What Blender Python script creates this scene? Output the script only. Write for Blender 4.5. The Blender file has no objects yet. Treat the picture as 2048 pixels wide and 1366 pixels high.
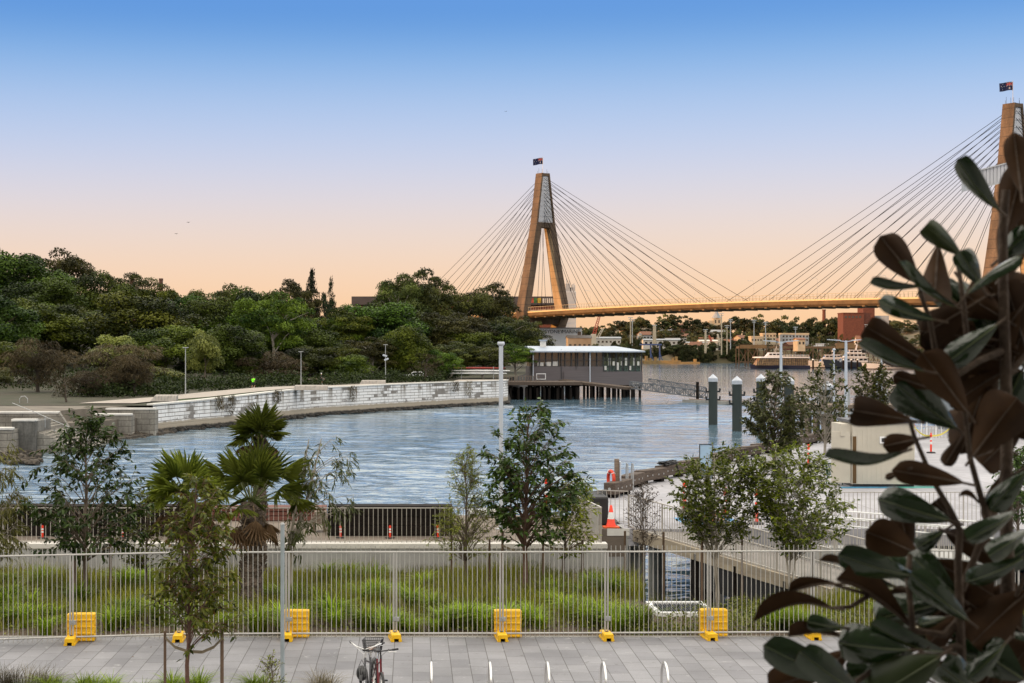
import bpy, bmesh, math, random
import numpy as np
from mathutils import Vector, Matrix
R = math.radians
scene = bpy.context.scene
COL = scene.collection
# ---------------------------------------------------------------- camera
F, CX, HY, CZ = 3150.0, 825.0, 701.0, 9.3      # focal length and principal point in photo pixels, eye height over water
cam_d = bpy.data.cameras.new('camera')
cam_d.sensor_width = 36.0
cam_d.lens = 36.0 * F / 2048.0
cam_d.shift_x = (1024.0 - CX) / 2048.0
cam_d.shift_y = (HY - 683.0) / 2048.0
cam_d.clip_start = 0.2
cam_d.clip_end = 12000
cam_d.dof.use_dof = True
cam_d.dof.focus_distance = 90.0
cam_d.dof.aperture_fstop = 12.0
cam = bpy.data.objects.new('camera', cam_d)
cam.location = (0, 0, CZ)
cam.rotation_euler = (R(90), 0, 0)
COL.objects.link(cam)
scene.camera = cam
# ---------------------------------------------------------------- light
SUN_EL = 5.0
_s = Vector((-0.95, -0.30, 0)).normalized()
to_sun = Vector((_s.x * math.cos(R(SUN_EL)), _s.y * math.cos(R(SUN_EL)), math.sin(R(SUN_EL))))
sd = bpy.data.lights.new('sun', 'SUN')
sd.energy = 5.0
sd.angle = R(0.5)
sd.color = (1.0, 0.46, 0.13)
sun = bpy.data.objects.new('sun', sd)
sun.rotation_euler = to_sun.to_track_quat('Z', 'Y').to_euler()
sun.location = (-60, -30, 60)
COL.objects.link(sun)
world = bpy.data.worlds.new("World")
scene.world = world
world.use_nodes = True
wt = world.node_tree
wt.nodes.clear()
def wn(t): return wt.nodes.new(t)
w_out = wn('ShaderNodeOutputWorld'); w_bg = wn('ShaderNodeBackground')
sky = wn('ShaderNodeTexSky'); sky.sky_type = 'NISHITA'; sky.sun_disc = False
sky.sun_elevation = R(SUN_EL); sky.sun_rotation = math.atan2(to_sun.x, to_sun.y)
w_tc = wn('ShaderNodeTexCoord'); w_sep = wn('ShaderNodeSeparateXYZ'); w_mul = wn('ShaderNodeMath'); w_mul.operation = 'MULTIPLY'; w_mul.inputs[1].default_value = 2.0
w_mul.use_clamp = True
w_ramp = wn('ShaderNodeValToRGB')
stops = [(0.0, (0.88, 0.52, 0.28)), (0.018, (0.90, 0.56, 0.33)), (0.040, (0.87, 0.59, 0.42)), (0.066, (0.79, 0.61, 0.53)), (0.095, (0.67, 0.61, 0.68)),
         (0.126, (0.50, 0.56, 0.77)), (0.157, (0.35, 0.49, 0.77)), (0.187, (0.165, 0.365, 0.72)), (0.217, (0.04, 0.21, 0.63)),
         (0.238, (0.20, 0.40, 0.82)), (0.28, (0.90, 0.95, 1.0)), (0.5, (1.0, 1.0, 1.0))]
cr = w_ramp.color_ramp; cr.interpolation = 'B_SPLINE'
while len(cr.elements) < len(stops): cr.elements.new(0.5)
for e, (p, c) in zip(cr.elements, stops):
	e.position = min(1.0, p * 2.0); e.color = (c[0], c[1], c[2], 1)
w_sc = wn('ShaderNodeMixRGB'); w_sc.blend_type = 'MULTIPLY'; w_sc.inputs[0].default_value = 1.0; w_sc.inputs[2].default_value = (10, 10, 10, 1)
w_ns = wn('ShaderNodeMixRGB'); w_ns.blend_type = 'MULTIPLY'; w_ns.inputs[0].default_value = 1.0; w_ns.inputs[2].default_value = (0.35, 0.35, 0.35, 1)
w_add = wn('ShaderNodeMixRGB'); w_add.blend_type = 'ADD'; w_add.inputs[0].default_value = 1.0
L = wt.links.new
L(w_tc.outputs['Generated'], w_sep.inputs[0]); L(w_sep.outputs['Z'], w_mul.inputs[0]); L(w_mul.outputs[0], w_ramp.inputs[0])
w_hi = wn('ShaderNodeMapRange'); w_hi.inputs[1].default_value = .225; w_hi.inputs[2].default_value = .34       # the high sky, above the frame, is brighter and less blue
w_hm = wn('ShaderNodeMixRGB'); w_hm.inputs[1].default_value = (10, 10, 10, 1); w_hm.inputs[2].default_value = (23, 21.2, 18.6, 1)
L(w_sep.outputs['Z'], w_hi.inputs[0]); L(w_hi.outputs[0], w_hm.inputs[0]); L(w_hm.outputs[0], w_sc.inputs[2])
L(w_ramp.outputs[0], w_sc.inputs[1]); L(sky.outputs[0], w_ns.inputs[1])
L(w_sc.outputs[0], w_add.inputs[1]); L(w_ns.outputs[0], w_add.inputs[2])
L(w_add.outputs[0], w_bg.inputs['Color']); w_bg.inputs['Strength'].default_value = 0.1
L(w_bg.outputs[0], w_out.inputs['Surface'])
scene.view_settings.view_transform = 'Standard'
scene.view_settings.look = 'None'
scene.view_settings.gamma = 1.0
scene.view_settings.use_curve_mapping = False
scene.view_settings.exposure = 0.0
scene.cycles.use_denoising = True
scene.cycles.max_bounces = 6
scene.cycles.diffuse_bounces = 3
scene.cycles.glossy_bounces = 3
scene.cycles.transmission_bounces = 4
scene.cycles.transparent_max_bounces = 4
scene.cycles.caustics_reflective = False
scene.cycles.caustics_refractive = False
# ---------------------------------------------------------------- pixel helpers (measuring the photograph)
def P(px, py, Y): return Vector(((px - CX) * Y / F, Y, CZ - (py - HY) * Y / F))
def YG(py, z): return F * (CZ - z) / (py - HY)
def G(px, py, z): return P(px, py, YG(py, z))
def XP(px, Y): return (px - CX) * Y / F
def ZP(py, Y): return CZ - (py - HY) * Y / F
# ---------------------------------------------------------------- materials
MATS = {}
def nd(nt, t, **kw):
	n = nt.nodes.new(t)
	for k, v in kw.items(): setattr(n, k, v)
	return n
def M(name, col, rough=0.65, metal=0.0, var=0.2, scale=2.0, bump=0.0, bscale=12.0, spec=0.4, detail=4.0, col2=None, stretch=(1, 1, 1), coat=0.0):
	if name in MATS: return MATS[name]
	m = bpy.data.materials.new(name); m.use_nodes = True
	nt = m.node_tree; b = nt.nodes['Principled BSDF']; ln = nt.links.new
	b.inputs['Roughness'].default_value = rough; b.inputs['Metallic'].default_value = metal
	b.inputs['Specular IOR Level'].default_value = spec
	if coat: b.inputs['Coat Weight'].default_value = coat; b.inputs['Coat Roughness'].default_value = 0.2
	tc = nd(nt, 'ShaderNodeTexCoord'); mp = nd(nt, 'ShaderNodeMapping'); mp.inputs['Scale'].default_value = stretch
	ln(tc.outputs['Object'], mp.inputs[0])
	nz = nd(nt, 'ShaderNodeTexNoise'); nz.inputs['Scale'].default_value = scale; nz.inputs['Detail'].default_value = detail
	nz.inputs['Roughness'].default_value = 0.65
	ln(mp.outputs[0], nz.inputs[0])
	rp = nd(nt, 'ShaderNodeValToRGB'); rp.color_ramp.elements[0].position = 0.32; rp.color_ramp.elements[1].position = 0.68
	c2 = col2 or tuple(min(1, c * (1 + var)) for c in col)
	c1 = tuple(c * (1 - var) for c in col) if col2 is None else col
	rp.color_ramp.elements[0].color = (*c1, 1); rp.color_ramp.elements[1].color = (*c2, 1)
	ln(nz.outputs[0], rp.inputs[0]); ln(rp.outputs[0], b.inputs['Base Color'])
	if bump:
		n2 = nd(nt, 'ShaderNodeTexNoise'); n2.inputs['Scale'].default_value = bscale; n2.inputs['Detail'].default_value = 3
		ln(mp.outputs[0], n2.inputs[0])
		bp = nd(nt, 'ShaderNodeBump'); bp.inputs['Strength'].default_value = bump; bp.inputs['Distance'].default_value = 0.05
		ln(n2.outputs[0], bp.inputs['Height']); ln(bp.outputs[0], b.inputs['Normal'])
	MATS[name] = m
	return m
def LEAF(name, c1, c2, rough=0.5, trans=0.25, hue=0.0, spec=0.3):
	"""foliage: tint runs from c1 to c2 by a per-leaf value stored in the mesh, and each plant varies a little"""
	if name in MATS: return MATS[name]
	m = bpy.data.materials.new(name); m.use_nodes = True
	nt = m.node_tree; b = nt.nodes['Principled BSDF']; ln = nt.links.new; out = nt.nodes['Material Output']
	at = nd(nt, 'ShaderNodeAttribute', attribute_name='tint')
	mx = nd(nt, 'ShaderNodeMixRGB'); mx.inputs[1].default_value = (*c1, 1); mx.inputs[2].default_value = (*c2, 1)
	ln(at.outputs['Fac'], mx.inputs[0])
	oi = nd(nt, 'ShaderNodeObjectInfo'); hs = nd(nt, 'ShaderNodeHueSaturation')
	mr = nd(nt, 'ShaderNodeMapRange'); mr.inputs[3].default_value = 0.5 - hue; mr.inputs[4].default_value = 0.5 + hue
	mv = nd(nt, 'ShaderNodeMapRange'); mv.inputs[3].default_value = 0.55; mv.inputs[4].default_value = 1.35
	ln(oi.outputs['Random'], mr.inputs[0]); ln(oi.outputs['Random'], mv.inputs[0])
	ln(mr.outputs[0], hs.inputs['Hue']); ln(mv.outputs[0], hs.inputs['Value']); ln(mx.outputs[0], hs.inputs['Color'])
	ln(hs.outputs[0], b.inputs['Base Color'])
	b.inputs['Roughness'].default_value = rough; b.inputs['Specular IOR Level'].default_value = spec
	tr = nd(nt, 'ShaderNodeBsdfTranslucent'); ln(hs.outputs[0], tr.inputs[0])
	ms = nd(nt, 'ShaderNodeMixShader'); ms.inputs[0].default_value = trans
	ln(b.outputs[0], ms.inputs[1]); ln(tr.outputs[0], ms.inputs[2]); ln(ms.outputs[0], out.inputs[0])
	MATS[name] = m
	return m
def GLASS(name, col, rough=0.06, spec=1.0):
	return M(name, col, rough=rough, spec=spec, var=0.3, scale=0.7)
def BRICK(name, c1, c2, mort, bw, bh, ms=.02, rough=.85, stain=.35, flat=False, sscale=.5):
	"""coursed blocks laid by the object's own coordinates, with stains"""
	if name in MATS: return MATS[name]
	m = bpy.data.materials.new(name); m.use_nodes = True; nt = m.node_tree; b = nt.nodes['Principled BSDF']; ln = nt.links.new
	tc = nd(nt, 'ShaderNodeTexCoord'); sp = nd(nt, 'ShaderNodeSeparateXYZ'); cb = nd(nt, 'ShaderNodeCombineXYZ'); ln(tc.outputs['Object'], sp.inputs[0])
	if flat: ln(sp.outputs['X'], cb.inputs['X']); ln(sp.outputs['Y'], cb.inputs['Y'])
	else:
		ad = nd(nt, 'ShaderNodeMath', operation='ADD'); ln(sp.outputs['X'], ad.inputs[0]); ln(sp.outputs['Y'], ad.inputs[1]); ln(ad.outputs[0], cb.inputs['X']); ln(sp.outputs['Z'], cb.inputs['Y'])
	br = nd(nt, 'ShaderNodeTexBrick'); br.inputs['Scale'].default_value = 1; br.inputs['Brick Width'].default_value = bw; br.inputs['Row Height'].default_value = bh; br.inputs['Mortar Size'].default_value = ms; br.inputs['Mortar Smooth'].default_value = .4
	br.inputs['Color1'].default_value = (*c1, 1); br.inputs['Color2'].default_value = (*c2, 1); br.inputs['Mortar'].default_value = (*mort, 1); ln(cb.outputs[0], br.inputs['Vector'])
	if flat: br.offset = 0
	mul = br.outputs[0]
	for sc, st, k in ((sscale, (1, 1, .3 if not flat else 1), stain), (sscale * 9, (1, 1, 1), stain * .5)):
		mp = nd(nt, 'ShaderNodeMapping'); mp.inputs['Scale'].default_value = st; ln(tc.outputs['Object'], mp.inputs[0])
		nz = nd(nt, 'ShaderNodeTexNoise'); nz.inputs['Scale'].default_value = sc; nz.inputs['Detail'].default_value = 7; nz.inputs['Roughness'].default_value = .65; ln(mp.outputs[0], nz.inputs[0])
		mr = nd(nt, 'ShaderNodeMapRange'); mr.inputs[1].default_value = .35; mr.inputs[2].default_value = .62; mr.inputs[3].default_value = 1 - k; mr.inputs[4].default_value = 1.06; ln(nz.outputs[0], mr.inputs[0])
		mx = nd(nt, 'ShaderNodeMixRGB', blend_type='MULTIPLY'); mx.inputs[0].default_value = 1; ln(mul, mx.inputs[1]); ln(mr.outputs[0], mx.inputs[2]); mul = mx.outputs[0]
	ln(mul, b.inputs['Base Color']); b.inputs['Roughness'].default_value = rough
	bp = nd(nt, 'ShaderNodeBump'); bp.inputs['Strength'].default_value = .5; bp.inputs['Distance'].default_value = .02; bp.invert = True; ln(br.outputs['Fac'], bp.inputs['Height']); ln(bp.outputs[0], b.inputs['Normal'])
	MATS[name] = m; return m
def CLEAR(name):
	if name in MATS: return MATS[name]
	m = bpy.data.materials.new(name); m.use_nodes = True; nt = m.node_tree; b = nt.nodes['Principled BSDF']; b.inputs['Base Color'].default_value = (.03, .04, .04, 1); b.inputs['Roughness'].default_value = .05
	tr = nd(nt, 'ShaderNodeBsdfTransparent'); tr.inputs[0].default_value = (.80, .88, .86, 1); ms = nd(nt, 'ShaderNodeMixShader'); ms.inputs[0].default_value = .78
	nt.links.new(b.outputs[0], ms.inputs[1]); nt.links.new(tr.outputs[0], ms.inputs[2]); nt.links.new(ms.outputs[0], nt.nodes['Material Output'].inputs[0]); MATS[name] = m; return m
# ---------------------------------------------------------------- objects
ROOT = {}
def tag(o, label=None, cat=None, group=None, kind=None):
	if label: o['label'] = label
	if cat: o['category'] = cat
	if group: o['group'] = group
	if kind: o['kind'] = kind
	return o
def thing(name, label, cat, loc=(0, 0, 0), rz=0.0, group=None):
	o = bpy.data.objects.new(name, None); COL.objects.link(o)
	o.empty_display_size = 0.3
	o.location = loc; o.rotation_euler = (0, 0, rz)
	tag(o, label, cat, group)
	ROOT[o.name] = (Vector(loc), rz)
	return o
def root_of(o):
	while o.parent: o = o.parent
	return o
def dup(o, loc=None, rz=None, label=None, group=None, scale=None, _p=None):
	c = o.copy(); COL.objects.link(c)
	if _p is not None: c.parent = _p
	else:
		if loc is not None: c.location = loc
		if rz is not None: c.rotation_euler = (0, 0, rz)
		if label: c['label'] = label
		if group: c['group'] = group
		if scale is not None: c.scale = scale
		ROOT[c.name] = (Vector(c.location), c.rotation_euler.z)
	for ch in o.children: dup(ch, _p=c)
	return c
def link_mesh(name, me, parent):
	o = bpy.data.objects.new(name, me); COL.objects.link(o)
	if parent is not None: o.parent = parent
	return o
class MB:
	"""collects simple shapes into ONE mesh"""
	def __init__(s): s.v = []; s.f = []; s.m = []; s.cur = 0
	def add(s, vs, fs):
		n = len(s.v); s.v += [tuple(v) for v in vs]
		for f in fs: s.f.append([i + n for i in f]); s.m.append(s.cur)
		return s
	def box(s, x0, x1, y0, y1, z0, z1):
		vs = [(x, y, z) for z in (z0, z1) for y in (y0, y1) for x in (x0, x1)]
		return s.add(vs, [(0, 2, 3, 1), (4, 5, 7, 6), (0, 1, 5, 4), (2, 6, 7, 3), (0, 4, 6, 2), (1, 3, 7, 5)])
	def obox(s, c, size, rz=0.0, mat=None):
		hx, hy, hz = size[0] / 2, size[1] / 2, size[2] / 2
		mt = mat if mat is not None else Matrix.Rotation(rz, 3, 'Z')
		c = Vector(c)
		vs = [c + mt @ Vector((x, y, z)) for z in (-hz, hz) for y in (-hy, hy) for x in (-hx, hx)]
		return s.add(vs, [(0, 2, 3, 1), (4, 5, 7, 6), (0, 1, 5, 4), (2, 6, 7, 3), (0, 4, 6, 2), (1, 3, 7, 5)])
	def hexa(s, a, b):
		"""two quads (bottom, top), each four points in the same order"""
		return s.add(list(a) + list(b), [(0, 3, 2, 1), (4, 5, 6, 7), (0, 1, 5, 4), (1, 2, 6, 5), (2, 3, 7, 6), (3, 0, 4, 7)])
	def beam(s, a, b, w, h, up=(0, 0, 1)):
		a = Vector(a); b = Vector(b); d = (b - a).normalized(); u = Vector(up)
		sd_ = d.cross(u)
		if sd_.length < 1e-5: sd_ = d.cross(Vector((1, 0, 0)))
		sd_.normalize(); u = sd_.cross(d).normalized()
		q = lambda p: [p - sd_ * w / 2 - u * h / 2, p + sd_ * w / 2 - u * h / 2, p + sd_ * w / 2 + u * h / 2, p - sd_ * w / 2 + u * h / 2]
		return s.hexa(q(a), q(b))
	def tube(s, pts, r, n=8, cap=True, close=False):
		pts = [Vector(p) for p in pts]; k = len(pts)
		rs = list(r) if hasattr(r, '__len__') else [r] * k
		vs = []; prev = None
		for i, p in enumerate(pts):
			if close: d = pts[(i + 1) % k] - pts[i - 1]
			else: d = pts[min(i + 1, k - 1)] - pts[max(i - 1, 0)]
			if d.length < 1e-9: d = Vector((0, 0, 1))
			d.normalize()
			if prev is None:
				a = Vector((0, 0, 1)) if abs(d.z) < 0.9 else Vector((1, 0, 0))
				e1 = d.cross(a).normalized()
			else:
				e1 = prev - d * prev.dot(d)
				if e1.length < 1e-6: e1 = d.cross(Vector((1, 0, 0.3)))
				e1.normalize()
			prev = e1; e2 = d.cross(e1)
			vs += [p + (e1 * math.cos(2 * math.pi * j / n) + e2 * math.sin(2 * math.pi * j / n)) * rs[i] for j in range(n)]
		fs = []
		for i in range(k if close else k - 1):
			i2 = (i + 1) % k
			for j in range(n):
				fs.append((i * n + j, i * n + (j + 1) % n, i2 * n + (j + 1) % n, i2 * n + j))
		if cap and not close:
			fs.append(tuple(reversed(range(n)))); fs.append(tuple((k - 1) * n + j for j in range(n)))
		return s.add(vs, fs)
	def lathe(s, prof, c=(0, 0, 0), n=16, axis='Z'):
		c = Vector(c); vs = []
		for r, z in prof:
			for j in range(n):
				a = 2 * math.pi * j / n
				p = (r * math.cos(a), r * math.sin(a), z)
				if axis == 'X': p = (p[2], p[0], p[1])
				if axis == 'Y': p = (p[0], p[2], p[1])
				vs.append(c + Vector(p))
		fs = []
		for i in range(len(prof) - 1):
			for j in range(n):
				fs.append((i * n + j, i * n + (j + 1) % n, (i + 1) * n + (j + 1) % n, (i + 1) * n + j))
		fs.append(tuple(reversed(range(n)))); fs.append(tuple((len(prof) - 1) * n + j for j in range(n)))
		return s.add(vs, fs)
	def prism(s, poly, z0, z1):
		n = len(poly)
		return s.add([(x, y, z0) for x, y in poly] + [(x, y, z1) for x, y in poly],
                     [tuple(reversed(range(n))), tuple(range(n, 2 * n))] + [(i, (i + 1) % n, n + (i + 1) % n, n + i) for i in range(n)])
	def loft(s, secs, cap=True, closed=True):
		n = len(secs[0]); vs = [p for sec in secs for p in sec]; fs = []
		for i in range(len(secs) - 1):
			for j in range(n if closed else n - 1):
				fs.append((i * n + j, i * n + (j + 1) % n, (i + 1) * n + (j + 1) % n, (i + 1) * n + j))
		if cap: fs.append(tuple(reversed(range(n)))); fs.append(tuple((len(secs) - 1) * n + j for j in range(n)))
		return s.add(vs, fs)
	def build(s, name, mats, parent=None, smooth=False, world=False, bev=0.0, loc=None, rz=0.0):
		vs = s.v
		if world and parent is not None:
			rl, a = ROOT[root_of(parent).name]; ca, sa = math.cos(-a), math.sin(-a)
			vs = [((v[0] - rl.x) * ca - (v[1] - rl.y) * sa, (v[0] - rl.x) * sa + (v[1] - rl.y) * ca, v[2] - rl.z) for v in vs]
		elif world and loc is not None:
			vs = [(v[0] - loc[0], v[1] - loc[1], v[2] - loc[2]) for v in vs]
		me = bpy.data.meshes.new(name)
		me.from_pydata(vs, [], s.f); me.update()
		if not isinstance(mats, (list, tuple)): mats = [mats]
		for m in mats: me.materials.append(m)
		if len(mats) > 1: me.polygons.foreach_set('material_index', s.m)
		if smooth: me.polygons.foreach_set('use_smooth', [True] * len(me.polygons))
		bm = bmesh.new(); bm.from_mesh(me); bmesh.ops.recalc_face_normals(bm, faces=bm.faces); bm.to_mesh(me); bm.free()
		o = link_mesh(name, me, parent)
		if loc is not None and parent is None: o.location = loc; o.rotation_euler = (0, 0, rz); ROOT[o.name] = (Vector(loc), rz)
		elif parent is None: ROOT[o.name] = (Vector((0, 0, 0)), 0.0)
		if smooth:
			try: me.set_sharp_from_angle(angle=R(40))
			except Exception: pass
		if bev:
			md = o.modifiers.new('bevel', 'BEVEL'); md.width = bev; md.segments = 2; md.limit_method = 'ANGLE'; md.angle_limit = R(50)
		return o
def struct(o): o['kind'] = 'structure'; return o
def nrm(a): return a / np.maximum(np.linalg.norm(a, axis=-1, keepdims=True), 1e-9)
def leaf_mesh(name, pos, d, n, Ln, Wd, tint, mat, fold=0.0, bend=0.0, mid=0.45):
	"""one rhombic leaf per row (or a six-point leaf with a keel when fold is set)"""
	k = len(pos); d = nrm(d); side = nrm(np.cross(d, n)); nn = np.cross(side, d)
	Ln = np.broadcast_to(np.asarray(Ln, float), (k,))[:, None]; Wd = np.broadcast_to(np.asarray(Wd, float), (k,))[:, None]
	if fold == 0:
		v = np.stack([pos, pos + d * Ln * mid + side * Wd / 2 , pos + d * Ln - nn * bend * Ln, pos + d * Ln * mid - side * Wd / 2], 1).reshape(-1, 3)
		nv, nf, fs = 4, 1, np.arange(4 * k)
	else:
		a = pos; c = pos + d * Ln - nn * bend * Ln; m1 = pos + d * Ln * .35 ; up = nn * Wd * fold
		v = np.stack([a, pos + d * Ln * .35 + side * Wd / 2 + up, pos + d * Ln * .72 + side * Wd * .33 + up - nn * bend * .5 * Ln, c,
                      pos + d * Ln * .72 - side * Wd * .33 + up - nn * bend * .5 * Ln, pos + d * Ln * .35 - side * Wd / 2 + up], 1).reshape(-1, 3)
		nv, nf = 6, 2
		base = (np.arange(k) * 6)[:, None]
		fs = np.concatenate([base + np.array([[0, 1, 2, 3]]), base + np.array([[0, 3, 4, 5]])], 1).reshape(-1)
	me = bpy.data.meshes.new(name)
	me.vertices.add(len(v)); me.vertices.foreach_set('co', v.astype(np.float32).ravel())
	npoly = k * nf
	me.loops.add(npoly * 4); me.loops.foreach_set('vertex_index', fs.astype(np.int32))
	me.polygons.add(npoly); me.polygons.foreach_set('loop_start', (np.arange(npoly) * 4).astype(np.int32))
	me.update(calc_edges=True)
	at = me.attributes.new('tint', 'FLOAT', 'FACE'); at.data.foreach_set('value', np.repeat(np.asarray(tint, np.float32), nf))
	me.materials.append(mat)
	me.validate()
	return me
def blade_mesh(name, base, d, Ln, Wd, tint, mat, droop, face=None):
	"""grass blades: two quads per blade bending over towards d"""
	k = len(base); d = nrm(d); up = np.array([[0, 0, 1.0]])
	Ln = np.asarray(Ln)[:, None]; Wd = np.asarray(Wd)[:, None]; dr = np.asarray(droop)[:, None]
	if face is None: side = nrm(np.cross(d, up))
	else: side = nrm(face)
	p0 = base; p1 = base + up * Ln * .55 + d * Ln * dr * .25; p2 = base + up * Ln * (1 - .45 * dr) + d * Ln * dr * .95
	v = np.stack([p0 - side * Wd * .5, p0 + side * Wd * .5, p1 - side * Wd * .45, p1 + side * Wd * .45, p2 - side * Wd * .08, p2 + side * Wd * .08], 1).reshape(-1, 3)
	b = (np.arange(k) * 6)[:, None]
	fs = np.concatenate([b + np.array([[0, 1, 3, 2]]), b + np.array([[2, 3, 5, 4]])], 1).reshape(-1)
	me = bpy.data.meshes.new(name)
	me.vertices.add(len(v)); me.vertices.foreach_set('co', v.astype(np.float32).ravel())
	me.loops.add(k * 8); me.loops.foreach_set('vertex_index', fs.astype(np.int32))
	me.polygons.add(k * 2); me.polygons.foreach_set('loop_start', (np.arange(k * 2) * 4).astype(np.int32))
	me.update(calc_edges=True)
	at = me.attributes.new('tint', 'FLOAT', 'FACE'); at.data.foreach_set('value', np.repeat(np.asarray(tint, np.float32), 2))
	me.materials.append(mat); me.validate()
	return me
def text_mesh(txt, size, thick=0.0):
	cu = bpy.data.curves.new('lettering', 'FONT'); cu.body = txt; cu.size = size; cu.extrude = thick; cu.align_x = 'LEFT'
	o = bpy.data.objects.new('lettering', cu); COL.objects.link(o)
	dg = bpy.context.evaluated_depsgraph_get(); dg.update()
	me = bpy.data.meshes.new_from_object(o.evaluated_get(dg))
	bpy.data.objects.remove(o);
	return me
# ================================================================ materials shared by several things
PZ, WZ = 2.72, 3.5          # levels of the paving and of the wharf promenade over the water
conc = M('concrete', (.36, .36, .35), rough=.85, var=.14, scale=1.2, bump=.15, bscale=30)
conc_pale = M('pale_concrete', (.62, .60, .56), rough=.8, var=.1, scale=1.5, bump=.1, bscale=25)
conc_dark = M('weathered_concrete', (.26, .25, .23), rough=.9, var=.3, scale=.8, bump=.2)
galv = M('galvanised_steel', (.42, .43, .43), rough=.5, metal=.55, var=.12, scale=3)
steel_pale = M('pale_painted_steel', (.50, .54, .60), rough=.45, metal=.1, var=.06)
stainless = M('brushed_stainless', (.72, .71, .69), rough=.28, metal=.85, var=.06)
rail_m = M('grey_rail_steel', (.45, .42, .38), rough=.5, metal=.4, var=.1)
timber = M('weathered_timber', (.12, .085, .06), col2=(.26, .20, .155), rough=.85, scale=2.5, stretch=(1, 1, 9), bump=.3, bscale=18)
timber_seat = M('brown_timber_beam', (.045, .031, .023), col2=(.115, .085, .065), rough=.85, scale=2.5, stretch=(1, 6, 9), bump=.3, bscale=18)
timber_dark = M('dark_wet_timber', (.007, .006, .0055), col2=(.022, .017, .014), rough=.8, spec=.08, scale=1.5, stretch=(.3, .3, 6), bump=.3)
timber_red = M('reddish_timber', (.10, .035, .025), col2=(.17, .065, .045), rough=.75, scale=2, stretch=(.4, .4, 5))
stake_m = M('hardwood_stake', (.13, .085, .055), rough=.85, var=.3, scale=4)
strap_m = M('hessian_tie', (.22, .18, .12), rough=.95, var=.2, scale=20)
bark = M('grey_brown_bark', (.10, .075, .055), col2=(.19, .15, .115), rough=.9, scale=6, stretch=(1, 1, .25), bump=.4)
bark_dark = M('dark_bark', (.045, .034, .026), col2=(.10, .08, .062), rough=.95, scale=5, stretch=(1, 1, .25), bump=.4)
bark_pale = M('pale_bark', (.24, .21, .17), col2=(.40, .36, .30), rough=.85, scale=5, stretch=(1, 1, .3), bump=.2)
white_p = M('white_paint', (.78, .78, .77), rough=.35, var=.05, scale=1)
black_r = M('black_rubber', (.018, .018, .019), rough=.6, var=.3, scale=4)
black_p = M('black_plastic', (.022, .022, .024), rough=.4, var=.2)
yellow_p = M('yellow_plastic', (.82, .47, .012), rough=.45, var=.1, scale=6, bump=.05)
red_p = M('fluorescent_red_plastic', (.85, .06, .025), rough=.45, var=.08, scale=5)
orange_p = M('orange_rubber', (.62, .10, .025), rough=.6, var=.15, scale=5)
glass_dark = GLASS('dark_window_glass', (.025, .028, .032))
soil_m = M('mulch', (.045, .032, .022), col2=(.13, .095, .065), rough=.95, scale=14, bump=.6, bscale=20, detail=8)
# ================================================================ water
def make_water():
	m = bpy.data.materials.new('harbour_water'); m.use_nodes = True
	nt = m.node_tree; b = nt.nodes['Principled BSDF']; ln = nt.links.new
	b.inputs['Base Color'].default_value = (.085, .14, .185, 1); b.inputs['Roughness'].default_value = .08
	b.inputs['IOR'].default_value = 1.333; b.inputs['Specular IOR Level'].default_value = .8
	tc = nd(nt, 'ShaderNodeTexCoord')
	hs = []
	for sc, st, amp, dt in ((.9, (.42, 1.25, 1), .8, 2.5), (.10, (.5, 1.3, 1), .5, 1.5), (2.6, (.55, 1.2, 1), .2, 2.0)):
		mp = nd(nt, 'ShaderNodeMapping'); mp.inputs['Scale'].default_value = st; mp.inputs['Rotation'].default_value = (0, 0, .22)
		ln(tc.outputs['Object'], mp.inputs[0])
		nz = nd(nt, 'ShaderNodeTexNoise'); nz.inputs['Scale'].default_value = sc; nz.inputs['Detail'].default_value = dt
		nz.inputs['Distortion'].default_value = .4
		ln(mp.outputs[0], nz.inputs[0])
		mu = nd(nt, 'ShaderNodeMath', operation='MULTIPLY'); mu.inputs[1].default_value = amp; ln(nz.outputs[0], mu.inputs[0]); hs.append(mu)
	a1 = nd(nt, 'ShaderNodeMath', operation='ADD'); ln(hs[0].outputs[0], a1.inputs[0]); ln(hs[1].outputs[0], a1.inputs[1])
	a2 = nd(nt, 'ShaderNodeMath', operation='ADD'); ln(a1.outputs[0], a2.inputs[0]); ln(hs[2].outputs[0], a2.inputs[1])
	# calm and ruffled patches: the wind, not the light
	pz = nd(nt, 'ShaderNodeTexNoise'); pz.inputs['Scale'].default_value = .03; pz.inputs['Detail'].default_value = 3
	pm = nd(nt, 'ShaderNodeMapping'); pm.inputs['Scale'].default_value = (.35, 1.2, 1); ln(tc.outputs['Object'], pm.inputs[0]); ln(pm.outputs[0], pz.inputs[0])
	pr = nd(nt, 'ShaderNodeMapRange'); pr.inputs[1].default_value = .35; pr.inputs[2].default_value = .65; pr.inputs[3].default_value = .45; pr.inputs[4].default_value = 1.0
	ln(pz.outputs[0], pr.inputs[0])
	# the open bay lies calmer than the head of the cove
	so = nd(nt, 'ShaderNodeSeparateXYZ'); ln(tc.outputs['Object'], so.inputs[0])
	cm = nd(nt, 'ShaderNodeMapRange'); cm.inputs[1].default_value = 140; cm.inputs[2].default_value = 330; cm.inputs[3].default_value = 1.0; cm.inputs[4].default_value = .30; ln(so.outputs['Y'], cm.inputs[0])
	pm2 = nd(nt, 'ShaderNodeMath', operation='MULTIPLY'); ln(pr.outputs[0], pm2.inputs[0]); ln(cm.outputs[0], pm2.inputs[1])
	bp = nd(nt, 'ShaderNodeBump'); bp.inputs['Distance'].default_value = .22
	ln(pm2.outputs[0], bp.inputs['Strength'])
	ln(a2.outputs[0], bp.inputs['Height']); ln(bp.outputs[0], b.inputs['Normal'])
	return m
wat_m = make_water()
mb = MB(); mb.add([(-1500, -60, -.12), (4500, -60, -.12), (4500, 9000, -.12), (-1500, 9000, -.12)], [(0, 1, 2, 3)])
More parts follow.
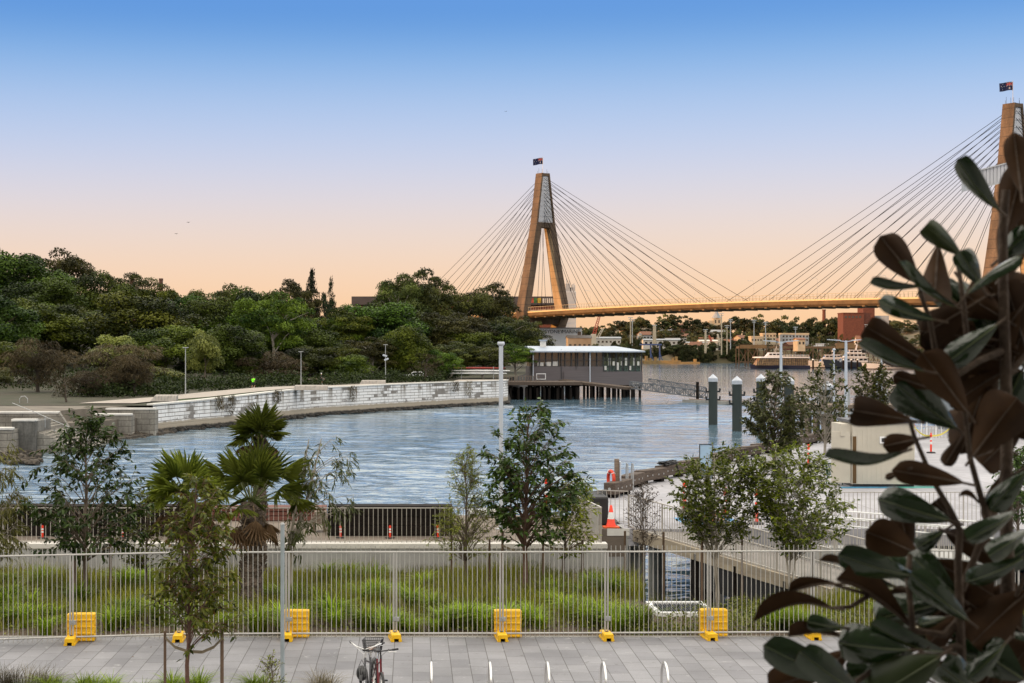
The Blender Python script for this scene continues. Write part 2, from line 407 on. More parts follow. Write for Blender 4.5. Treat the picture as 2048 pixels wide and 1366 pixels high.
struct(mb.build('open_water', wat_m))
def wave_sheet():
	"""the cove's real wavelets, as geometry: many small wind waves fading out into the calm open bay"""
	g = np.random.default_rng(17); ys = [46.0]
	while ys[-1] < 430: ys.append(ys[-1] + .12 * (ys[-1] / 60) ** 1.3)
	ys = np.array(ys); us = np.linspace(-.40, .50, 860); Y, U = np.meshgrid(ys, us, indexing='ij'); X = U * Y
	cell = np.maximum(.12 * (Y / 60) ** 1.3, .9 / 860 * Y)
	wx = X + 1.6 * np.sin(Y * .11 + X * .05) + .5 * np.sin(X * .41 + 1.3 * np.sin(Y * .23)); wy = Y + 1.5 * np.sin(X * .09 + 1) + .45 * np.sin(Y * .37 + X * .21)
	Z = np.zeros_like(X)
	for i in range(34):
		lam = .55 * (9 / .55) ** (i / 33) * g.uniform(.9, 1.1); th = g.normal(-.25, .42) + math.pi / 2; k = 2 * math.pi / lam
		amp = .0122 * lam ** .44 * g.uniform(.7, 1.2) * np.clip((lam / cell - 2.5) / 2, 0, 1)
		env = .75 + .45 * np.sin(X * g.uniform(.02, .09) + Y * g.uniform(.03, .12) + g.uniform(0, 6))
		ph = k * (wx * math.cos(th) + wy * math.sin(th)) + g.uniform(0, 6.28); Z += amp * env * np.sin(ph)
	gust = np.clip(.72 + .4 * np.sin(Y * .045 + .6 * np.sin(X * .05)) * np.sin(X * .03 + Y * .017 + 1), .3, 1.1)
	edge = np.minimum(1, np.minimum((U + .40) / .02, (.50 - U) / .02)); Z *= gust * np.clip((430 - Y) / 190, 0, 1) * np.clip(edge, 0, 1)
	ny, nx = X.shape; v = np.stack([X, Y, Z], -1).reshape(-1, 3); a = (np.arange(ny - 1)[:, None] * nx + np.arange(nx - 1)[None, :]).reshape(-1)
	f = np.stack([a, a + 1, a + nx + 1, a + nx], 1).reshape(-1); me = bpy.data.meshes.new('water')
	me.vertices.add(len(v)); me.vertices.foreach_set('co', v.astype(np.float32).ravel()); n = len(a)
	me.loops.add(n * 4); me.loops.foreach_set('vertex_index', f.astype(np.int32)); me.polygons.add(n); me.polygons.foreach_set('loop_start', (np.arange(n) * 4).astype(np.int32)); me.polygons.foreach_set('use_smooth', np.ones(n, bool)); me.update(calc_edges=True)
	me.materials.append(wat_m); struct(link_mesh('water', me, None))
wave_sheet()
# ================================================================ paving in the foreground
def make_paving():
	m = bpy.data.materials.new('grey_stone_pavers'); m.use_nodes = True
	nt = m.node_tree; b = nt.nodes['Principled BSDF']; ln = nt.links.new
	tc = nd(nt, 'ShaderNodeTexCoord'); sp = nd(nt, 'ShaderNodeSeparateXYZ'); cb = nd(nt, 'ShaderNodeCombineXYZ')
	ln(tc.outputs['Object'], sp.inputs[0])
	# every long row slides along by its own random amount
	dv = nd(nt, 'ShaderNodeMath', operation='DIVIDE'); dv.inputs[1].default_value = .402; ln(sp.outputs['X'], dv.inputs[0])
	fl = nd(nt, 'ShaderNodeMath', operation='FLOOR'); ln(dv.outputs[0], fl.inputs[0])
	wn_ = nd(nt, 'ShaderNodeTexWhiteNoise', noise_dimensions='1D'); ln(fl.outputs[0], wn_.inputs['W'])
	ad = nd(nt, 'ShaderNodeMath', operation='ADD'); ln(sp.outputs['Y'], ad.inputs[0]); ln(wn_.outputs['Value'], ad.inputs[1])
	ln(ad.outputs[0], cb.inputs['X']); ln(sp.outputs['X'], cb.inputs['Y'])
	br = nd(nt, 'ShaderNodeTexBrick'); br.offset = 0.0; br.offset_frequency = 2
	br.inputs['Scale'].default_value = 1.0; br.inputs['Brick Width'].default_value = .80; br.inputs['Row Height'].default_value = .402
	br.inputs['Mortar Size'].default_value = .008; br.inputs['Mortar Smooth'].default_value = .3; br.inputs['Bias'].default_value = 0
	br.inputs['Color1'].default_value = (.165, .165, .18, 1); br.inputs['Color2'].default_value = (.225, .225, .24, 1); br.inputs['Mortar'].default_value = (.055, .052, .05, 1)
	ln(cb.outputs[0], br.inputs['Vector'])
	nz = nd(nt, 'ShaderNodeTexNoise'); nz.inputs['Scale'].default_value = .55; nz.inputs['Detail'].default_value = 6; ln(tc.outputs['Object'], nz.inputs[0])
	nf = nd(nt, 'ShaderNodeTexNoise'); nf.inputs['Scale'].default_value = 45; nf.inputs['Detail'].default_value = 3; ln(tc.outputs['Object'], nf.inputs[0])
	mr = nd(nt, 'ShaderNodeMapRange'); mr.inputs[1].default_value = .3; mr.inputs[2].default_value = .7; mr.inputs[3].default_value = .70; mr.inputs[4].default_value = 1.15; ln(nz.outputs[0], mr.inputs[0])
	m2 = nd(nt, 'ShaderNodeMapRange'); m2.inputs[3].default_value = .8; m2.inputs[4].default_value = 1.2; ln(nf.outputs[0], m2.inputs[0])
	mu = nd(nt, 'ShaderNodeMath', operation='MULTIPLY'); ln(mr.outputs[0], mu.inputs[0]); ln(m2.outputs[0], mu.inputs[1])
	mx = nd(nt, 'ShaderNodeMixRGB', blend_type='MULTIPLY'); mx.inputs[0].default_value = 1; ln(br.outputs[0], mx.inputs[1]); ln(mu.outputs[0], mx.inputs[2])
	# chewing gum, drips and worn pale marks
	sp2 = nd(nt, 'ShaderNodeTexNoise'); sp2.inputs['Scale'].default_value = 3.2; sp2.inputs['Detail'].default_value = 5; sp2.inputs['Roughness'].default_value = .7; ln(tc.outputs['Object'], sp2.inputs[0])
	for lo, hi, cc in ((.62, .70, (.34, .34, .34)), (.36, .30, (.085, .082, .08))):
		r2 = nd(nt, 'ShaderNodeMapRange'); r2.inputs[1].default_value = lo; r2.inputs[2].default_value = hi; r2.inputs[4].default_value = .7; ln(sp2.outputs[0], r2.inputs[0])
		m3 = nd(nt, 'ShaderNodeMixRGB'); ln(r2.outputs[0], m3.inputs[0]); ln(mx.outputs[0], m3.inputs[1]); m3.inputs[2].default_value = (*cc, 1); mx = m3
	ln(mx.outputs[0], b.inputs['Base Color']); b.inputs['Roughness'].default_value = .7
	bp = nd(nt, 'ShaderNodeBump'); bp.inputs['Strength'].default_value = .5; bp.inputs['Distance'].default_value = .01; bp.invert = True
	ln(br.outputs['Fac'], bp.inputs['Height']); ln(bp.outputs[0], b.inputs['Normal'])
	return m
FY = YG(1279, PZ)           # the line of the temporary fence
BEDY = FY + .30             # back edge of the paving
pv = make_paving()
mb = MB(); mb.box(-26, 36, 18, BEDY, PZ - 2.0, PZ)
struct(mb.build('paving', pv))
mb = MB()
for i in range(60):
	x = -26 + i * 1.03
	mb.box(x, x + 1.022, BEDY + .004, BEDY + .12, PZ - .4, PZ + .012)
struct(mb.build('kerb', conc_dark, bev=.006))
# garden bed: soil, gently uneven, falling to the inlet on the right
def bedz(x, y):
	z = PZ - .03 + .05 * math.sin(x * .9) * math.cos(y * .7)
	if x > 6.2:
		# the bank runs down to the water behind the bed
		edge = 42.6 - .0 * (x - 6.2) if x < 12.5 else 42.6 - (x - 12.5) * .5
		t = max(0, min(1, (y - edge + 2.2) / 3.2))
		z -= t * t * 3.1
	return z
def grid(name, x0, x1, y0, y1, nx, ny, fz, mat, smooth=True):
	mb = MB(); vs = []; fs = []
	for j in range(ny + 1):
		for i in range(nx + 1):
			x = x0 + (x1 - x0) * i / nx; y = y0 + (y1 - y0) * j / ny
			vs.append((x, y, fz(x, y)))
	for j in range(ny):
		for i in range(nx):
			a = j * (nx + 1) + i; fs.append((a, a + 1, a + nx + 2, a + nx + 1))
	mb.add(vs, fs)
	return mb.build(name, mat, smooth=smooth)
struct(grid('soil', -26, 36, BEDY + .124, 47.6, 124, 24, bedz, soil_m))
mb = MB(); mb.box(-140, 60, -14, 17.996, PZ - 2, PZ - .02)
struct(mb.build('street_pavement', conc_dark))
# ================================================================ wharf promenade
wharf_m = BRICK('pale_wharf_concrete', (.31, .305, .33), (.35, .345, .37), (.17, .165, .16), 4.2, 3.4, .025, .75, .26, True, .22)
edge_px = [(1196, 1000), (1242, 974), (1342, 949), (1420, 928), (1508, 907), (1600, 888), (1700, 875), (1800, 864)]
EDGE = [G(px, py, WZ) for px, py in edge_px]
EDGE2 = [(e.x, e.y) for e in EDGE]
def slab(name, poly, z0, z1, mat):
	mb = MB(); mb.prism(poly, z0, z1); return mb.build(name, mat)
e0 = EDGE2[0]
poly = [(e0[0] - .3, 51.2)] + EDGE2 + [(60, 150), (95, 190), (140, 190), (140, 51.2)]
wq = struct(slab('wharf_promenade', poly, WZ - .55, WZ, wharf_m))
# left part of the promenade behind the planter wall
sand_m = M('sandy_concrete', (.16, .13, .105), rough=.9, var=.25, scale=.9, bump=.15, detail=7)
struct(slab('promenade', [(-45, 47.62), (5.75, 47.62), (5.75, 51.1), (6.1, 51.18), (e0[0] - .31, 51.196), (e0[0] - .6, 55.5), (-45, 55.5)], WZ - .9, WZ - .004, sand_m))
for x, y in [(7.4, 52.2), (10.2, 53.4), (13.4, 53.0), (16.5, 52.4), (19.5, 52.6), (23, 52.6), (9, 58), (13, 60), (17, 60), (21, 60), (15, 68), (20, 70), (25, 66), (27, 75), (29, 88), (36, 95)]:
	mb = MB(); mb.tube([(x, y, -3), (x, y, WZ - .555)], .32, n=12); struct(mb.build('wharf_pile', conc_dark, smooth=True))
# ================================================================ park shore on the left
SHORE = []                  # (X, Y, top of wall)
for px, pyw, zt in [(1008, 808, 4.0), (930, 812, 4.0), (850, 817, 4.0), (770, 822, 3.95), (700, 827, 3.9), (640, 831, 3.9), (600, 835, 3.85), (540, 842, 3.7), (480, 850, 3.55), (400, 857, 3.27), (345, 863, 3.2), (306, 868, 3.2)]:
	Y = YG(pyw, 0); SHORE.append((XP(px, Y), Y, zt))
def parkz(x, y):
	a = max(0, min(1, (-x - 30) / 80)); b = max(0, min(1, (y - 215) / 140))
	c = max(0, min(1, (y - 300) / 300))
	return 3.9 + 9.0 * a * b + 2.0 * c
park_m = M('park_ground', (.055, .045, .03), col2=(.03, .036, .014), rough=.95, scale=.25, detail=8, bump=.3)
path_m = M('pale_path', (.34, .30, .26), rough=.9, var=.15, scale=.8, detail=7)
lawn_m = M('lawn', (.035, .06, .016), col2=(.07, .09, .03), rough=.95, scale=1.5, detail=8)
def shore_at(y):
	for (xa, ya, za), (xb, yb, zb) in zip(SHORE[:-1], SHORE[1:]):
		if yb <= y <= ya:
			t = (y - yb) / (ya - yb); return xb + (xa - xb) * t
	return None
def park_right(y):
	pts = [(174, -36.5)] + [(s[1], s[0] - .4) for s in SHORE[::-1]] + [(285, 16.5), (300, 18), (350, 26), (420, 42), (520, 55), (700, 70), (900, 88), (1000, 100)]
	if y <= pts[0][0]: return pts[0][1]
	for (ya, xa), (yb, xb) in zip(pts[:-1], pts[1:]):
		if ya <= y <= yb: return xa + (xb - xa) * (y - ya) / (yb - ya)
	return pts[-1][1]
def build_park():
	vs = []; fs = []; ys = list(np.linspace(176, 300, 40)) + list(np.linspace(310, 1000, 36)); nx = 30
	for y in ys:
		xr = park_right(y) - .35
		for i in range(nx + 1):
			t = (i / nx) ** 2.2; x = xr - t * 420
			z = parkz(x, y)
			near = [s for s in SHORE]
			if y < 235: z = min(z, 3.2 + (y - 178) * .0135 if x > -60 else z)
			vs.append((x, y, z - .02))
	for j in range(len(ys) - 1):
		for i in range(nx):
			a = j * (nx + 1) + i; fs.append((a, a + nx + 1, a + nx + 2, a + 1))
	n = len(vs)
	# skirt down to the water, its rock blackened for the shade under the wharf
	for j, y in enumerate(ys):
		x, yy, z = vs[j * (nx + 1)]; vs.append((x - (0.0 if y < 280 else -2), yy, -2))
	for j in range(len(ys) - 1):
		fs.append((j * (nx + 1), n + j, n + j + 1, (j + 1) * (nx + 1)))
	mb = MB(); mb.add(vs, fs); mb.m = [1 if max(f) >= n else 0 for f in fs]; struct(mb.build('park_ground', [park_m, M('black_wet_rock_and_shade', (.010, .009, .008), col2=(.04, .035, .028), rough=.8, scale=3)], smooth=True))
	# path beside the wall and strips of lawn
	def strip(name, a, b, mat, dz, y0, y1):
		vs = []; fs = []; yy = np.linspace(y0, y1, 50)
		for y in yy:
			xr = park_right(y)
			for k in range(9):
				x = xr - a - (b - a) * k / 8
				z = parkz(x, y)
				if y < 235: z = min(z, 3.2 + (y - 178) * .0135 if x > -60 else z)
				vs.append((x, y, z + dz))
		for j in range(len(yy) - 1):
			for k in range(8):
				q = j * 9 + k; fs.append((q, q + 9, q + 10, q + 1))
		mb = MB(); mb.add(vs, fs); struct(mb.build(name, mat))
	strip('lawn_strip', .8, 3.0, lawn_m, .05, 185, 225)
	strip('path', 3.2, 9.5, path_m, .10, 179, 235)
	strip('path_paved', .9, 8.5, path_m, .05, 235.2, 290)
build_park()
mb = MB(); mb.prism([(-37.6, 156.85), (-33.5, 172), (-30.2, 181), (-80, 185), (-300, 185), (-300, 156.85)], -1, 3.12); struct(mb.build('terrace_ground', M('gritty_terrace', (.15, .13, .105), rough=.95, var=.3, scale=.5, detail=8)))
mb = MB(); mb.prism([(-35.2, 158), (-30.6, 170), (-28.6, 178), (-32, 182), (-42, 172), (-42, 158)], -1, 1.95); struct(mb.build('lower_terrace', M('gritty_terrace', ())))
def make_seawall():
	m = bpy.data.materials.new('whitewashed_block_wall'); m.use_nodes = True
	nt = m.node_tree; b = nt.nodes['Principled BSDF']; ln = nt.links.new
	uv = nd(nt, 'ShaderNodeUVMap')
	br = nd(nt, 'ShaderNodeTexBrick'); br.offset = .5
	br.inputs['Brick Width'].default_value = 2.6; br.inputs['Row Height'].default_value = .44; br.inputs['Mortar Size'].default_value = .045; br.inputs['Mortar Smooth'].default_value = .5
	br.inputs['Scale'].default_value = 1; br.inputs['Color1'].default_value = (.72, .71, .70, 1); br.inputs['Color2'].default_value = (.78, .78, .78, 1); br.inputs['Mortar'].default_value = (.12, .10, .085, 1)
	ln(uv.outputs[0], br.inputs['Vector'])
	sp = nd(nt, 'ShaderNodeSeparateXYZ'); ln(uv.outputs[0], sp.inputs[0])
	def noise(scale, st, det=6, off=0):
		mp = nd(nt, 'ShaderNodeMapping'); mp.inputs['Scale'].default_value = st; mp.inputs['Location'].default_value = (off, off, 0); ln(uv.outputs[0], mp.inputs[0])
		z = nd(nt, 'ShaderNodeTexNoise'); z.inputs['Scale'].default_value = scale; z.inputs['Detail'].default_value = det; z.inputs['Roughness'].default_value = .7; ln(mp.outputs[0], z.inputs[0]); return z
	def rng(src, a, b_, c=0, d=1):
		r = nd(nt, 'ShaderNodeMapRange'); r.inputs[1].default_value = a; r.inputs[2].default_value = b_; r.inputs[3].default_value = c; r.inputs[4].default_value = d; ln(src, r.inputs[0]); return r
	def mix(f, a, col):
		x = nd(nt, 'ShaderNodeMixRGB'); ln(f, x.inputs[0]); ln(a, x.inputs[1]); x.inputs[2].default_value = (*col, 1); return x
	# spalled patches showing dark stone, streaks of grime from the top, tan tide band at the foot
	patch = noise(.13, (1, 1.2, 1), 3); fine = noise(2.2, (1, 1.6, 1), 4, 2.0)
	b2 = nd(nt, 'ShaderNodeTexBrick'); b2.offset = .5; b2.inputs['Brick Width'].default_value = 2.1; b2.inputs['Row Height'].default_value = .44; b2.inputs['Mortar Size'].default_value = 0; b2.inputs['Scale'].default_value = 1
	b2.inputs['Color1'].default_value = (0, 0, 0, 1); b2.inputs['Color2'].default_value = (1, 1, 1, 1); ln(uv.outputs[0], b2.inputs['Vector'])
	m1 = nd(nt, 'ShaderNodeMath', operation='MULTIPLY_ADD'); ln(b2.outputs[0], m1.inputs[0]); m1.inputs[1].default_value = .32; ln(patch.outputs[0], m1.inputs[2])
	pa = nd(nt, 'ShaderNodeMath', operation='MULTIPLY_ADD'); ln(fine.outputs[0], pa.inputs[0]); pa.inputs[1].default_value = .22; ln(m1.outputs[0], pa.inputs[2])
	c1 = mix(rng(pa.outputs[0], .86, .93).outputs[0], br.outputs[0], (.21, .195, .18))
	st = noise(.55, (1, .06, 1), 5, 9.1)
	top = rng(sp.outputs['Y'], 1.2, 3.6)
	ml = nd(nt, 'ShaderNodeMath', operation='MULTIPLY'); ln(rng(st.outputs[0], .49, .62).outputs[0], ml.inputs[0]); ln(top.outputs[0], ml.inputs[1])
	c2 = mix(ml.outputs[0], c1.outputs[0], (.13, .105, .07))
	wv = noise(.8, (1, 1, 1), 4, 5.0)
	sub = nd(nt, 'ShaderNodeMath', operation='MULTIPLY_ADD'); ln(wv.outputs[0], sub.inputs[0]); sub.inputs[1].default_value = .5; ln(sp.outputs['Y'], sub.inputs[2])
	c3 = mix(rng(sub.outputs[0], 1.55, 1.35).outputs[0], c2.outputs[0], (.36, .31, .24))
	c4 = mix(rng(sub.outputs[0], .85, .65).outputs[0], c3.outputs[0], (.02, .018, .015))
	ln(c4.outputs[0], b.inputs['Base Color']); b.inputs['Roughness'].default_value = .85
	bp = nd(nt, 'ShaderNodeBump'); bp.inputs['Strength'].default_value = .6; bp.inputs['Distance'].default_value = .06; bp.invert = True
	ln(br.outputs['Fac'], bp.inputs['Height']); ln(bp.outputs[0], b.inputs['Normal'])
	return m
seawall_m = make_seawall()
def build_seawall():
	base = Vector((SHORE[0][0], SHORE[0][1], 0))
	t = thing('sea_wall', 'long stained whitewashed stone sea wall curving along the park shore', 'wall', base)
	pts = [(SHORE[0][0] + 1.0, SHORE[0][1] + 5.0, 4.0)] + SHORE
	vs = []; fs = []; uvs = []; s = 0; off = []
	for i, (x, y, z) in enumerate(pts):
		if i: s += math.hypot(x - pts[i - 1][0], y - pts[i - 1][1])
		vs += [(x - base.x, y - base.y, -1.5), (x - base.x - .02, y - base.y, z)]
		uvs += [(s, -1.5), (s, z)]
	for i in range(len(pts) - 1): fs.append((2 * i, 2 * i + 1, 2 * i + 3, 2 * i + 2))
	# end face at the left
	me = bpy.data.meshes.new('wall_face'); me.from_pydata(vs, [], fs); me.materials.append(seawall_m)
	ul = me.uv_layers.new(name='UVMap')
	for lp in me.loops: ul.data[lp.index].uv = uvs[lp.vertex_index]
	link_mesh('wall_face', me, t)
	mb = MB()
	for (xa, ya, za), (xb, yb, zb) in zip(pts[:-1], pts[1:]):
		d = Vector((xb - xa, yb - ya, 0)).normalized(); nn = Vector((d.y, -d.x, 0))
		if nn.x < 0: nn = -nn
		a0 = Vector((xa, ya, za)); b0 = Vector((xb, yb, zb)); o = nn * .12; i_ = -nn * .75
		u = Vector((0, 0, .18)); dd = d * .0
		mb.hexa([a0 + o, b0 + o, b0 + i_, a0 + i_], [a0 + o + u, b0 + o + u, b0 + i_ + u, a0 + i_ + u])
	mb.build('coping', conc_pale, t, world=True)
	return t
build_seawall()
# rubble along the foot of the wall and the little beach at its left end
def rock_heap(name, spots, mat, seed=1):
	rnd = random.Random(seed); bm = bmesh.new()
	for (c, r) in spots:
		q = bmesh.ops.create_icosphere(bm, subdivisions=1, radius=r)
		rot = Matrix.Rotation(rnd.uniform(0, 6), 3, 'Z') @ Matrix.Rotation(rnd.uniform(0, 6), 3, 'X')
		sx = Vector((rnd.uniform(.7, 1.5), rnd.uniform(.7, 1.3), rnd.uniform(.5, .9)))
		for v in q['verts']:
			p = v.co * rnd.uniform(.8, 1.15)
			v.co = rot @ p; v.co = Vector((v.co.x * sx.x, v.co.y * sx.y, v.co.z * sx.z)) + Vector(c)
	me = bpy.data.meshes.new(name); bm.to_mesh(me); bm.free(); me.materials.append(mat)
	o = link_mesh(name, me, None); o['kind'] = 'stuff'; return o
rock_black = M('black_wet_rock_and_shade', (.010, .009, .008), col2=(.04, .035, .028), rough=.8, scale=3)
rock_tan = M('oyster_covered_rubble', (.022, .018, .014), col2=(.10, .082, .062), rough=.9, scale=3, bump=.5)
rnd = random.Random(5); sp_ = []
for (xa, ya, _), (xb, yb, _) in zip(SHORE[:-1], SHORE[1:]):
	nseg = int(math.hypot(xb - xa, yb - ya) / .45)
	for i in range(nseg):
		t = i / nseg; sp_.append(((xa + (xb - xa) * t + rnd.uniform(.1, 1.0), ya + (yb - ya) * t - rnd.uniform(.0, .8), rnd.uniform(-.2, .25)), rnd.uniform(.25, .55)))
rock_heap('rubble_toe', sp_, rock_black, 3)
sp_ = []
for i in range(900):
	px = rnd.uniform(150, 345); base_y = 893 - (px - 150) * .135
	py = base_y - abs(rnd.gauss(0, 1)) * (13 if px < 290 else 7)
	zz = max(0, (base_y - py) * .035)
	q = G(px, py, zz); sp_.append(((q.x, q.y, zz - .15), rnd.uniform(.12, .38)))
for i in range(120):
	px = rnd.uniform(-60, 80); py = rnd.uniform(905, 925); q = G(px, py, .2); sp_.append(((q.x, q.y, rnd.uniform(-.2, .3)), rnd.uniform(.2, .45)))
rock_heap('rubble_beach', sp_, rock_tan, 4)
# a low shelf of earth under the beach and the left shore
mb = MB()
mb.prism([(G(-300, 930, 0).x, G(-300, 930, 0).y), (G(60, 906, 0).x, G(60, 906, 0).y), (G(150, 893, 0).x, G(150, 893, 0).y), (G(345, 866, 0).x, G(345, 866, 0).y), (-40, 200), (-120, 205), (-160, 130)], -2, .22)
struct(mb.build('shore_bank', rock_tan))
# ================================================================ cable-stayed bridge
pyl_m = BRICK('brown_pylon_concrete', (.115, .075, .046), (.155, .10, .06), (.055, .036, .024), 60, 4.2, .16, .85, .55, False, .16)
pyl_in = BRICK('sunlit_pylon_concrete', (.38, .28, .17), (.44, .33, .21), (.20, .15, .09), 60, 4.2, .14, .85, .3, False, .2)  # sunlight on the inner leg faces, put into a paler colour
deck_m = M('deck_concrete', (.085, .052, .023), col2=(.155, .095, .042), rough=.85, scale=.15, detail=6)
clad_m = M('pale_cladding', (.46, .47, .50), rough=.5, var=.1, scale=.5)
cable_m = M('dark_stay_sheath', (.009, .008, .008), rough=.9, spec=.02, var=.1)
B1 = Vector((81.5, 985, 0)); B2 = Vector((269.5, 707, 0))
bv = (B2 - B1).normalized(); bu = Vector((-bv.y, bv.x, 0))      # along the deck; across it (away from us)
if bu.x < 0: bu = -bu
bridge = thing('cable_stayed_bridge', 'long cable-stayed road bridge with two brown concrete A-frame pylons across the bay', 'bridge', B1)
SPAN = (B2 - B1).length
def deck_z(t):          # t in metres along the deck from the first pylon; height of the top of the edge beam
	return 34.6 - 6.0e-5 * (t - 170) ** 2
def bp_(t, s, z): return B1 + bv * t + bu * s + Vector((0, 0, z))
mb = MB(); HW = 15.5; secs = []
ts = list(np.linspace(-190, SPAN + 130, 60))
for t in ts:
	z = deck_z(max(t, -60)) if t > -60 else deck_z(-60) - .008 * (-60 - t)
	off = 0 if t > -20 else -((-20 - t) ** 2) * .0011
	secs.append([bp_(t, -HW + off, z), bp_(t, HW + off, z), bp_(t, HW + off, z - 2.0), bp_(t, HW - 4 + off, z - 2.9), bp_(t, -HW + 1.2 + off, z - 3.3), bp_(t, -HW + off, z - 2.2)])
mb.loft(secs)
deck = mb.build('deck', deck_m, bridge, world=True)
mb = MB()
for t in np.arange(-150, SPAN + 80, 9.0):          # cross-beam ends under the edge
	z = deck_z(max(t, -60)) - 3.2
	mb.hexa([bp_(t, -HW - .5, z - .5), bp_(t + 1.6, -HW - .5, z - .5), bp_(t + 1.6, HW, z - .5), bp_(t, HW, z - .5)], [bp_(t, -HW - .5, z + .25), bp_(t + 1.6, -HW - .5, z + .25), bp_(t + 1.6, HW, z + .25), bp_(t, HW, z + .25)])
mb.build('cross_beam', deck_m, bridge, world=True)
mb = MB(); mb.loft([[bp_(t, -HW - .12 + (0 if t > -20 else -((-20 - t) ** 2) * .0011), deck_z(max(t, -60)) + z) for s, z in ()] or [bp_(t, -HW + o + (0 if t > -20 else -((-20 - t) ** 2) * .0011), deck_z(max(t, -60)) + z) for o, z in ((-.14, -.35), (-.14, .40), (.3, .40), (.3, .003))] for t in np.arange(-60, SPAN + 100, 8)])
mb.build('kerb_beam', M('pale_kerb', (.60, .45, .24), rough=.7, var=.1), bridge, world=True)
for s in (-HW + .3, HW - .3):                       # tall safety rails along both edges
	mb = MB(); prev = None
	for t in np.arange(-120, SPAN + 80, 2.4):
		z = deck_z(max(t, -60)); off = 0 if t > -20 else -((-20 - t) ** 2) * .0011
		a = bp_(t, s + off, z - .1); mb.beam(a, a + Vector((0, 0, 3.1)), .16, .16)
		if prev is not None:
			for h in (.5, 1.1, 3.1): mb.beam(prev + Vector((0, 0, h)), a + Vector((0, 0, h)), .10, .14 if h < 3 else .2)
		prev = a
	mb.build('safety_rail', M('tan_rail_paint', (.34, .28, .19), rough=.5, var=.1), bridge, world=True)  # one even tan colour on both rails
def pylon(base, key):
	q = lambda s, t, z: base + bu * s + bv * t + Vector((0, 0, z))
	lev = [(120.0, 3.1, 3.1), (89.0, 7.3, 3.2), (60, 12.8, 3.5), (33.5, 18.4, 3.9)]          # z, half width over both legs, half depth
	def outer(z):
		for (za, wa, da), (zb, wb, db) in zip(lev[:-1], lev[1:]):
			if zb <= z <= za:
				k = (za - z) / (za - zb); return wa + (wb - wa) * k, da + (db - da) * k
		return lev[-1][1], lev[-1][2]
	mb = MB()
	# head block with a recess frame: two cheeks, cap and lintel
	for sg in (-1, 1):
		secs = []
		for z in (120, 110, 100, 89):
			w, d = outer(z); c = w - 1.15
			secs.append([q(sg * w, -d, z), q(sg * w, d, z), q(sg * c, d, z), q(sg * c, -d, z)])
		mb.loft(secs)
		secs = []
		for z in (89, 75, 60, 46, 33.5):
			w, d = outer(z); th = 4.3 + (89 - z) * .016; c = max(w - th, .15 if z > 86 else .3)
			secs.append([q(sg * w, -d, z), q(sg * w, d, z), q(sg * c, d, z), q(sg * c, -d, z)])
		mb.loft(secs)
		# below the deck the legs turn inwards
		mb.loft([[q(sg * 18.4, -3.9, 33.5), q(sg * 18.4, 3.9, 33.5), q(sg * 13.0, 3.9, 33.5), q(sg * 13.0, -3.9, 33.5)],
                 [q(sg * 17.6, -3.9, 29.5), q(sg * 17.6, 3.9, 29.5), q(sg * 11.6, 3.9, 29.5), q(sg * 11.6, -3.9, 29.5)],
                 [q(sg * 7.2, -3.6, 4), q(sg * 7.2, 3.6, 4), q(sg * 1.0, 3.6, 4), q(sg * 1.0, -3.6, 4)]])
	w, d = outer(120)
	mb.hexa([q(-w + 1.16, -d, 118.2), q(w - 1.16, -d, 118.2), q(w - 1.16, d, 118.2), q(-w + 1.16, d, 118.2)], [q(-w + 1.16, -d, 119.9), q(w - 1.16, -d, 119.9), q(w - 1.16, d, 119.9), q(-w + 1.16, d, 119.9)])
	w, d = outer(89)
	mb.hexa([q(-w + 1.2, -d + .02, 86), q(w - 1.2, -d + .02, 86), q(w - 1.2, d - .02, 86), q(-w + 1.2, d - .02, 86)], [q(-w + 1.2, -d + .02, 89.2), q(w - 1.2, -d + .02, 89.2), q(w - 1.2, d - .02, 89.2), q(-w + 1.2, d - .02, 89.2)])
	# cross beam under the deck and footing
	mb.hexa([q(-11, -3.2, 25.6), q(11, -3.2, 25.6), q(11, 3.2, 25.6), q(-11, 3.2, 25.6)], [q(-13, -3.2, 29.3), q(13, -3.2, 29.3), q(13, 3.2, 29.3), q(-13, 3.2, 29.3)])
	mb.hexa([q(-14, -9, -3), q(14, -9, -3), q(14, 9, -3), q(-14, 9, -3)], [q(-11, -7, 4), q(11, -7, 4), q(11, 7, 4), q(-11, 7, 4)])
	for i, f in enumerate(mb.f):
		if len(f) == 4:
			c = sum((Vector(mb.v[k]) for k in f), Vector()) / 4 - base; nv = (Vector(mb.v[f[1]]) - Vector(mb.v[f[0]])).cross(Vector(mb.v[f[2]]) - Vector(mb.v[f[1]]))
			if c.z < 88.5 and c.dot(bu) > 0 and abs(nv.normalized().dot(bu)) > .8 and c.dot(bu) < outer(max(33.5, c.z))[0] - 1.5 - (0 if c.z > 33 else (33 - c.z) * .42): mb.m[i] = 1  # inner faces of the right-hand leg take the sunlit colour
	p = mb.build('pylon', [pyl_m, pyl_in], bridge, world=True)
	# pale ribbed cladding in the recess
	mb = MB()
	for sg in (-1, 1):
		w1, d1 = outer(118.2); w2, d2 = outer(89.3)
		t1, t2 = sg * (d1 - .7), sg * (d2 - .7)
		a = [q(-w2 + 1.2, t2, 89.25), q(w2 - 1.2, t2, 89.25), q(w1 - 1.2, t1, 118.15), q(-w1 + 1.2, t1, 118.15)]
		b = [v - bv * sg * .5 for v in a]
		mb.hexa(a, b)
		for k in range(9):
			z = 90 + k * 3.2; w, d = outer(z); tt = sg * (d - .62)
			mb.beam(q(-w + 1.25, tt, z), q(w - 1.25, tt, z), .12, .18)
	mb.build('cladding', clad_m, p, world=True)
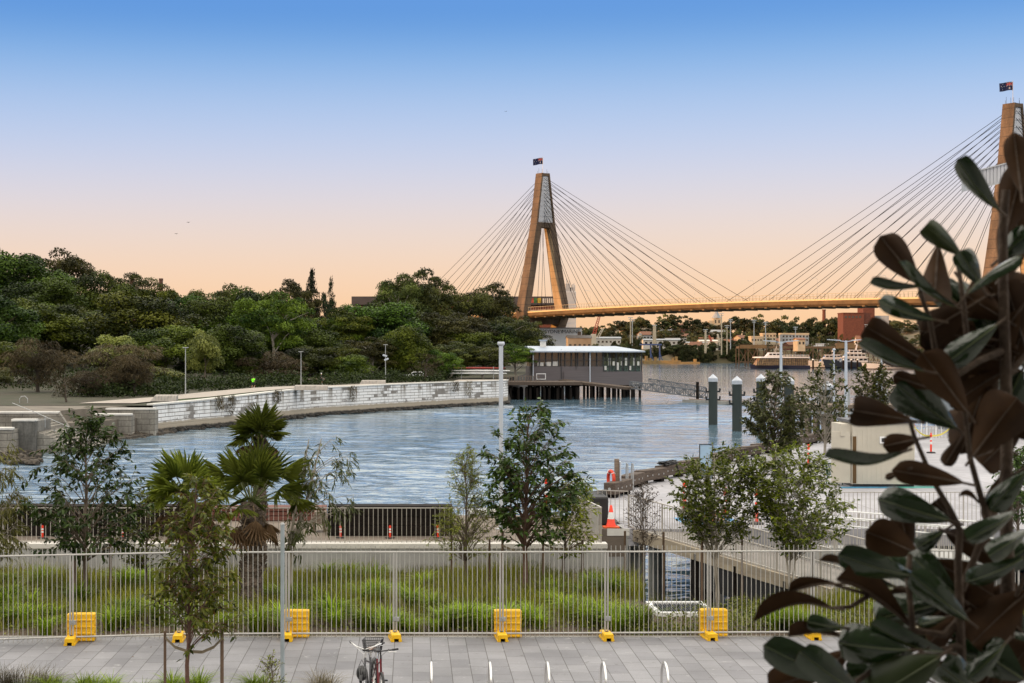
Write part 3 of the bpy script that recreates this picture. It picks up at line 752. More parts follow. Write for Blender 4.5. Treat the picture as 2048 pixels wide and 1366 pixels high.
	for k, (s, t) in enumerate([(-2.6, -2), (-2.2, 2), (1.9, -2.4), (2.7, 1.5), (1.2, 2.4), (-1.1, -2.6)]):
		mb = MB(); mb.tube([q(s, t, 119.8), q(s, t, 121.6 + (k % 3) * .9)], .07, n=5); mb.build('roof_aerial', black_p, p, world=True)
	return p
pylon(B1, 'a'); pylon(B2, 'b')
# stay cables, each one a part
def stays(base, sign, t_first, t_step, n, planes=(-1, 1)):
	for pl in planes:
		for k in range(n):
			top_z = 90.5 + (n and k) * (27.5 / (n - 1)) * 1.0
			tt = sign * (t_first + t_step * k)
			t0 = (base - B1).dot(bv)
			a = base + bu * pl * .9 + bv * sign * 2.2 + Vector((0, 0, top_z - 1.2))
			off = 0 if t0 + tt > -20 else -((-20 - t0 - tt) ** 2) * .0011
			b = bp_(t0 + tt, pl * (HW - .6) + off, deck_z(max(t0 + tt, -60)) + .1)
			mb = MB()
			mid = (a + b) / 2 - Vector((0, 0, .004 * (a - b).length))
			mb.tube([a, (a + mid) / 2 - Vector((0, 0, .0015 * (a - b).length)), mid, (mid + b) / 2 - Vector((0, 0, .0015 * (a - b).length)), b], .125, n=5, cap=False)
			mb.build('stay_cable', cable_m, bridge, world=True)
stays(B1, 1, 17, 12.2, 13); stays(B1, -1, 15, 9.6, 12); stays(B2, -1, 17, 12.2, 13); stays(B2, 1, 15, 9.6, 9)
# street lamps on the deck, each a thing standing on it
def deck_lamp(px):
	# find t whose near edge projects to px
	best = min(np.arange(0, SPAN, .5), key=lambda t: abs(CX + F * bp_(t, 4, 0).x / bp_(t, 4, 0).y - px))
	return bp_(best, 4, deck_z(best))
lamp0 = None
for i, px in enumerate((1180, 1281, 1390, 1507, 1634, 1772)):
	loc = deck_lamp(px); lbl = 'slender curved street lamp on the bridge deck, ' + ['nearest the left pylon', 'second from the left pylon', 'third from the left pylon', 'where the two fans of cables meet', 'second left of the magnolia leaves', 'just left of the magnolia leaves'][i]
	if lamp0 is None:
		lamp0 = thing('street_lamp', lbl, 'street lamp', loc, 0, 'street lamps along the bridge deck')
		mb = MB(); mb.tube([(0, 0, 0), (0, 0, 11.2), (-.5, 0, 11.9), (-2.4, 0, 12.1)], [.16, .1, .09, .07], n=6); mb.build('post', galv, lamp0)
		mb = MB(); mb.box(-3.3, -2.3, -.2, .2, 12.0, 12.18); mb.build('lamp_head', steel_pale, lamp0)
	else: dup(lamp0, loc, 0, lbl)
# flags on the pylons
fl_blue = M('navy_flag_cloth', (.006, .010, .045), rough=.9, var=.1); fl_red = M('red_flag_cloth', (.24, .012, .016), rough=.9, var=.1); fl_white = M('white_flag_cloth', (.36, .36, .36), rough=.9, var=.05)
def flag(base, W, Hh, pole, label, wind, droop):
	t = thing('flag', label, 'flag', base, 0, 'flags on the bridge pylons')
	mb = MB(); mb.tube([(0, 0, 0), (0, 0, pole)], [.14, .08], n=6); mb.lathe([(.02, pole), (.16, pole + .15), (.02, pole + .3)], n=8); mb.build('flagpole', white_p if False else galv, t)
	nx, ny = 84, 42; vs = []; fs = []
	wd = Vector((math.cos(wind), math.sin(wind), 0)); pn = Vector((-wd.y, wd.x, 0))
	for j in range(ny + 1):
		for i in range(nx + 1):
			u, v = i / nx, j / ny
			p = wd * (u * W) + pn * (.30 * math.sin(u * 8 + v * 1.5) * u ** .5) + Vector((0, 0, pole - .3 - Hh + v * Hh - droop * u ** 1.5 + .12 * math.sin(u * 6)))
			vs.append(p)
	mb = MB()
	def star(u, v, cx, cy, r, pts=7):
		du, dv = (u - cx) * 2, v - cy; rr = math.hypot(du, dv)
		if rr > r: return False
		a = math.atan2(dv, du) + math.pi / 2
		m = abs(((a * pts / math.pi) % 2) - 1)
		return rr < r * (.45 + .55 * m)
	def colour(u, v):        # u from the pole, v from the bottom
		if u < .5 and v > .5:
			a, b = u / .5 * 2 - 1, (v - .5) / .5 * 2 - 1
			if abs(a) < .10 or abs(b) < .20: return 1
			if abs(a) < .15 or abs(b) < .28: return 2
			dd = min(abs(a - b), abs(a + b))
			if dd < .11: return 1
			if dd < .20: return 2
			return 0
		for cx, cy, r in ((.25, .25, .15), (.75, .83, .07), (.63, .55, .07), (.86, .61, .07), (.75, .2, .07), (.81, .46, .045)):
			if star(u, v, cx, cy, r): return 2
		return 0
	mb.v = [tuple(v) for v in vs]
	for j in range(ny):
		for i in range(nx):
			a = j * (nx + 1) + i; mb.f.append([a, a + 1, a + nx + 2, a + nx + 1]); mb.m.append(colour((i + .5) / nx, (j + .5) / ny))
	mb.build('flag_cloth', [fl_blue, fl_red, fl_white], t, smooth=True)
flag(B1 + Vector((0, 0, 119.9)), 6.3, 4.0, 10.2, 'navy Australian flag flying from the top of the left bridge pylon', math.pi + .15, .9)
flag(B2 + Vector((0, 0, 119.9)), 6.4, 3.8, 10.3, 'navy Australian flag with white stars on top of the right bridge pylon', math.pi + .1, .8)
# ================================================================ far shore
far_m = M('far_hillside', (.045, .045, .02), col2=(.12, .085, .045), rough=.95, scale=.03, detail=8)
bank_m = M('scrubby_bank', (.02, .026, .012), col2=(.085, .065, .03), rough=.95, scale=.12, detail=8, bump=.8, bscale=.8)
def shoreY(x):
	if x < 105: return 985 + 0 * x
	if x < 200: return 985 + (x - 105) / 95 * 190
	if x < 330: return 1175
	return max(985, 1175 - (x - 330) * .8)
def farz(x, y):
	d = y - shoreY(x)
	if d < 0: return -3
	s = min(1, d / 14); s = s * s * (3 - 2 * s)
	bank = 9.5 if 196 < x < 330 else 3.0
	if 185 < x <= 196: bank = 3 + (x - 185) / 11 * 6.5
	if 330 <= x < 350: bank = 9.5 - (x - 330) / 20 * 6.5
	hill = max(0, min(1, (d - 60) / 420)); hill = hill * hill * (3 - 2 * hill)
	amp = 24 + 5 * math.sin(x * .012 + 1) + 3 * math.sin(x * .031)
	if x < 150: amp *= max(.25, 1 - (150 - x) / 200)
	return -3 + s * (3 + bank) + hill * amp
struct(grid('far_hill', -300, 1300, 960, 2300, 160, 100, farz, far_m))
# far buildings: helper makes a house with walls, roof and windows
brick_m = M('red_brick', (.085, .028, .018), col2=(.15, .052, .032), rough=.9, scale=1.2)
roof_tile = M('red_brown_roof_tile', (.14, .06, .035), col2=(.20, .09, .05), rough=.85, scale=.8)
roof_grey = M('grey_sheet_roof', (.22, .23, .24), rough=.6, var=.15, scale=.4)
cream_w = M('cream_render', (.40, .33, .23), rough=.85, var=.12, scale=.4)
white_w = M('white_render', (.48, .45, .40), rough=.85, var=.1, scale=.4)
tan_w = M('tan_sheet_wall', (.36, .30, .22), rough=.8, var=.1, scale=.3)
grey_w = M('grey_sheet_wall', (.30, .30, .30), rough=.8, var=.12, scale=.3)
def house(name, label, cat, loc, w, d, h, rh, wm, rm, rz=0, group=None, cols=3, rows=1, flat=False, chimney=False):
	t = thing(name, label, cat, loc, rz, group)
	mb = MB(); mb.box(-w / 2, w / 2, -d / 2, d / 2, -3, h)
	if not flat:
		mb.add([(-w / 2, -d / 2, h), (-w / 2, d / 2, h), (-w / 2, 0, h + rh * .93), (w / 2, -d / 2, h), (w / 2, d / 2, h), (w / 2, 0, h + rh * .93)], [(0, 1, 2), (3, 5, 4)])
	mb.build('wall', wm, t)
	mb = MB()
	if flat: mb.box(-w / 2 - .25, w / 2 + .25, -d / 2 - .25, d / 2 + .25, h + .003, h + rh)
	else:
		ov = .5
		for sg in (-1, 1):
			a = [(-w / 2 - ov, sg * (d / 2 + ov), h - ov * rh / d * 2), (w / 2 + ov, sg * (d / 2 + ov), h - ov * rh / d * 2), (w / 2 + ov, 0, h + rh), (-w / 2 - ov, 0, h + rh)]
			mb.hexa(a, [(x, y, z + .25) for x, y, z in a])
	rf = mb.build('roof', rm, t)
	if chimney:
		mb = MB(); mb.box(w * .22, w * .22 + .9, -.5, .5, h + rh * .3, h + rh + 1.2); mb.build('chimney', brick_m, rf)
	ww = w / cols
	for r in range(rows):
		for c in range(cols):
			z0 = .9 + r * (h / rows); x0 = -w / 2 + ww * (c + .25)
			mb = MB(); mb.box(x0, x0 + ww * .5, -d / 2 - .06, -d / 2 + .1, z0, z0 + min(1.5, h / rows * .5)); mb.build('window', glass_dark, t)
	return t
rnd = random.Random(11)
# houses over the hillside
cols_w = [(cream_w, 'cream'), (white_w, 'white'), (brick_m, 'red brick'), (tan_w, 'tan'), (grey_w, 'grey')]
roofs = [(roof_tile, 'red tiled'), (roof_grey, 'grey'), (roof_tile, 'red tiled')]
HP = [(1195, 675), (1222, 672), (1238, 686), (1262, 668), (1290, 660), (1312, 676), (1345, 672), (1368, 663), (1392, 681), (1412, 668), (1437, 659), (1460, 674), (1482, 664), (1512, 672), (1535, 660), (1560, 668), (1584, 678), (1610, 664), (1640, 674), (1668, 668), (1690, 655), (1712, 662), (1735, 650), (1775, 655), (1250, 652), (1405, 650), (1500, 652), (1580, 655), (1655, 655), (1730, 672), (1330, 655), (1362, 648), (1445, 646)]
for i, (px, py) in enumerate(HP):
	Y = 1560 - (py - 645) * 9 + rnd.uniform(-20, 20)
	x = XP(px, Y); gz = farz(x, Y); wm, wn_n = cols_w[(i * 7 + i // 3) % 5]; rm, rn = roofs[(i * 5 + i // 4) % 3]
	z = max(gz, ZP(py, Y) - 4)
	w = rnd.uniform(7, 13)
	house('hillside_house', f'small {wn_n} house with a {rn} roof on the far hillside', 'house', (x, Y, gz), w, rnd.uniform(8, 11), rnd.uniform(3.6, 6), rnd.uniform(1.8, 2.8), wm, rm, rnd.uniform(-.5, .5), f'{wn_n} {rn}-roofed houses on the far hillside', cols=3, rows=rnd.choice((1, 2)), chimney=rnd.random() < .4)
# individual buildings
def far_loc(px, Y): x = XP(px, Y); return Vector((x, Y, farz(x, Y)))
l = far_loc(1702, 1380)
t = thing('brick_block', 'tall red brick industrial block rising above the far trees left of the magnolia', 'building', l)
top = ZP(616, 1380) - l.z; mid = ZP(627, 1380) - l.z
mb = MB(); mb.box(-9, 9, -8, 10, -3, mid); mb.build('main_wall', brick_m, t)
mb = MB(); mb.box(9.01, 19, -6, 12, -3, top); mb.build('tower_wall', brick_m, t)
mb = MB(); mb.box(19.01, 32, -4, 12, -3, mid - 2); mb.build('side_wing', grey_w, t)
for k in range(5):
	mb = MB(); mb.box(-7.6 + k * 3.1, -5.9 + k * 3.1, -8.1, -7.9, mid - 4.2, mid - 2.2); mb.build('window', glass_dark, t)
mb = MB(); mb.box(-9.4, 9.0, -8.4, 10.4, mid + .003, mid + .6); mb.build('parapet', brick_m, t)
house('terrace_block', 'long white three-storey terrace with red hipped roof below the brick block', 'building', far_loc(1742, 1330), 26, 10, 9, 4.5, white_w, roof_tile, 0, cols=8, rows=2)
l = far_loc(1648, 1500); t = thing('brick_chimney', 'lone slim brick chimney on the far skyline left of the brick block', 'chimney', l)
mb = MB(); mb.tube([(0, 0, -3), (0, 0, ZP(621, 1500) - l.z)], [2.0, 1.5], n=10); mb.build('shaft', brick_m, t, smooth=True)
mb = MB(); zt = ZP(621, 1500) - l.z; mb.tube([(0, 0, zt + .003), (0, 0, zt + 1)], 1.8, n=10); mb.build('cap', brick_m, t)
l = far_loc(1433, 1500); t = thing('church_tower', 'cream tower with a pointed spire on the far ridge under the bridge', 'tower', l); zt = ZP(636, 1500) - l.z
mb = MB(); mb.box(-3.6, 3.6, -3.6, 3.6, -3, zt); mb.box(-7.5, -3.61, -3, 3, -3, zt - 2.5); mb.build('tower_wall', cream_w, t)
mb = MB(); mb.lathe([(4.6, zt + .01), (2.2, zt + 4), (.1, zt + 8.5)], n=8); mb.build('spire', roof_grey, t)
for k in (-1, 1):
	mb = MB(); mb.box(k * 1.7 - .6, k * 1.7 + .6, -3.7, -3.5, zt - 5, zt - 1.8); mb.build('window', glass_dark, t)
def shed_px(name, label, cat, px0, px1, ytop, ybot, Y, wm, rm, **kw):
	a = XP(px0, Y); b = XP(px1, Y); z0 = ZP(ybot, Y); h = ZP(ytop, Y) - z0
	return house(name, label, cat, ((a + b) / 2, Y + 6, z0), b - a, 11, h * .8, h * .2, wm, rm, 0, **kw)
shed_px('waterfront_shed', 'long low white shed with a grey roof beside the crane on the far shore', 'shed', 1185, 1242, 674, 688, 1190, white_w, roof_grey, cols=7)
shed_px('waterfront_shed', 'low white shed with a pale roof right of the first mast on the far shore', 'shed', 1288, 1362, 678, 690, 1215, white_w, roof_grey, cols=8)
shed_px('waterfront_shed', 'wide flat white shed with a thin grey roof behind the dark scrubby bank', 'shed', 1368, 1415, 684, 693, 1240, white_w, roof_grey, cols=5)
shed_px('arched_shed', 'white shed near the leaning booms behind the bank', 'shed', 1400, 1436, 680, 693, 1260, white_w, white_w, cols=4)
shed_px('cream_house', 'two-storey cream house with flat roof above the ferry', 'house', 1526, 1552, 666, 682, 1260, cream_w, cream_w, cols=4, rows=2, flat=True)
shed_px('cream_house', 'low wide cream building left of the two-storey cream house', 'building', 1503, 1525, 672, 684, 1250, cream_w, cream_w, cols=4, flat=True)
shed_px('flat_roofed_house', 'long grey flat-roofed building with a strip of windows above the yachts', 'building', 1564, 1618, 666, 684, 1270, grey_w, cream_w, cols=8, rows=2, flat=True)
shed_px('signal_box', 'small cream hut with a pyramid roof on the trestle bridge', 'hut', 1596, 1611, 676, 692, 905, cream_w, roof_tile, cols=2)
shed_px('tan_workshop', 'plain tan metal workshop below the marine sign', 'workshop', 1136, 1183, 671, 696, 955, tan_w, roof_grey, cols=5)
# marina building with its sign
Y = 985; a, b = XP(1071, Y), XP(1164, Y); z0 = 2.5; zt = ZP(657, Y)
t = thing('marina_building', 'white marina building with black lettering behind the left pylon leg', 'building', ((a + b) / 2, Y + 8, z0))
mb = MB(); mb.box(a, b, Y + .0, Y + 16, z0 - 1, zt); mb.build('wall', white_p, t, world=True)
mb = MB(); mb.box(a - .4, b + .4, Y - .4, Y + 16.4, zt + .003, zt + .6); mb.build('roof', roof_grey, t, world=True)
mb = MB(); mb.box(XP(1155, Y), XP(1162, Y), Y - .1, Y + .1, z0 + 1, ZP(663, Y)); mb.build('window', glass_dark, t, world=True)
for txt, px in (('SYDNEY', 1089.5), ('MARINE', 1124)):
	me = text_mesh(txt, 3.1, .05); me.materials.append(black_p)
	o = link_mesh('lettering', me, t); rl, _ = ROOT[t.name]
	o.location = Vector((XP(px, Y), Y - .08, ZP(666.5, Y))) - rl; o.rotation_euler = (R(90), 0, 0); o.scale = (1.0, 1, 1)
# long dark building with murals behind the left pylon, and the grey silo tower
Y = 1120
dark_w = M('dark_cladding', (.045, .04, .042), rough=.7, var=.2, scale=.2)
a, b = XP(706, Y), XP(1122, Y)
t = thing('long_warehouse', 'long dark flat-roofed warehouse with brick walls behind the trees and left pylon', 'building', ((a + b) / 2, Y + 15, 5))
mb = MB(); mb.box(a, b, Y, Y + 30, 0, ZP(612, Y)); mb.build('brick_wall', brick_m, t, world=True)
mb = MB(); mb.box(a - 1, b + 1, Y - 1.5, Y + 31, ZP(609.5, Y), ZP(593, Y)); mb.build('roof_band', dark_w, t, world=True)
mb = MB(); mb.box(a, b + .5, Y - .7, Y + 30, ZP(632, Y), ZP(620, Y)); mb.build('loading_canopy', roof_grey, t, world=True)
for px0, px1, c in ((1056, 1073, (.03, .11, .03)), (1074, 1082, (.30, .22, .03)), (1060, 1067, (.28, .05, .03))):
	mb = MB(); dz = .06 if px0 == 1060 else 0; mb.box(XP(px0, Y), XP(px1, Y), Y - 1.62 - dz, Y - 1.503, ZP(606, Y), ZP(596, Y) + dz * 0);
	mb.build('mural_panel', M('mural_%d' % px0, c, var=.6, scale=.5, rough=.8), t, world=True)
for k in range(7):
	px = 1085 + k * 4.2; mb = MB(); mb.box(XP(px, Y), XP(px + 2.6, Y), Y - 1.62, Y - 1.503, ZP(606, Y), ZP(597, Y)); mb.build('white_panel', white_w, t, world=True)
Y = 1090; silo_m = M('grey_silo_concrete', (.40, .40, .40), rough=.85, var=.12, scale=.1, stretch=(1, 1, .2))
t = thing('silo_tower', 'tall grey silo tower with rooftop aerials directly behind the left pylon', 'tower', (XP(1141, Y), Y + 5, 3))
mb = MB(); mb.box(XP(1128, Y), XP(1152, Y), Y, Y + 12, 0, ZP(583, Y)); mb.build('tower_wall', silo_m, t, world=True, bev=.3)
mb = MB(); mb.box(XP(1132, Y), XP(1141, Y), Y + 2, Y + 9, ZP(583, Y) + .003, ZP(567, Y)); mb.box(XP(1143, Y), XP(1151, Y), Y + 2, Y + 9, ZP(583, Y) + .003, ZP(574, Y)); mb.build('plant_room', grey_w, t, world=True)
mb = MB()
for px, yt in ((1134, 556), (1137, 560), (1140, 562), (1146, 568), (1149, 566), (1151, 570)): mb.tube([(XP(px, Y), Y + 4, ZP(583, Y) - .5), (XP(px, Y), Y + 4, ZP(yt, Y))], .25, n=5)
mb.build('aerial', galv, t, world=True)
# twin brick chimneys beyond the park trees
for px, yt, lab in ((264.5, 553, 'dark square brick chimney above the park trees, the left one of two'), (322, 557, 'dark square brick chimney above the park trees, the right one of two')):
	Y = 900; t = thing('square_chimney', lab, 'chimney', (XP(px, Y), Y, 8)); zt = ZP(yt, Y)
	w = .95
	mb = MB(); mb.loft([[(x * s + XP(px, Y), y * s + Y, z) for x, y in ((-1, -1), (1, -1), (1, 1), (-1, 1))] for s, z in ((1.3, 6), (w, zt))]); mb.build('shaft', M('soot_brick', (.06, .035, .028), rough=.9), t, world=True)
	mb = MB(); mb.box(XP(px, Y) - 1.1, XP(px, Y) + 1.1, Y - 1.1, Y + 1.1, zt - 1.2, zt + .05); mb.build('cap', M('soot_brick', ()), t, world=True)
# crane with red lattice boom, and pale leaning boom
crane_red = M('crane_red_paint', (.42, .07, .03), rough=.5, var=.2); crane_w = M('crane_cream_paint', (.6, .52, .40), rough=.5, var=.1)
def lattice(mb, a, b, w, n, r=.12):
	a = Vector(a); b = Vector(b); d = (b - a).normalized(); s1 = d.cross(Vector((0, 1, 0))).normalized(); s2 = d.cross(s1).normalized()
	cs = [s1 * w / 2 + s2 * w / 2, -s1 * w / 2 + s2 * w / 2, -s1 * w / 2 - s2 * w / 2, s1 * w / 2 - s2 * w / 2]
	for c in cs: mb.beam(a + c, b + c * .6, r * 2, r * 2)
	for i in range(n):
		p = a + (b - a) * i / n; q_ = a + (b - a) * (i + 1) / n
		for k in range(4): mb.beam(p + cs[k] * (1 - .4 * i / n), q_ + cs[(k + 1) % 4] * (1 - .4 * (i + 1) / n), r * 1.3, r * 1.3)
Y = 1150; t = thing('harbour_crane', 'red lattice boom crane leaning right on the far shore beside the white shed', 'crane', (XP(1187, Y), Y, 2.5))
mb = MB(); mb.box(XP(1182, Y), XP(1192, Y), Y - 2, Y + 2, 2, ZP(668, Y)); mb.build('cab', crane_w, t, world=True)
mb = MB(); lattice(mb, (XP(1187, Y), Y, ZP(672, Y)), (XP(1199, Y), Y, ZP(631, Y)), 2.2, 9, .18); mb.build('boom', crane_red, t, world=True)
mb = MB(); lattice(mb, (XP(1194, Y), Y - 3, ZP(676, Y)), (XP(1205, Y), Y - 3, ZP(657, Y)), 1.6, 5, .16); mb.build('jib', crane_w, t, world=True)
for px0, y0, px1, y1, mt, lab in ((1427, 692, 1418, 671, crane_red, 'red boom leaning left on the bank beside the white shed'), (1441, 691, 1435, 668, crane_w, 'cream boom leaning left beside the red boom on the bank')):
	Y = 1230; t = thing('leaning_boom', lab, 'crane boom', P(px0, y0, Y)); mb = MB(); lattice(mb, P(px0, y0 + 2, Y), P(px1, y1, Y), 1.3, 6, .2); mb.build('boom', mt, t, world=True)
	mb = MB(); p = P(px0, y0, Y); mb.box(p.x - 1.6, p.x + 1.6, p.y - 1.5, p.y + 1.5, p.z - 4, p.z - .2); mb.build('base', black_p, t, world=True)
# tall lighting masts along the far shore
for px, yt, yb, lab, r in ((1261, 636, 688, 'pale twin lighting mast on the far shore right of the crane', .5), (1264.5, 640, 688, 'second pole of the twin mast right of the crane', .4), (1309, 651, 690, 'short white column mast behind the work barge', 1.6), (1411, 660, 692, 'short white beacon column by the white shed', 1.0), (1443, 628, 695, 'tallest cream lighting mast on the bank below the church tower', .55), (1454, 652, 694, 'brown timber pole right of the tallest mast', .5), (1461, 640, 692, 'thin grey lamp mast on the bank right of the brown pole', .35), (1508, 641, 694, 'thin grey lamp mast above the ferry bow', .35), (1531, 645, 692, 'slender pale mast above the middle of the ferry', .4), (1591, 655, 694, 'pale mast beside the cream hut on the trestle bridge', .35), (1734, 650, 688, 'white mast near the first magnolia leaves', .45), (1348, 620, 655, 'thin tower crane mast on the ridge under the bridge', .3)):
	Y = 1180 if yb > 660 else 1480
	base = P(px, yb + 4, Y); t = thing('lighting_mast', lab, 'mast', base)
	mb = MB(); mb.tube([(0, 0, -4), (0, 0, ZP(yt, Y) - base.z)], [r, r * .7], n=8); mb.build('post', cream_w if r > .4 else galv, t, smooth=True)
	mb = MB(); zt = ZP(yt, Y) - base.z; mb.box(-1.8, 1.8, -.3, .3, zt, zt + .5); mb.box(-1.3, 1.3, -.25, .25, zt - 1.4, zt - 1.0); mb.build('lamp_bar', galv, t)
# work barge with gantry, golden in the sun
Y = 1100; b0 = P(1340, 728, Y)
barge_m = M('barge_yellow_steel', (.28, .17, .055), col2=(.17, .115, .05), rough=.7, scale=.3)
t = thing('work_barge', 'low ochre work barge with blue gantry legs moored at the far bank', 'barge', (b0.x, Y, 0))
mb = MB(); mb.box(XP(1288, Y), XP(1362, Y), Y, Y + 10, -.4, ZP(721, Y)); mb.box(XP(1362, Y) + .01, XP(1400, Y), Y, Y + 8, -.4, ZP(724, Y)); mb.build('hull', barge_m, t, world=True)
mb = MB()
for px, yt in ((1292, 712), (1299, 716), (1310, 714), (1345, 715), (1352, 713), (1390, 718)):
	mb.box(XP(px, Y), XP(px + 5, Y), Y + 3, Y + 6, ZP(724.5, Y), ZP(yt, Y))
mb.build('deck_cargo', barge_m, t, world=True)
mb = MB()
for px in (1303, 1321):
	mb.beam((XP(px, Y), Y + 4, ZP(722, Y)), (XP(px, Y), Y + 4, ZP(690, Y)), .9, .9); mb.beam((XP(px + 6, Y), Y + 4, ZP(722, Y)), (XP(px - 1, Y), Y + 4, ZP(702, Y)), .5, .5)
mb.beam((XP(1281, Y), Y + 4, ZP(689, Y)), (XP(1325, Y), Y + 4, ZP(689, Y)), 1.6, 1.0)
mb.build('gantry', M('blue_gantry_paint', (.05, .07, .16), rough=.5), t, world=True)
# timber trestle bridge behind the boats
Y = 935; tb = M('trestle_timber', (.05, .035, .025), col2=(.12, .085, .055), rough=.9, scale=.5)
a, b = P(1478, 700, Y), P(1990, 702, Y)
t = thing('trestle_bridge', 'long low dark timber trestle bridge behind the moored boats', 'bridge', (a.x, Y, 0))
zt = ZP(691.5, Y); zb = ZP(697, Y)
mb = MB(); mb.box(a.x, b.x, Y, Y + 9, zb, zt - .3); mb.build('deck', M('trestle_deck', (.09, .062, .035), rough=.85, var=.25, scale=.3), t, world=True)
mb = MB(); x = a.x
while x < b.x:
	for yy in (Y + .3, Y + 8.5): mb.beam((x, yy, -2), (x, yy, zb + .1), .5, .5)
	mb.beam((x, Y + .3, .8), (x + 5.5, Y + .3, zb), .3, .3); mb.beam((x + 5.5, Y + .3, .8), (x, Y + .3, zb), .3, .3)
	x += 5.5
mb.beam((a.x, Y + .3, 2.6), (b.x, Y + .3, 2.6), .4, .4); mb.build('trestle', tb, t, world=True)
mb = MB(); x = a.x
while x < b.x: mb.beam((x, Y + .1, zt - .4), (x, Y + .1, zt + 1.0), .15, .15); x += 2.75
for h in (.5, 1.0): mb.beam((a.x, Y + .1, zt + h), (b.x, Y + .1, zt + h), .12, .15)
mb.build('guard_rail', tb, t, world=True)
for i, (p0, p1) in enumerate(((1480, 1533), (1672, 1745))):
	mb = MB(); mb.box(XP(p0, Y), XP(p1, Y), Y - .5, Y - .1, zb, ZP(686 if i else 690, Y)); mb.build('hoarding', M('ochre_boards', (.13, .085, .04), rough=.8, var=.2, scale=.4), t, world=True)
# ================================================================ boats
navy_m = M('navy_hull_paint', (.012, .014, .035), rough=.3, var=.1); gel = M('white_gelcoat', (.62, .60, .58), rough=.25, var=.05); boat_glass = GLASS('boat_window', (.02, .02, .025)); amber = M('amber_saloon_reflection', (.26, .17, .08), rough=.5, var=.7, scale=1.0)  # amber carries the golden reflection in the ferry saloon's glazing
def hull(mb, Ln, B, h_bow, h_st, flare=.3, n=14, draft=.6):
	secs = []
	for i in range(n + 1):
		u = i / n; x = -Ln / 2 + Ln * u                      # bow at +x
		w = B / 2 * (1 - max(0, (u - .45) / .55) ** 2.2) + .02; h = h_st + (h_bow - h_st) * max(0, (u - .2) / .8) ** 1.6
		wl = w * (1 - flare * max(0, (u - .3) / .7) ** 1.0 * .8); xo = (h * .35) * max(0, (u - .8) / .2)
		secs.append([(x - xo * .0, -wl * .85, -draft), (x, -wl, .0), (x + xo, -w, h), (x + xo, w, h), (x, wl, 0), (x, wl * .85, -draft)])
	mb.loft(secs); return mb
def tier(mb, x0, x1, w0, w1, z0, z1, rake0=.0, rake1=.0):
	mb.hexa([(x0, -w0 / 2, z0), (x1, -w0 / 2, z0), (x1, w0 / 2, z0), (x0, w0 / 2, z0)], [(x0 + rake0, -w1 / 2, z1), (x1 - rake1, -w1 / 2, z1), (x1 - rake1, w1 / 2, z1), (x0 + rake0, w1 / 2, z1)])
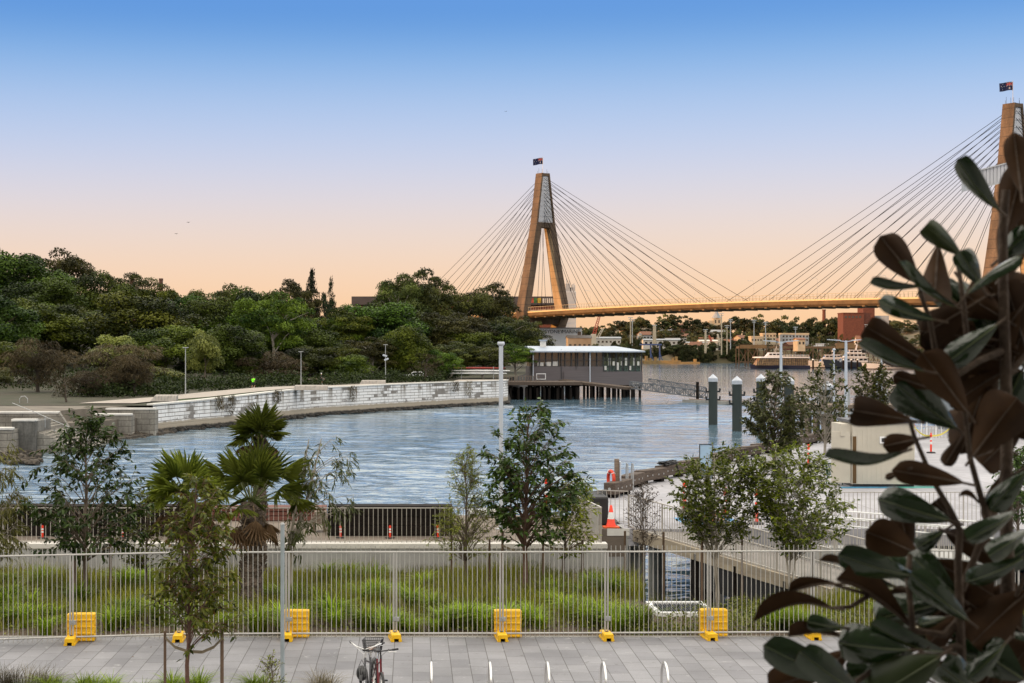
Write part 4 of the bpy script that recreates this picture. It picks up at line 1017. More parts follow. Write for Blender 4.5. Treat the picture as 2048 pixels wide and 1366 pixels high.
def yacht(label, px0, px1, pyw, heading, h_bow, tiers, hull_m, mast_z, portholes=0, name='motor_yacht'):
	Y = YG(pyw, 0); xa, xb = XP(px0, Y), XP(px1, Y); Ln = abs(xb - xa) * .97
	t = thing(name, label, 'boat', ((xa + xb) / 2, Y, 0), math.pi if heading < 0 else 0)
	B = Ln * .22
	mb = MB(); hull(mb, Ln, B, h_bow, h_bow * .62, .4); h_ = mb.build('hull', hull_m, t, smooth=True)
	mb = MB(); hull(mb, Ln * 1.002, B * 1.006, .5, .5, .4, draft=.1); mb.build('boot_stripe', navy_m, h_, smooth=True)
	if portholes:
		mb = MB()
		for k in range(portholes):
			u = -.30 + .5 * k / portholes
			for sg in (-1, 1): mb.obox((Ln * u, sg * B * .5, h_bow * .42), (Ln * .02, .3, .5))
		mb.build('porthole', boat_glass, h_)
	for i, (a, b, w, z0, z1, k0, k1) in enumerate(tiers):
		mb = MB(); tier(mb, a * Ln, b * Ln, B * w, B * w * .93, z0, z1, k0, k1); c = mb.build('cabin', gel, t, bev=.08)
		nW = max(3, int((b - a) * Ln / 2.2))
		mb = MB(); hh = (z1 - z0)
		for sg in (-1, 1):
			for k in range(nW):
				xx = a * Ln + k0 * .5 + ((b - a) * Ln - k0 * .5 - k1 * .7) * (k + .5) / nW
				mb.obox((xx, sg * B * w * .486, z0 + hh * .58), (((b - a) * Ln - k1) / nW * .76, .16, hh * .42))
		mb.hexa([(b * Ln - k1 * .36 - .1, -B * w * .42, z0 + hh * .36), (b * Ln - k1 * .36 + .04, -B * w * .42, z0 + hh * .36), (b * Ln - k1 * .36 + .04, B * w * .42, z0 + hh * .36), (b * Ln - k1 * .36 - .1, B * w * .42, z0 + hh * .36)],
				[(b * Ln - k1 * .8 - .1, -B * w * .4, z0 + hh * .8), (b * Ln - k1 * .8 + .04, -B * w * .4, z0 + hh * .8), (b * Ln - k1 * .8 + .04, B * w * .4, z0 + hh * .8), (b * Ln - k1 * .8 - .1, B * w * .4, z0 + hh * .8)])
		mb.build('window', boat_glass, c)
		mb = MB(); mb.box(a * Ln - .5, b * Ln - k1 + .4, -B * w * .5, B * w * .5, z1 + .003, z1 + .16); mb.build('deck_roof', gel, c, bev=.04)
	zt = tiers[-1][4]; xm = (tiers[-1][0] + tiers[-1][1]) / 2 * Ln
	mb = MB(); mb.beam((xm - .8, 0, zt), (xm - 1.6, 0, mast_z - .8), 1.1, .5); mb.tube([(xm - 1.6, 0, mast_z - 1), (xm - 1.8, 0, mast_z + 1.6)], .08, n=6); mb.beam((xm - 1.5, -1.3, mast_z - .9), (xm - 1.5, 1.3, mast_z - .9), .25, .2)
	mb.lathe([(.05, mast_z - 1.0), (.45, mast_z - .8), (.45, mast_z - .4), (.05, mast_z - .1)], (xm - .4, .8, 0), n=10); mb.build('mast', gel, t)
	mb = MB(); zr = h_bow * .80
	pts = [(Ln * u, -B * .49 * (1 - max(0, (u - .0) / .52) ** 2.0), (h_bow * .62 + h_bow * .38 * max(0, (u + .3) / .8) ** 1.6) + .9) for u in np.linspace(.05, .49, 12)]
	mb.tube(pts, .05, n=5, cap=False)
	for p in pts[::2]: mb.tube([(p[0], p[1], p[2] - .95), p], .04, n=5)
	mb.build('bow_rail', stainless, t)
	return t
yacht('white motor yacht moored just right of the ferry, its bow towards it', 1614, 1692, 736, -1, 4.2, [(-.40, .20, .86, 2.8, 5.0, .4, 1.6), (-.36, .10, .74, 5.0, 7.0, .4, 1.5)], gel, 9.5, 5)
yacht('large white motor yacht with dark hull and tall radar mast amid the moored boats', 1650, 1742, 736.5, -1, 4.8, [(-.42, .22, .86, 3.2, 5.6, .4, 1.6), (-.38, .12, .78, 5.6, 7.8, .4, 1.7), (-.30, .02, .6, 7.8, 9.6, .4, 1.2)], M('charcoal_hull_paint', (.05, .045, .05), rough=.3, var=.1), 13.2, 0)
yacht('sleek low white motor yacht nearest the magnolia leaves among the moored boats', 1726, 1832, 739, -1, 3.4, [(-.44, .12, .80, 2.3, 4.2, .3, 3.2), (-.34, .0, .62, 4.2, 5.6, .3, 1.6)], gel, 7.2, 7)
# ferry
Y = YG(737, 0); xa, xb = XP(1502, Y), XP(1616, Y); Ln = xb - xa
t = thing('harbour_ferry', 'wide white-roofed ferry with glowing glazed saloon and navy hull, leftmost of the moored boats', 'ferry', ((xa + xb) / 2, Y, 0), math.pi)
mb = MB(); hull(mb, Ln, 9, 2.1, 1.6, .3); mb.build('hull', navy_m, t, smooth=True)
mb = MB(); tier(mb, -Ln * .47, Ln * .44, 8.2, 7.6, 1.7, 5.4, .3, 2.2); mb.build('saloon', amber, t)
mb = MB()
for k in range(25):
	x = -Ln * .465 + k * Ln * .89 / 24
	for sg in (-1, 1): mb.beam((x, sg * 4.2, 1.7), (x - (.5 if k > 18 else 0), sg * 3.95, 5.4), .22, .16)
for z in (2.4, 3.9):
	for sg in (-1, 1): mb.beam((-Ln * .47, sg * 4.17, z), (Ln * .42, sg * 4.1, z), .12, .14)
mb.build('window_frame', M('dark_frame', (.05, .04, .035), rough=.5), t)
mb = MB(); mb.loft([[(x, -4.7 * w, 5.45), (x, -4.4 * w, 6.1), (x, 4.4 * w, 6.1), (x, 4.7 * w, 5.45)] for x, w in ((-Ln * .5, .9), (-Ln * .48, 1), (Ln * .36, 1), (Ln * .43, .8), (Ln * .46, .4))]); mb.build('roof', gel, t)
mb = MB(); tier(mb, -Ln * .05, Ln * .25, 5.2, 4.6, 6.11, 8.3, .4, 1.8); c = mb.build('wheelhouse', gel, t, bev=.1)
mb = MB()
for sg in (-1, 1):
	for k in range(4): mb.obox((-Ln * .02 + k * 1.9, sg * 2.5, 7.3), (1.4, .18, .8))
mb.build('window', boat_glass, c)
mb = MB(); mb.tube([(2, 0, 8.2), (1.5, 0, 11.5)], .1, n=6); mb.beam((.9, -1, 10), (.9, 1, 10), .5, .15); mb.beam((3, 0, 8.2), (1.6, 0, 11), .12, .12); mb.build('mast', gel, t)
mb = MB()
for sg in (-1, 1):
	for z in (6.9, 7.3): mb.tube([(-Ln * .48, sg * 4.2, z - .3), (-Ln * .07, sg * 4.2, z - .3)], .05, n=5)
	for k in range(10): mb.tube([(-Ln * .48 + k * 1.4, sg * 4.2, 6.1), (-Ln * .48 + k * 1.4, sg * 4.2, 7)], .04, n=5)
mb.build('roof_rail', stainless, t)
# mooring piles among the boats
mp0 = None
for i, px in enumerate((1626, 1687, 1703, 1715, 1777)):
	Y = YG(738, 0) - 6; l = (XP(px, Y), Y, 0); lab = 'dark timber mooring pile among the moored boats, ' + ('left of the large yacht', 'in front of the lamp post', 'before the large yacht cabin', 'at the yacht stern', 'before the sleek low yacht')[i]
	if mp0 is None:
		mp0 = thing('mooring_pile', lab, 'pile', l, 0, 'mooring piles among the boats')
		mb = MB(); mb.tube([(0, 0, -2), (0, 0, 4.6)], .45, n=8); mb.build('shaft', timber_dark, mp0, smooth=True)
		mb = MB(); mb.lathe([(.5, 4.5), (.5, 4.8), (.1, 5.2)], n=8); mb.build('cap', white_p, mp0)
	else: dup(mp0, l, 0, lab)
# ================================================================ pavilion on piles, wharf and gangway
pav_wall = M('purple_grey_boards', (.10, .088, .092), col2=(.135, .118, .122), rough=.8, scale=.6, stretch=(.3, .3, 14))
pav_roof = M('blue_grey_sheet_roof', (.33, .38, .45), rough=.45, var=.08, scale=.3)
frame_dk = M('charcoal_frame', (.03, .03, .033), rough=.5)
pav_in = M('pavilion_interior', (.17, .11, .06), rough=.9, var=.5, scale=.5)
Y0 = 311.0; zf = ZP(768, Y0); zs = ZP(733, Y0); ze = ZP(703, Y0); zr = ZP(692, Y0)
xl, xr_ = XP(1065, Y0), XP(1285, Y0)
pav = thing('waterside_pavilion', 'long grey boarded restaurant pavilion on piles with a pale blue roof and glazed upper storey', 'building', ((xl + xr_) / 2, Y0, 0), R(2.0))
W_ = xr_ - xl; hw = W_ / 2; D = 13.0; xg = -hw + W_ * .64
mb = MB(); mb.box(-hw, xg, 0, D, zf, zs); mb.box(xg + .001, hw, 0, D, zf, zs - 1.06); mb.build('wall', pav_wall, pav)
mb = MB(); mb.box(-hw + W_ * .285, hw + .02, -.35, -.003, zf - .2, zs - 1.0); mb.build('wall_panel', pav_wall, pav)
mb = MB(); mb.box(xg, hw - .3, .25, .5, zs - 1.05, ze); mb.build('glazing', CLEAR('clear_glass'), pav)
mb = MB(); mb.box(xg, hw - .3, D - .5, D - .4, zs - 1.05, ze); mb.box(hw - .35, hw - .25, .52, D - .52, zs - 1.05, ze); mb.build('rear_glazing', CLEAR('clear_glass'), pav)
mb = MB()
for k in range(7): x = xg + .3 + k * (hw - xg - .6) / 6; mb.box(x - .06, x + .06, D - .3, D - .1, zs - 1.05, ze)
mb.box(xg, hw - .3, D - .3, D - .1, zs + 1.1, zs + 1.2); mb.build('rear_frame', frame_dk, pav)
mb = MB(); mb.box(-hw + .2, xg - .003, .5, .7, zs + .003, ze); mb.build('dark_glazing', glass_dark, pav)
mb = MB(); mb.box(-hw + .2, xg - .1, 1.2, D - .3, zs + .004, ze - .1); mb.build('inner_room', pav_in, pav)
mb = MB()
n = 17
for i in range(n + 1):
	x = -hw + .1 + (W_ - .2) * i / n
	if x < xg - .2: mb.box(x - .09, x + .09, .1, .45, zs + .003, ze)
	else: mb.box(x - .10, x + .10, .05, .24, zs - 1.05, ze)
for z in (zs + 1.25, ze - .12): mb.box(-hw + .1, hw - .1, .12, .26, z - .06, z + .06)
mb.box(xg, hw - .1, .02, .26, zs - 1.1, zs - .98); mb.build('window_frame', frame_dk, pav)
for i in range(9):          # pale blinds and posters behind the panes
	x = xg + .35 + i * (hw - xg - .8) / 8.6; z0 = zs + (.2 if i % 3 else -.7); mb = MB(); mb.box(x, x + .42, .20, .246, z0, z0 + (1.5 if i % 2 else .8)); mb.build('window_blind', conc_pale, pav)
for i in range(3):
	x = -hw + 1 + i * 1.5; mb = MB(); mb.box(x, x + 1.2, .44, .495, zs + .1, zs + .8 + .1 * i); mb.build('window_blind', conc_pale, pav)
mb = MB()
mb.add([(-hw - .6, -1.2, ze + .1), (hw + .4, -1.2, ze + .1), (hw - 4.6, 4.5, zr), (-hw - .6, 4.5, zr), (hw + .4, D + .8, ze + .1), (-hw - .6, D + .8, ze + .1), (hw - 4.6, D - 4.5, zr), (-hw - .6, D - 4.5, zr),
		(-hw - .6, -1.2, ze - .15), (hw + .4, -1.2, ze - .15), (hw + .4, D + .8, ze - .15), (-hw - .6, D + .8, ze - .15)],
       [(0, 1, 2, 3), (1, 4, 6, 2), (3, 2, 6, 7), (5, 7, 6, 4), (8, 9, 1, 0), (9, 10, 4, 1), (10, 11, 5, 4), (11, 8, 0, 3, 7, 5), (8, 11, 10, 9)])
rf = mb.build('roof', pav_roof, pav)
mb = MB(); x = -hw + W_ * .115; mb.box(x - .55, x + .55, 3.2, 4.2, zr - .6, zr + 1.0); mb.build('vent_stack', conc_pale, rf)
mb = MB(); mb.box(x - .75, x + .75, 3.0, 4.4, zr + 1.003, zr + 1.25); mb.build('vent_cap', pav_roof, rf)
for x in (-hw + .05, -hw + W_ * .52):
	mb = MB(); mb.tube([(x, -.42, zf + .2), (x, -.42, ze)], .12, n=8); mb.build('downpipe', steel_pale, pav)
for fx in (.26, .395, .65):
	mb = MB(); x = -hw + W_ * fx; mb.box(x - .06, x + .06, -.1, -.003, zf + 2.9 if fx > .3 else zf + 1, ze + .4 if fx < .5 else zs); mb.build('pipe', frame_dk, pav)
mb = MB(); mb.box(-hw + .7, -hw + 2.6, -.08, -.003, zf + .9, zf + 2.1); wf = mb.build('window', white_p, pav)
mb = MB(); mb.box(-hw + .85, -hw + 2.45, -.11, -.083, zf + 1.05, zf + 1.95); mb.build('pane', pav_wall, wf)
rnd = random.Random(4); pm_ = None
for i in range(14):
	for j in range(3):
		x = -hw + .6 + i * (W_ - 1.2) / 13 + rnd.uniform(-.3, .3); y = .4 + j * 5.6
		if pm_ is None: mb = MB(); mb.tube([(0, 0, -2.2), (0, 0, zf - .423)], .26, n=8); po = mb.build('pile', timber_dark, pav, smooth=True); pm_ = po.data; po.location = (x, y, 0)
		else: link_mesh('pile', pm_, pav).location = (x, y, 0)
for j in range(3): mb = MB(); mb.box(-hw, hw, .2 + j * 5.6, .6 + j * 5.6, zf - .42, zf - .003); mb.build('bearer', timber_dark, pav)
# timber wharf left of the pavilion
wx0, wx1 = XP(1006, 300), XP(1118, 300)
t = thing('timber_wharf', 'old dark timber wharf on piles between the sea wall and the pavilion', 'wharf', (wx0, 300, 0))
zd = ZP(763, 300)
mb = MB(); mb.box(wx0 - 2, wx1 + 4, 296, 309, zd - .35, zd); mb.box(wx0 - 2, wx1 + 4, 295.6, 296 - .003, zd - .6, zd - .05); mb.build('deck', timber_seat, t, world=True)
for i in range(13):
	for j in range(3):
		x = wx0 - 1 + i * (wx1 - wx0 + 4) / 12 + rnd.uniform(-.3, .3); link_mesh('pile', pm_, t).location = (x - wx0, 296.4 + j * 5 - 300, 0)
mb = MB()
for i in range(17):
	x = wx0 - 1.6 + i * (XP(1078, 296) - wx0 + 1.6) / 16; mb.beam((x, 296.2, zd), (x, 296.2, zd + 1.1), .1, .1)
for h in (.15, 1.1): mb.beam((wx0 - 1.6, 296.2, zd + h), (XP(1078, 296), 296.2, zd + h), .1, .08)
mb.build('railing', timber, t, world=True)
# gangway: sloping walk under the pavilion, then an aluminium truss down to the pontoon
alu = M('aluminium', (.13, .135, .145), rough=.5, metal=.2, var=.08)
t = thing('gangway', 'sloping aluminium truss gangway from the pavilion down to the floating pontoon', 'gangway', P(1270, 772, 296))
def truss(mb, a, b, h, n, r=.06):
	a = Vector(a); b = Vector(b); u = Vector((0, 0, h))
	mb.beam(a, b, r * 2, r * 2); mb.beam(a + u, b + u, r * 2, r * 2)
	for i in range(n + 1):
		p = a + (b - a) * i / n; mb.beam(p, p + u, r * 1.5, r * 1.5)
		if i < n:
			q = a + (b - a) * (i + 1) / n
			mb.beam(p if i % 2 else p + u, q + u if i % 2 else q, r * 1.5, r * 1.5)
A, B_ = P(1262, 776.5, 292), P(1415, 797, 286)
mb = MB()
for dy in (0, 2.0): truss(mb, A + Vector((0, dy, 0)), B_ + Vector((0, dy, 0)), 1.25, 14, .10)
mb.build('truss', alu, t, world=True)
mb = MB(); mb.hexa([A, B_, B_ + Vector((0, 2, 0)), A + Vector((0, 2, 0))], [v + Vector((0, 0, .12)) for v in (A, B_, B_ + Vector((0, 2, 0)), A + Vector((0, 2, 0)))]); mb.build('tread', conc_dark, t, world=True)
A2, B2_ = P(1300, 767, 300), P(1412, 784, 300)
mb = MB()
for dy in (0, 2.0): truss(mb, A2 + Vector((0, dy, 0)), B2_ + Vector((0, dy, 0)), .9, 12, .08)
mb.build('truss', alu, t, world=True)
mb = MB(); mb.beam(A2 + Vector((-3, 1, .0)), A2 + Vector((0, 1, 0)), 2.0, .2); mb.beam(A2 + Vector((0, 1, .0)), B2_ + Vector((0, 1, 0)), 2.0, .15); mb.build('tread', conc_dark, t, world=True)
C1, C2 = P(1125, 762, 308.5), P(1262, 777, 292)
t = thing('access_ramp', 'low timber ramp sloping along the foot of the pavilion wall', 'ramp', C1)
mb = MB(); mb.beam(C1, C2, 2.0, .45); mb.build('deck', timber_seat, t, world=True)
mb = MB()
for i in range(15):
	p = C1 + (C2 - C1) * i / 14 + Vector((0, -1, 0)); mb.beam(p, p + Vector((0, 0, .35)), .1, .1)
mb.beam(C1 + Vector((0, -1, .35)), C2 + Vector((0, -1, .35)), .1, .08); mb.build('kerb_rail', timber, t, world=True)
# pontoon and its dark guide post
yp = YG(799, .3)
t = thing('pontoon', 'long thin floating pontoon reaching from the gangway past the marine piles', 'pontoon', (XP(1380, yp), yp, 0))
mb = MB(); a = P(1376, 797, 284); b = P(1560, 800, 262)
mb.beam(Vector((a.x, a.y, .25)), Vector((b.x, b.y, .25)), 2.6, .5); mb.build('float', conc_dark, t, world=True)
mb = MB(); mb.beam(Vector((a.x, a.y - 1.3, .55)), Vector((b.x, b.y - 1.3, .55)), .15, .2); mb.build('rubbing_strip', timber, t, world=True)
t = thing('guide_post', 'slim dark guide post standing on the pontoon left of the first marine pile', 'post', (XP(1395, 286), 286, 0))
mb = MB(); mb.tube([(0, 0, -2), (0, 0, ZP(765, 286))], .28, n=8); mb.build('shaft', timber_dark, t, smooth=True)
mb = MB(); mb.tube([(0, 0, ZP(765, 286) + .003), (0, 0, ZP(763.5, 286))], .31, n=8); mb.build('cap', black_r, t)
# the big round piles with white pointed caps
pile_m = M('dark_green_pile_sleeve', (.02, .028, .026), col2=(.035, .045, .042), rough=.5, scale=.6, stretch=(1, 1, .2))
pile0 = None
for px, ytop, Y, lab in ((1426, 748, 197, 'dark marine pile with white conical cap, leftmost of the row and beside the gangway'), (1474, 752, 182, 'dark marine pile with white conical cap second from the left, slightly nearer'),
                         (1522, 748, 192, 'dark marine pile with white conical cap at the left edge of the leafy tree'), (1578, 752, 178, 'dark marine pile with white conical cap behind the right edge of the leafy tree'),
                         (1655, 762, 176, 'dark marine pile with grey cap behind the sparse young tree, rightmost of the row')):
	zt = ZP(ytop, Y)
	if pile0 is None:
		zt0 = zt
		pile0 = thing('marine_pile', lab, 'pile', (XP(px, Y), Y, 0), 0, 'white-capped marine piles')
		mb = MB(); mb.tube([(0, 0, -4), (0, 0, zt - .85)], .56, n=20); mb.build('sleeve', pile_m, pile0, smooth=True)
		mb = MB(); mb.lathe([(.60, zt - .95), (.60, zt - .52), (.03, zt)], n=20); mb.build('cap', M('pale_blue_grey_cap', (.44, .47, .52), rough=.45, var=.15, scale=2), pile0, smooth=True)
		for z in (zt - 2.2, zt - 3.2):
			mb = MB()
			for sg in (-1, 1):
				mb.box(sg * .56 - (.35 if sg < 0 else -.0), sg * .56 + (.35 if sg > 0 else -.0), -.12, .12, z - .1, z + .1); mb.box(sg * .86 - .09, sg * .86 + .09, -.12, .12, z + .1, z + .42)
			mb.build('guide_bracket', black_p, pile0)
	else: dup(pile0, (XP(px, Y), Y, zt - zt0), 0, lab)
# the timber jetty beyond the promenade at the right
t = thing('timber_jetty', 'old timber jetty on rows of piles behind the sparse young trees', 'jetty', (XP(1700, 158), 158, 0))
za = ZP(810, 158)
mb = MB(); mb.box(XP(1612, 158), XP(1830, 158), 158, 164, za - .35, za); mb.box(XP(1540, 168), XP(1700, 168), 168, 170, za - .9, za - .7); mb.build('deck', timber, t, world=True)
x = XP(1614, 158); pj = None
while x < XP(1828, 158):
	for yy in (158.3, 163.6):
		if pj is None: mb = MB(); mb.tube([(0, 0, -2), (0, 0, za - .36)], .2, n=8); o = mb.build('pile', timber, t, smooth=True); pj = o.data
		else: o = link_mesh('pile', pj, t)
		o.location = (x - XP(1700, 158), yy - 158, 0)
	x += .85
mb = MB()
for px in (1638, 1700, 1775): mb.tube([(XP(px, 158), 158.4, za), (XP(px, 158), 158.4, za + 1.6)], .12, n=6)
mb.beam((XP(1638, 158), 158.4, za + .9), (XP(1830, 158), 158.4, za + .9), .08, .08); mb.beam((XP(1612, 158), 158.1, za - .8), (XP(1830, 158), 158.1, za - .8), .2, .25); mb.build('railing', galv, t, world=True)
# ================================================================ left shore: steps, quay blocks, terraces
sand_st = BRICK('grey_sandstone_blocks', (.25, .23, .195), (.34, .315, .27), (.10, .09, .075), 1.7, .62, .03, .9, .45)
def block_px(name, label, cat, px0, px1, ytop, Y, zb, depth, mat, cop=True, courses=0):
	a, b = XP(px0, Y), XP(px1, Y); zt = ZP(ytop, Y)
	t = thing(name, label, cat, ((a + b) / 2, Y, zb))
	mb = MB(); mb.box(a, b, Y, Y + depth, zb - 1.5, zt - .22)
	mb.build('wall_face', mat, t, world=True)
	if cop:
		mb = MB(); mb.box(a - .06, b + .06, Y - .08, Y + min(depth, .9), zt - .217, zt); mb.build('coping', conc_pale, t, world=True, bev=.03)
	return t
block_px('quay_block', 'tall square concrete quay block at the foot of the stone steps', 'wall', 24, 71, 838, 143.5, 0, 6, BRICK('quay_concrete', (.17, .165, .15), (.22, .21, .19), (.10, .095, .085), 3.2, 1.5, .02, .9, .6))
block_px('quay_wall', 'pale quay wall with dark joints running off the left edge of the photo', 'wall', -260, 23, 855, 141, 0, 6, sand_st)
t = block_px('retaining_wall', 'grey stone retaining wall above the steps with a sloping right end', 'wall', -60, 116, 823, 156, 1.5, .8, sand_st)
mb = MB()
a = Vector((XP(116.3, 156), 156, 0)); zt = ZP(823, 156); b = Vector((XP(142, 156), 156, 0)); zl = ZP(862, 156)
mb.hexa([a + Vector((0, 0, 0)), b + Vector((0, 0, 0)), b + Vector((0, .8, 0)), a + Vector((0, .8, 0))], [a + Vector((0, 0, zt)), b + Vector((0, 0, zl)), b + Vector((0, .8, zl)), a + Vector((0, .8, zt))])
mb.build('sloping_end', sand_st, t, world=True)
t = thing('stone_steps', 'flight of pale stone steps going down to the water at the left', 'steps', (XP(100, 150), 150, 0))
mb = MB(); ns = 13
for i in range(ns):
	z1 = ZP(846, 152) * (1 - i / ns) + .1; x0 = XP(71.5, 150) + i * .43
	mb.box(x0, x0 + .43, 144.2, 155.9, -1.2, z1)
mb.build('tread', sand_st, t, world=True)
mb = MB(); p0 = Vector((XP(72, 146), 146, ZP(843, 150) + 1.0)); p1 = Vector((XP(72, 146) + 5.6, 146, 1.1)); mb.tube([p0 + Vector((-2.2, 0, .9)), p0, p1, p1 + Vector((.3, 0, 0))], .035, n=6)
for k in (.15, .5, .85): q = p0 + (p1 - p0) * k; mb.tube([q, q - Vector((0, 0, 1.0))], .04, n=6)
mb.build('handrail', galv, t, world=True)
for px0, px1, yt, Y, lab in ((195, 310, 816, 172, 'low pale terrace wall with stone seat directly left of the sea wall'), (190, 262, 827, 168, 'lowest terrace wall beside the bare tree above the rubble beach'), (205, 345, 806, 186, 'upper terrace wall behind the bare trees, level with the path')):
	block_px('terrace_wall', lab, 'wall', px0, px1, yt, Y, 1.2, 2.2, sand_st)
# stepped low end of the sea wall
block_px('sea_wall_step', 'low stained stepped end block of the sea wall above the rubble', 'wall', 250, 309, 832, 178, 0, 3.2, M('stained_stone', (.34, .31, .26), col2=(.60, .58, .54), rough=.9, scale=.5, stretch=(1, 1, 3), detail=8))
# concrete slab seats on the path
for px0, px1, yb, lab in ((583, 655, 779, 'sloping pale concrete slab seat on the path left of the second person'), (718, 771, 768, 'sloping pale concrete slab seat on the path near the middle of the sea wall'), (300, 352, 801, 'broad pale ribbed concrete slab seat by the bare trees')):
	Y = YG(yb, 3.95); a, b = XP(px0, Y), XP(px1, Y)
	t = thing('slab_seat', lab, 'seat', ((a + b) / 2, Y, 3.9)); mb = MB(); seat_m = M('warm_concrete_slab', (.30, .27, .24), rough=.85, var=.15)
	mb.hexa([(a, Y, 3.85), (b, Y, 3.85), (b, Y + 1.6, 3.85), (a, Y + 1.6, 3.85)], [(a + .4, Y + .35, 4.4), (b, Y + .35, 4.4), (b, Y + 1.6, 4.55), (a + .4, Y + 1.6, 4.55)])
	mb.build('slab', seat_m, t, world=True, bev=.03)
	mb = MB()
	for k in range(7): x = a + .5 + (b - a - .6) * k / 6.5; mb.hexa([(x, Y + .05, 3.95), (x + .07, Y + .05, 3.95), (x + .07, Y + .06, 3.95), (x, Y + .06, 3.95)], [(x, Y + .32, 4.41), (x + .07, Y + .32, 4.41), (x + .07, Y + .9, 4.48), (x, Y + .9, 4.48)])
	mb.build('groove_rib', conc_dark, t, world=True)
# park bench
Y = YG(768, 3.95); x = XP(632, Y)
t = thing('park_bench', 'slatted grey park bench behind the second person, against the trees', 'bench', (x, Y, 3.95))
mb = MB();
for k in range(4): mb.box(-1.4, 1.4, -.25 + k * .14, -.14 + k * .14, .43, .47)
mb.build('seat', timber, t)
mb = MB()
for k in range(3): mb.box(-1.4, 1.4, .3, .34, .55 + k * .15, .66 + k * .15)
mb.build('backrest', timber, t)
for s in (-1, 1): mb = MB(); mb.beam((s * 1.1, -.2, 0), (s * 1.1, -.2, .43), .07, .07); mb.beam((s * 1.1, .3, 0), (s * 1.1, .33, 1.0), .07, .07); mb.build('leg', galv, t)
# thin park lamps
pl0 = None
for px, yt, yb, lab in ((371, 696, 790, 'thin grey park lamp in front of the yellow-green column tree'), (602, 704, 775, 'thin grey park lamp between the rounded trees'), (771, 690, 766, 'dark park pole with signs behind the slab seat')):
	Y = YG(yb, 4.0) + 6; base = Vector((XP(px, Y), Y, 3.95)); h = ZP(yt, Y) - 3.95
	t = thing('park_lamp', lab, 'lamp post', base); mb = MB(); mb.tube([(0, 0, 0), (0, 0, h)], [.08, .05], n=6); mb.build('post', galv, t)
	mb = MB(); mb.box(-.35, .35, -.12, .12, h + .003, h + .1); mb.build('lamp_head', galv, t)
	if px == 771:
		mb = MB(); mb.obox((-.1, -.1, h * .72), (.75, .06, .3), mat=Matrix.Rotation(.3, 3, 'Y')); mb.obox((.15, -.1, h * .62), (.75, .06, .3), mat=Matrix.Rotation(-.4, 3, 'Y')); mb.build('sign_blade', steel_pale, t)
# bollards / low white post arc near the left
t = thing('hoop_barrier', 'small white curved hoop barrier under the leftmost bare tree', 'barrier', G(48, 806, 3.2))
mb = MB(); mb.tube([(-.5, 0, 0), (-.5, 0, .5), (-.3, 0, .75), (.1, 0, .8), (.4, 0, .5), (.42, 0, 0)], .05, n=6); mb.build('hoop', galv, t, smooth=True)
# white car half hidden behind the trees, rowing shells on a rack
car_w = M('white_car_paint', (.7, .7, .7), rough=.25, var=.03, coat=.5)
Y = 285; x = XP(832, Y); t = thing('parked_car', 'white parked car half hidden behind the trunks above the sea wall', 'car', (x, Y, 4.0))
mb = MB()
prof = [(-2.15, .4), (-2.15, .8), (-1.9, .95), (-1.1, 1.02), (-.55, 1.45), (.95, 1.47), (1.6, 1.0), (2.1, .9), (2.15, .45)]
mb.loft([[(px_, y, pz_) for px_, pz_ in prof] for y in (-.85, .85)]); mb.build('body', car_w, t, bev=.08)
mb = MB(); mb.hexa([(-.95, -.87, 1.03), (1.35, -.87, 1.03), (1.35, .87, 1.03), (-.95, .87, 1.03)], [(-.5, -.87, 1.38), (.9, -.87, 1.4), (.9, .87, 1.4), (-.5, .87, 1.38)]); mb.build('window', glass_dark, t)
for sx in (-1.35, 1.35):
	for sy in (-.8, .8):
		mb = MB(); mb.lathe([(.2, -.1), (.33, -.1), (.33, .1), (.2, .1)], (sx, sy, .33), n=16, axis='Y'); w_ = mb.build('wheel', black_r, t)
		mb = MB(); mb.lathe([(.19, -.11), (.19, .11)], (sx, sy, .33), n=12, axis='Y'); mb.build('rim', galv, w_)
Y = 296; t = thing('rowing_shells', 'stack of long white rowing shells on a rack left of the timber wharf', 'boats', (XP(955, Y), Y, 4.0))
for k, (z, dx, cm) in enumerate(((1.0, 0, white_p), (1.5, .6, white_p), (2.0, -.3, M('red_hull', (.25, .03, .02), rough=.4)))):
	mb = MB(); mb.loft([[(-5.5 + 11 * u + dx, math.cos(a) * .3 * math.sin(math.pi * min(max(u, .03), .97)) ** .6, z + math.sin(a) * .2 * math.sin(math.pi * min(max(u, .03), .97)) ** .5) for a in np.linspace(0, 2 * math.pi, 9)[:-1]] for u in np.linspace(0, 1, 15)]); mb.build('shell', cm, t, smooth=True)
mb = MB()
for x in (-3, 3):
	for y in (-.4, .4): mb.beam((x, y, 0), (x, y, 2.3), .08, .08)
	for z in (.75, 1.27, 1.77): mb.beam((x, -.5, z), (x, .5, z), .07, .06)
mb.build('rack', galv, t)
# ================================================================ people
skin = M('skin', (.42, .24, .16), rough=.6, var=.1)
def person(loc, rz, label, joints, top_m, short_m, hair_m, hgt=1.8, shoe_m=None):
	"""one continuous skinned body; clothes are children"""
	t = thing('person', label, 'person', loc, rz)
	J, E, Rr = joints
	me = bpy.data.meshes.new('body'); me.from_pydata([J[k] for k in J], [], []); keys = list(J)
	bm = bmesh.new(); vs = [bm.verts.new(J[k]) for k in keys]
	for a, b in E: bm.edges.new((vs[keys.index(a)], vs[keys.index(b)]))
	bm.to_mesh(me); bm.free()
	o = link_mesh('body', me, t)
	md = o.modifiers.new('skin', 'SKIN'); md.use_smooth_shade = True
	for i, k in enumerate(keys):
		sv = me.skin_vertices[0].data[i]; sv.radius = (Rr[k], Rr[k]); sv.use_root = (k == 'pelvis')
	o.modifiers.new('sub', 'SUBSURF').levels = 1
	o.modifiers['sub'].render_levels = 2
	me.materials.append(skin)
	return t, J
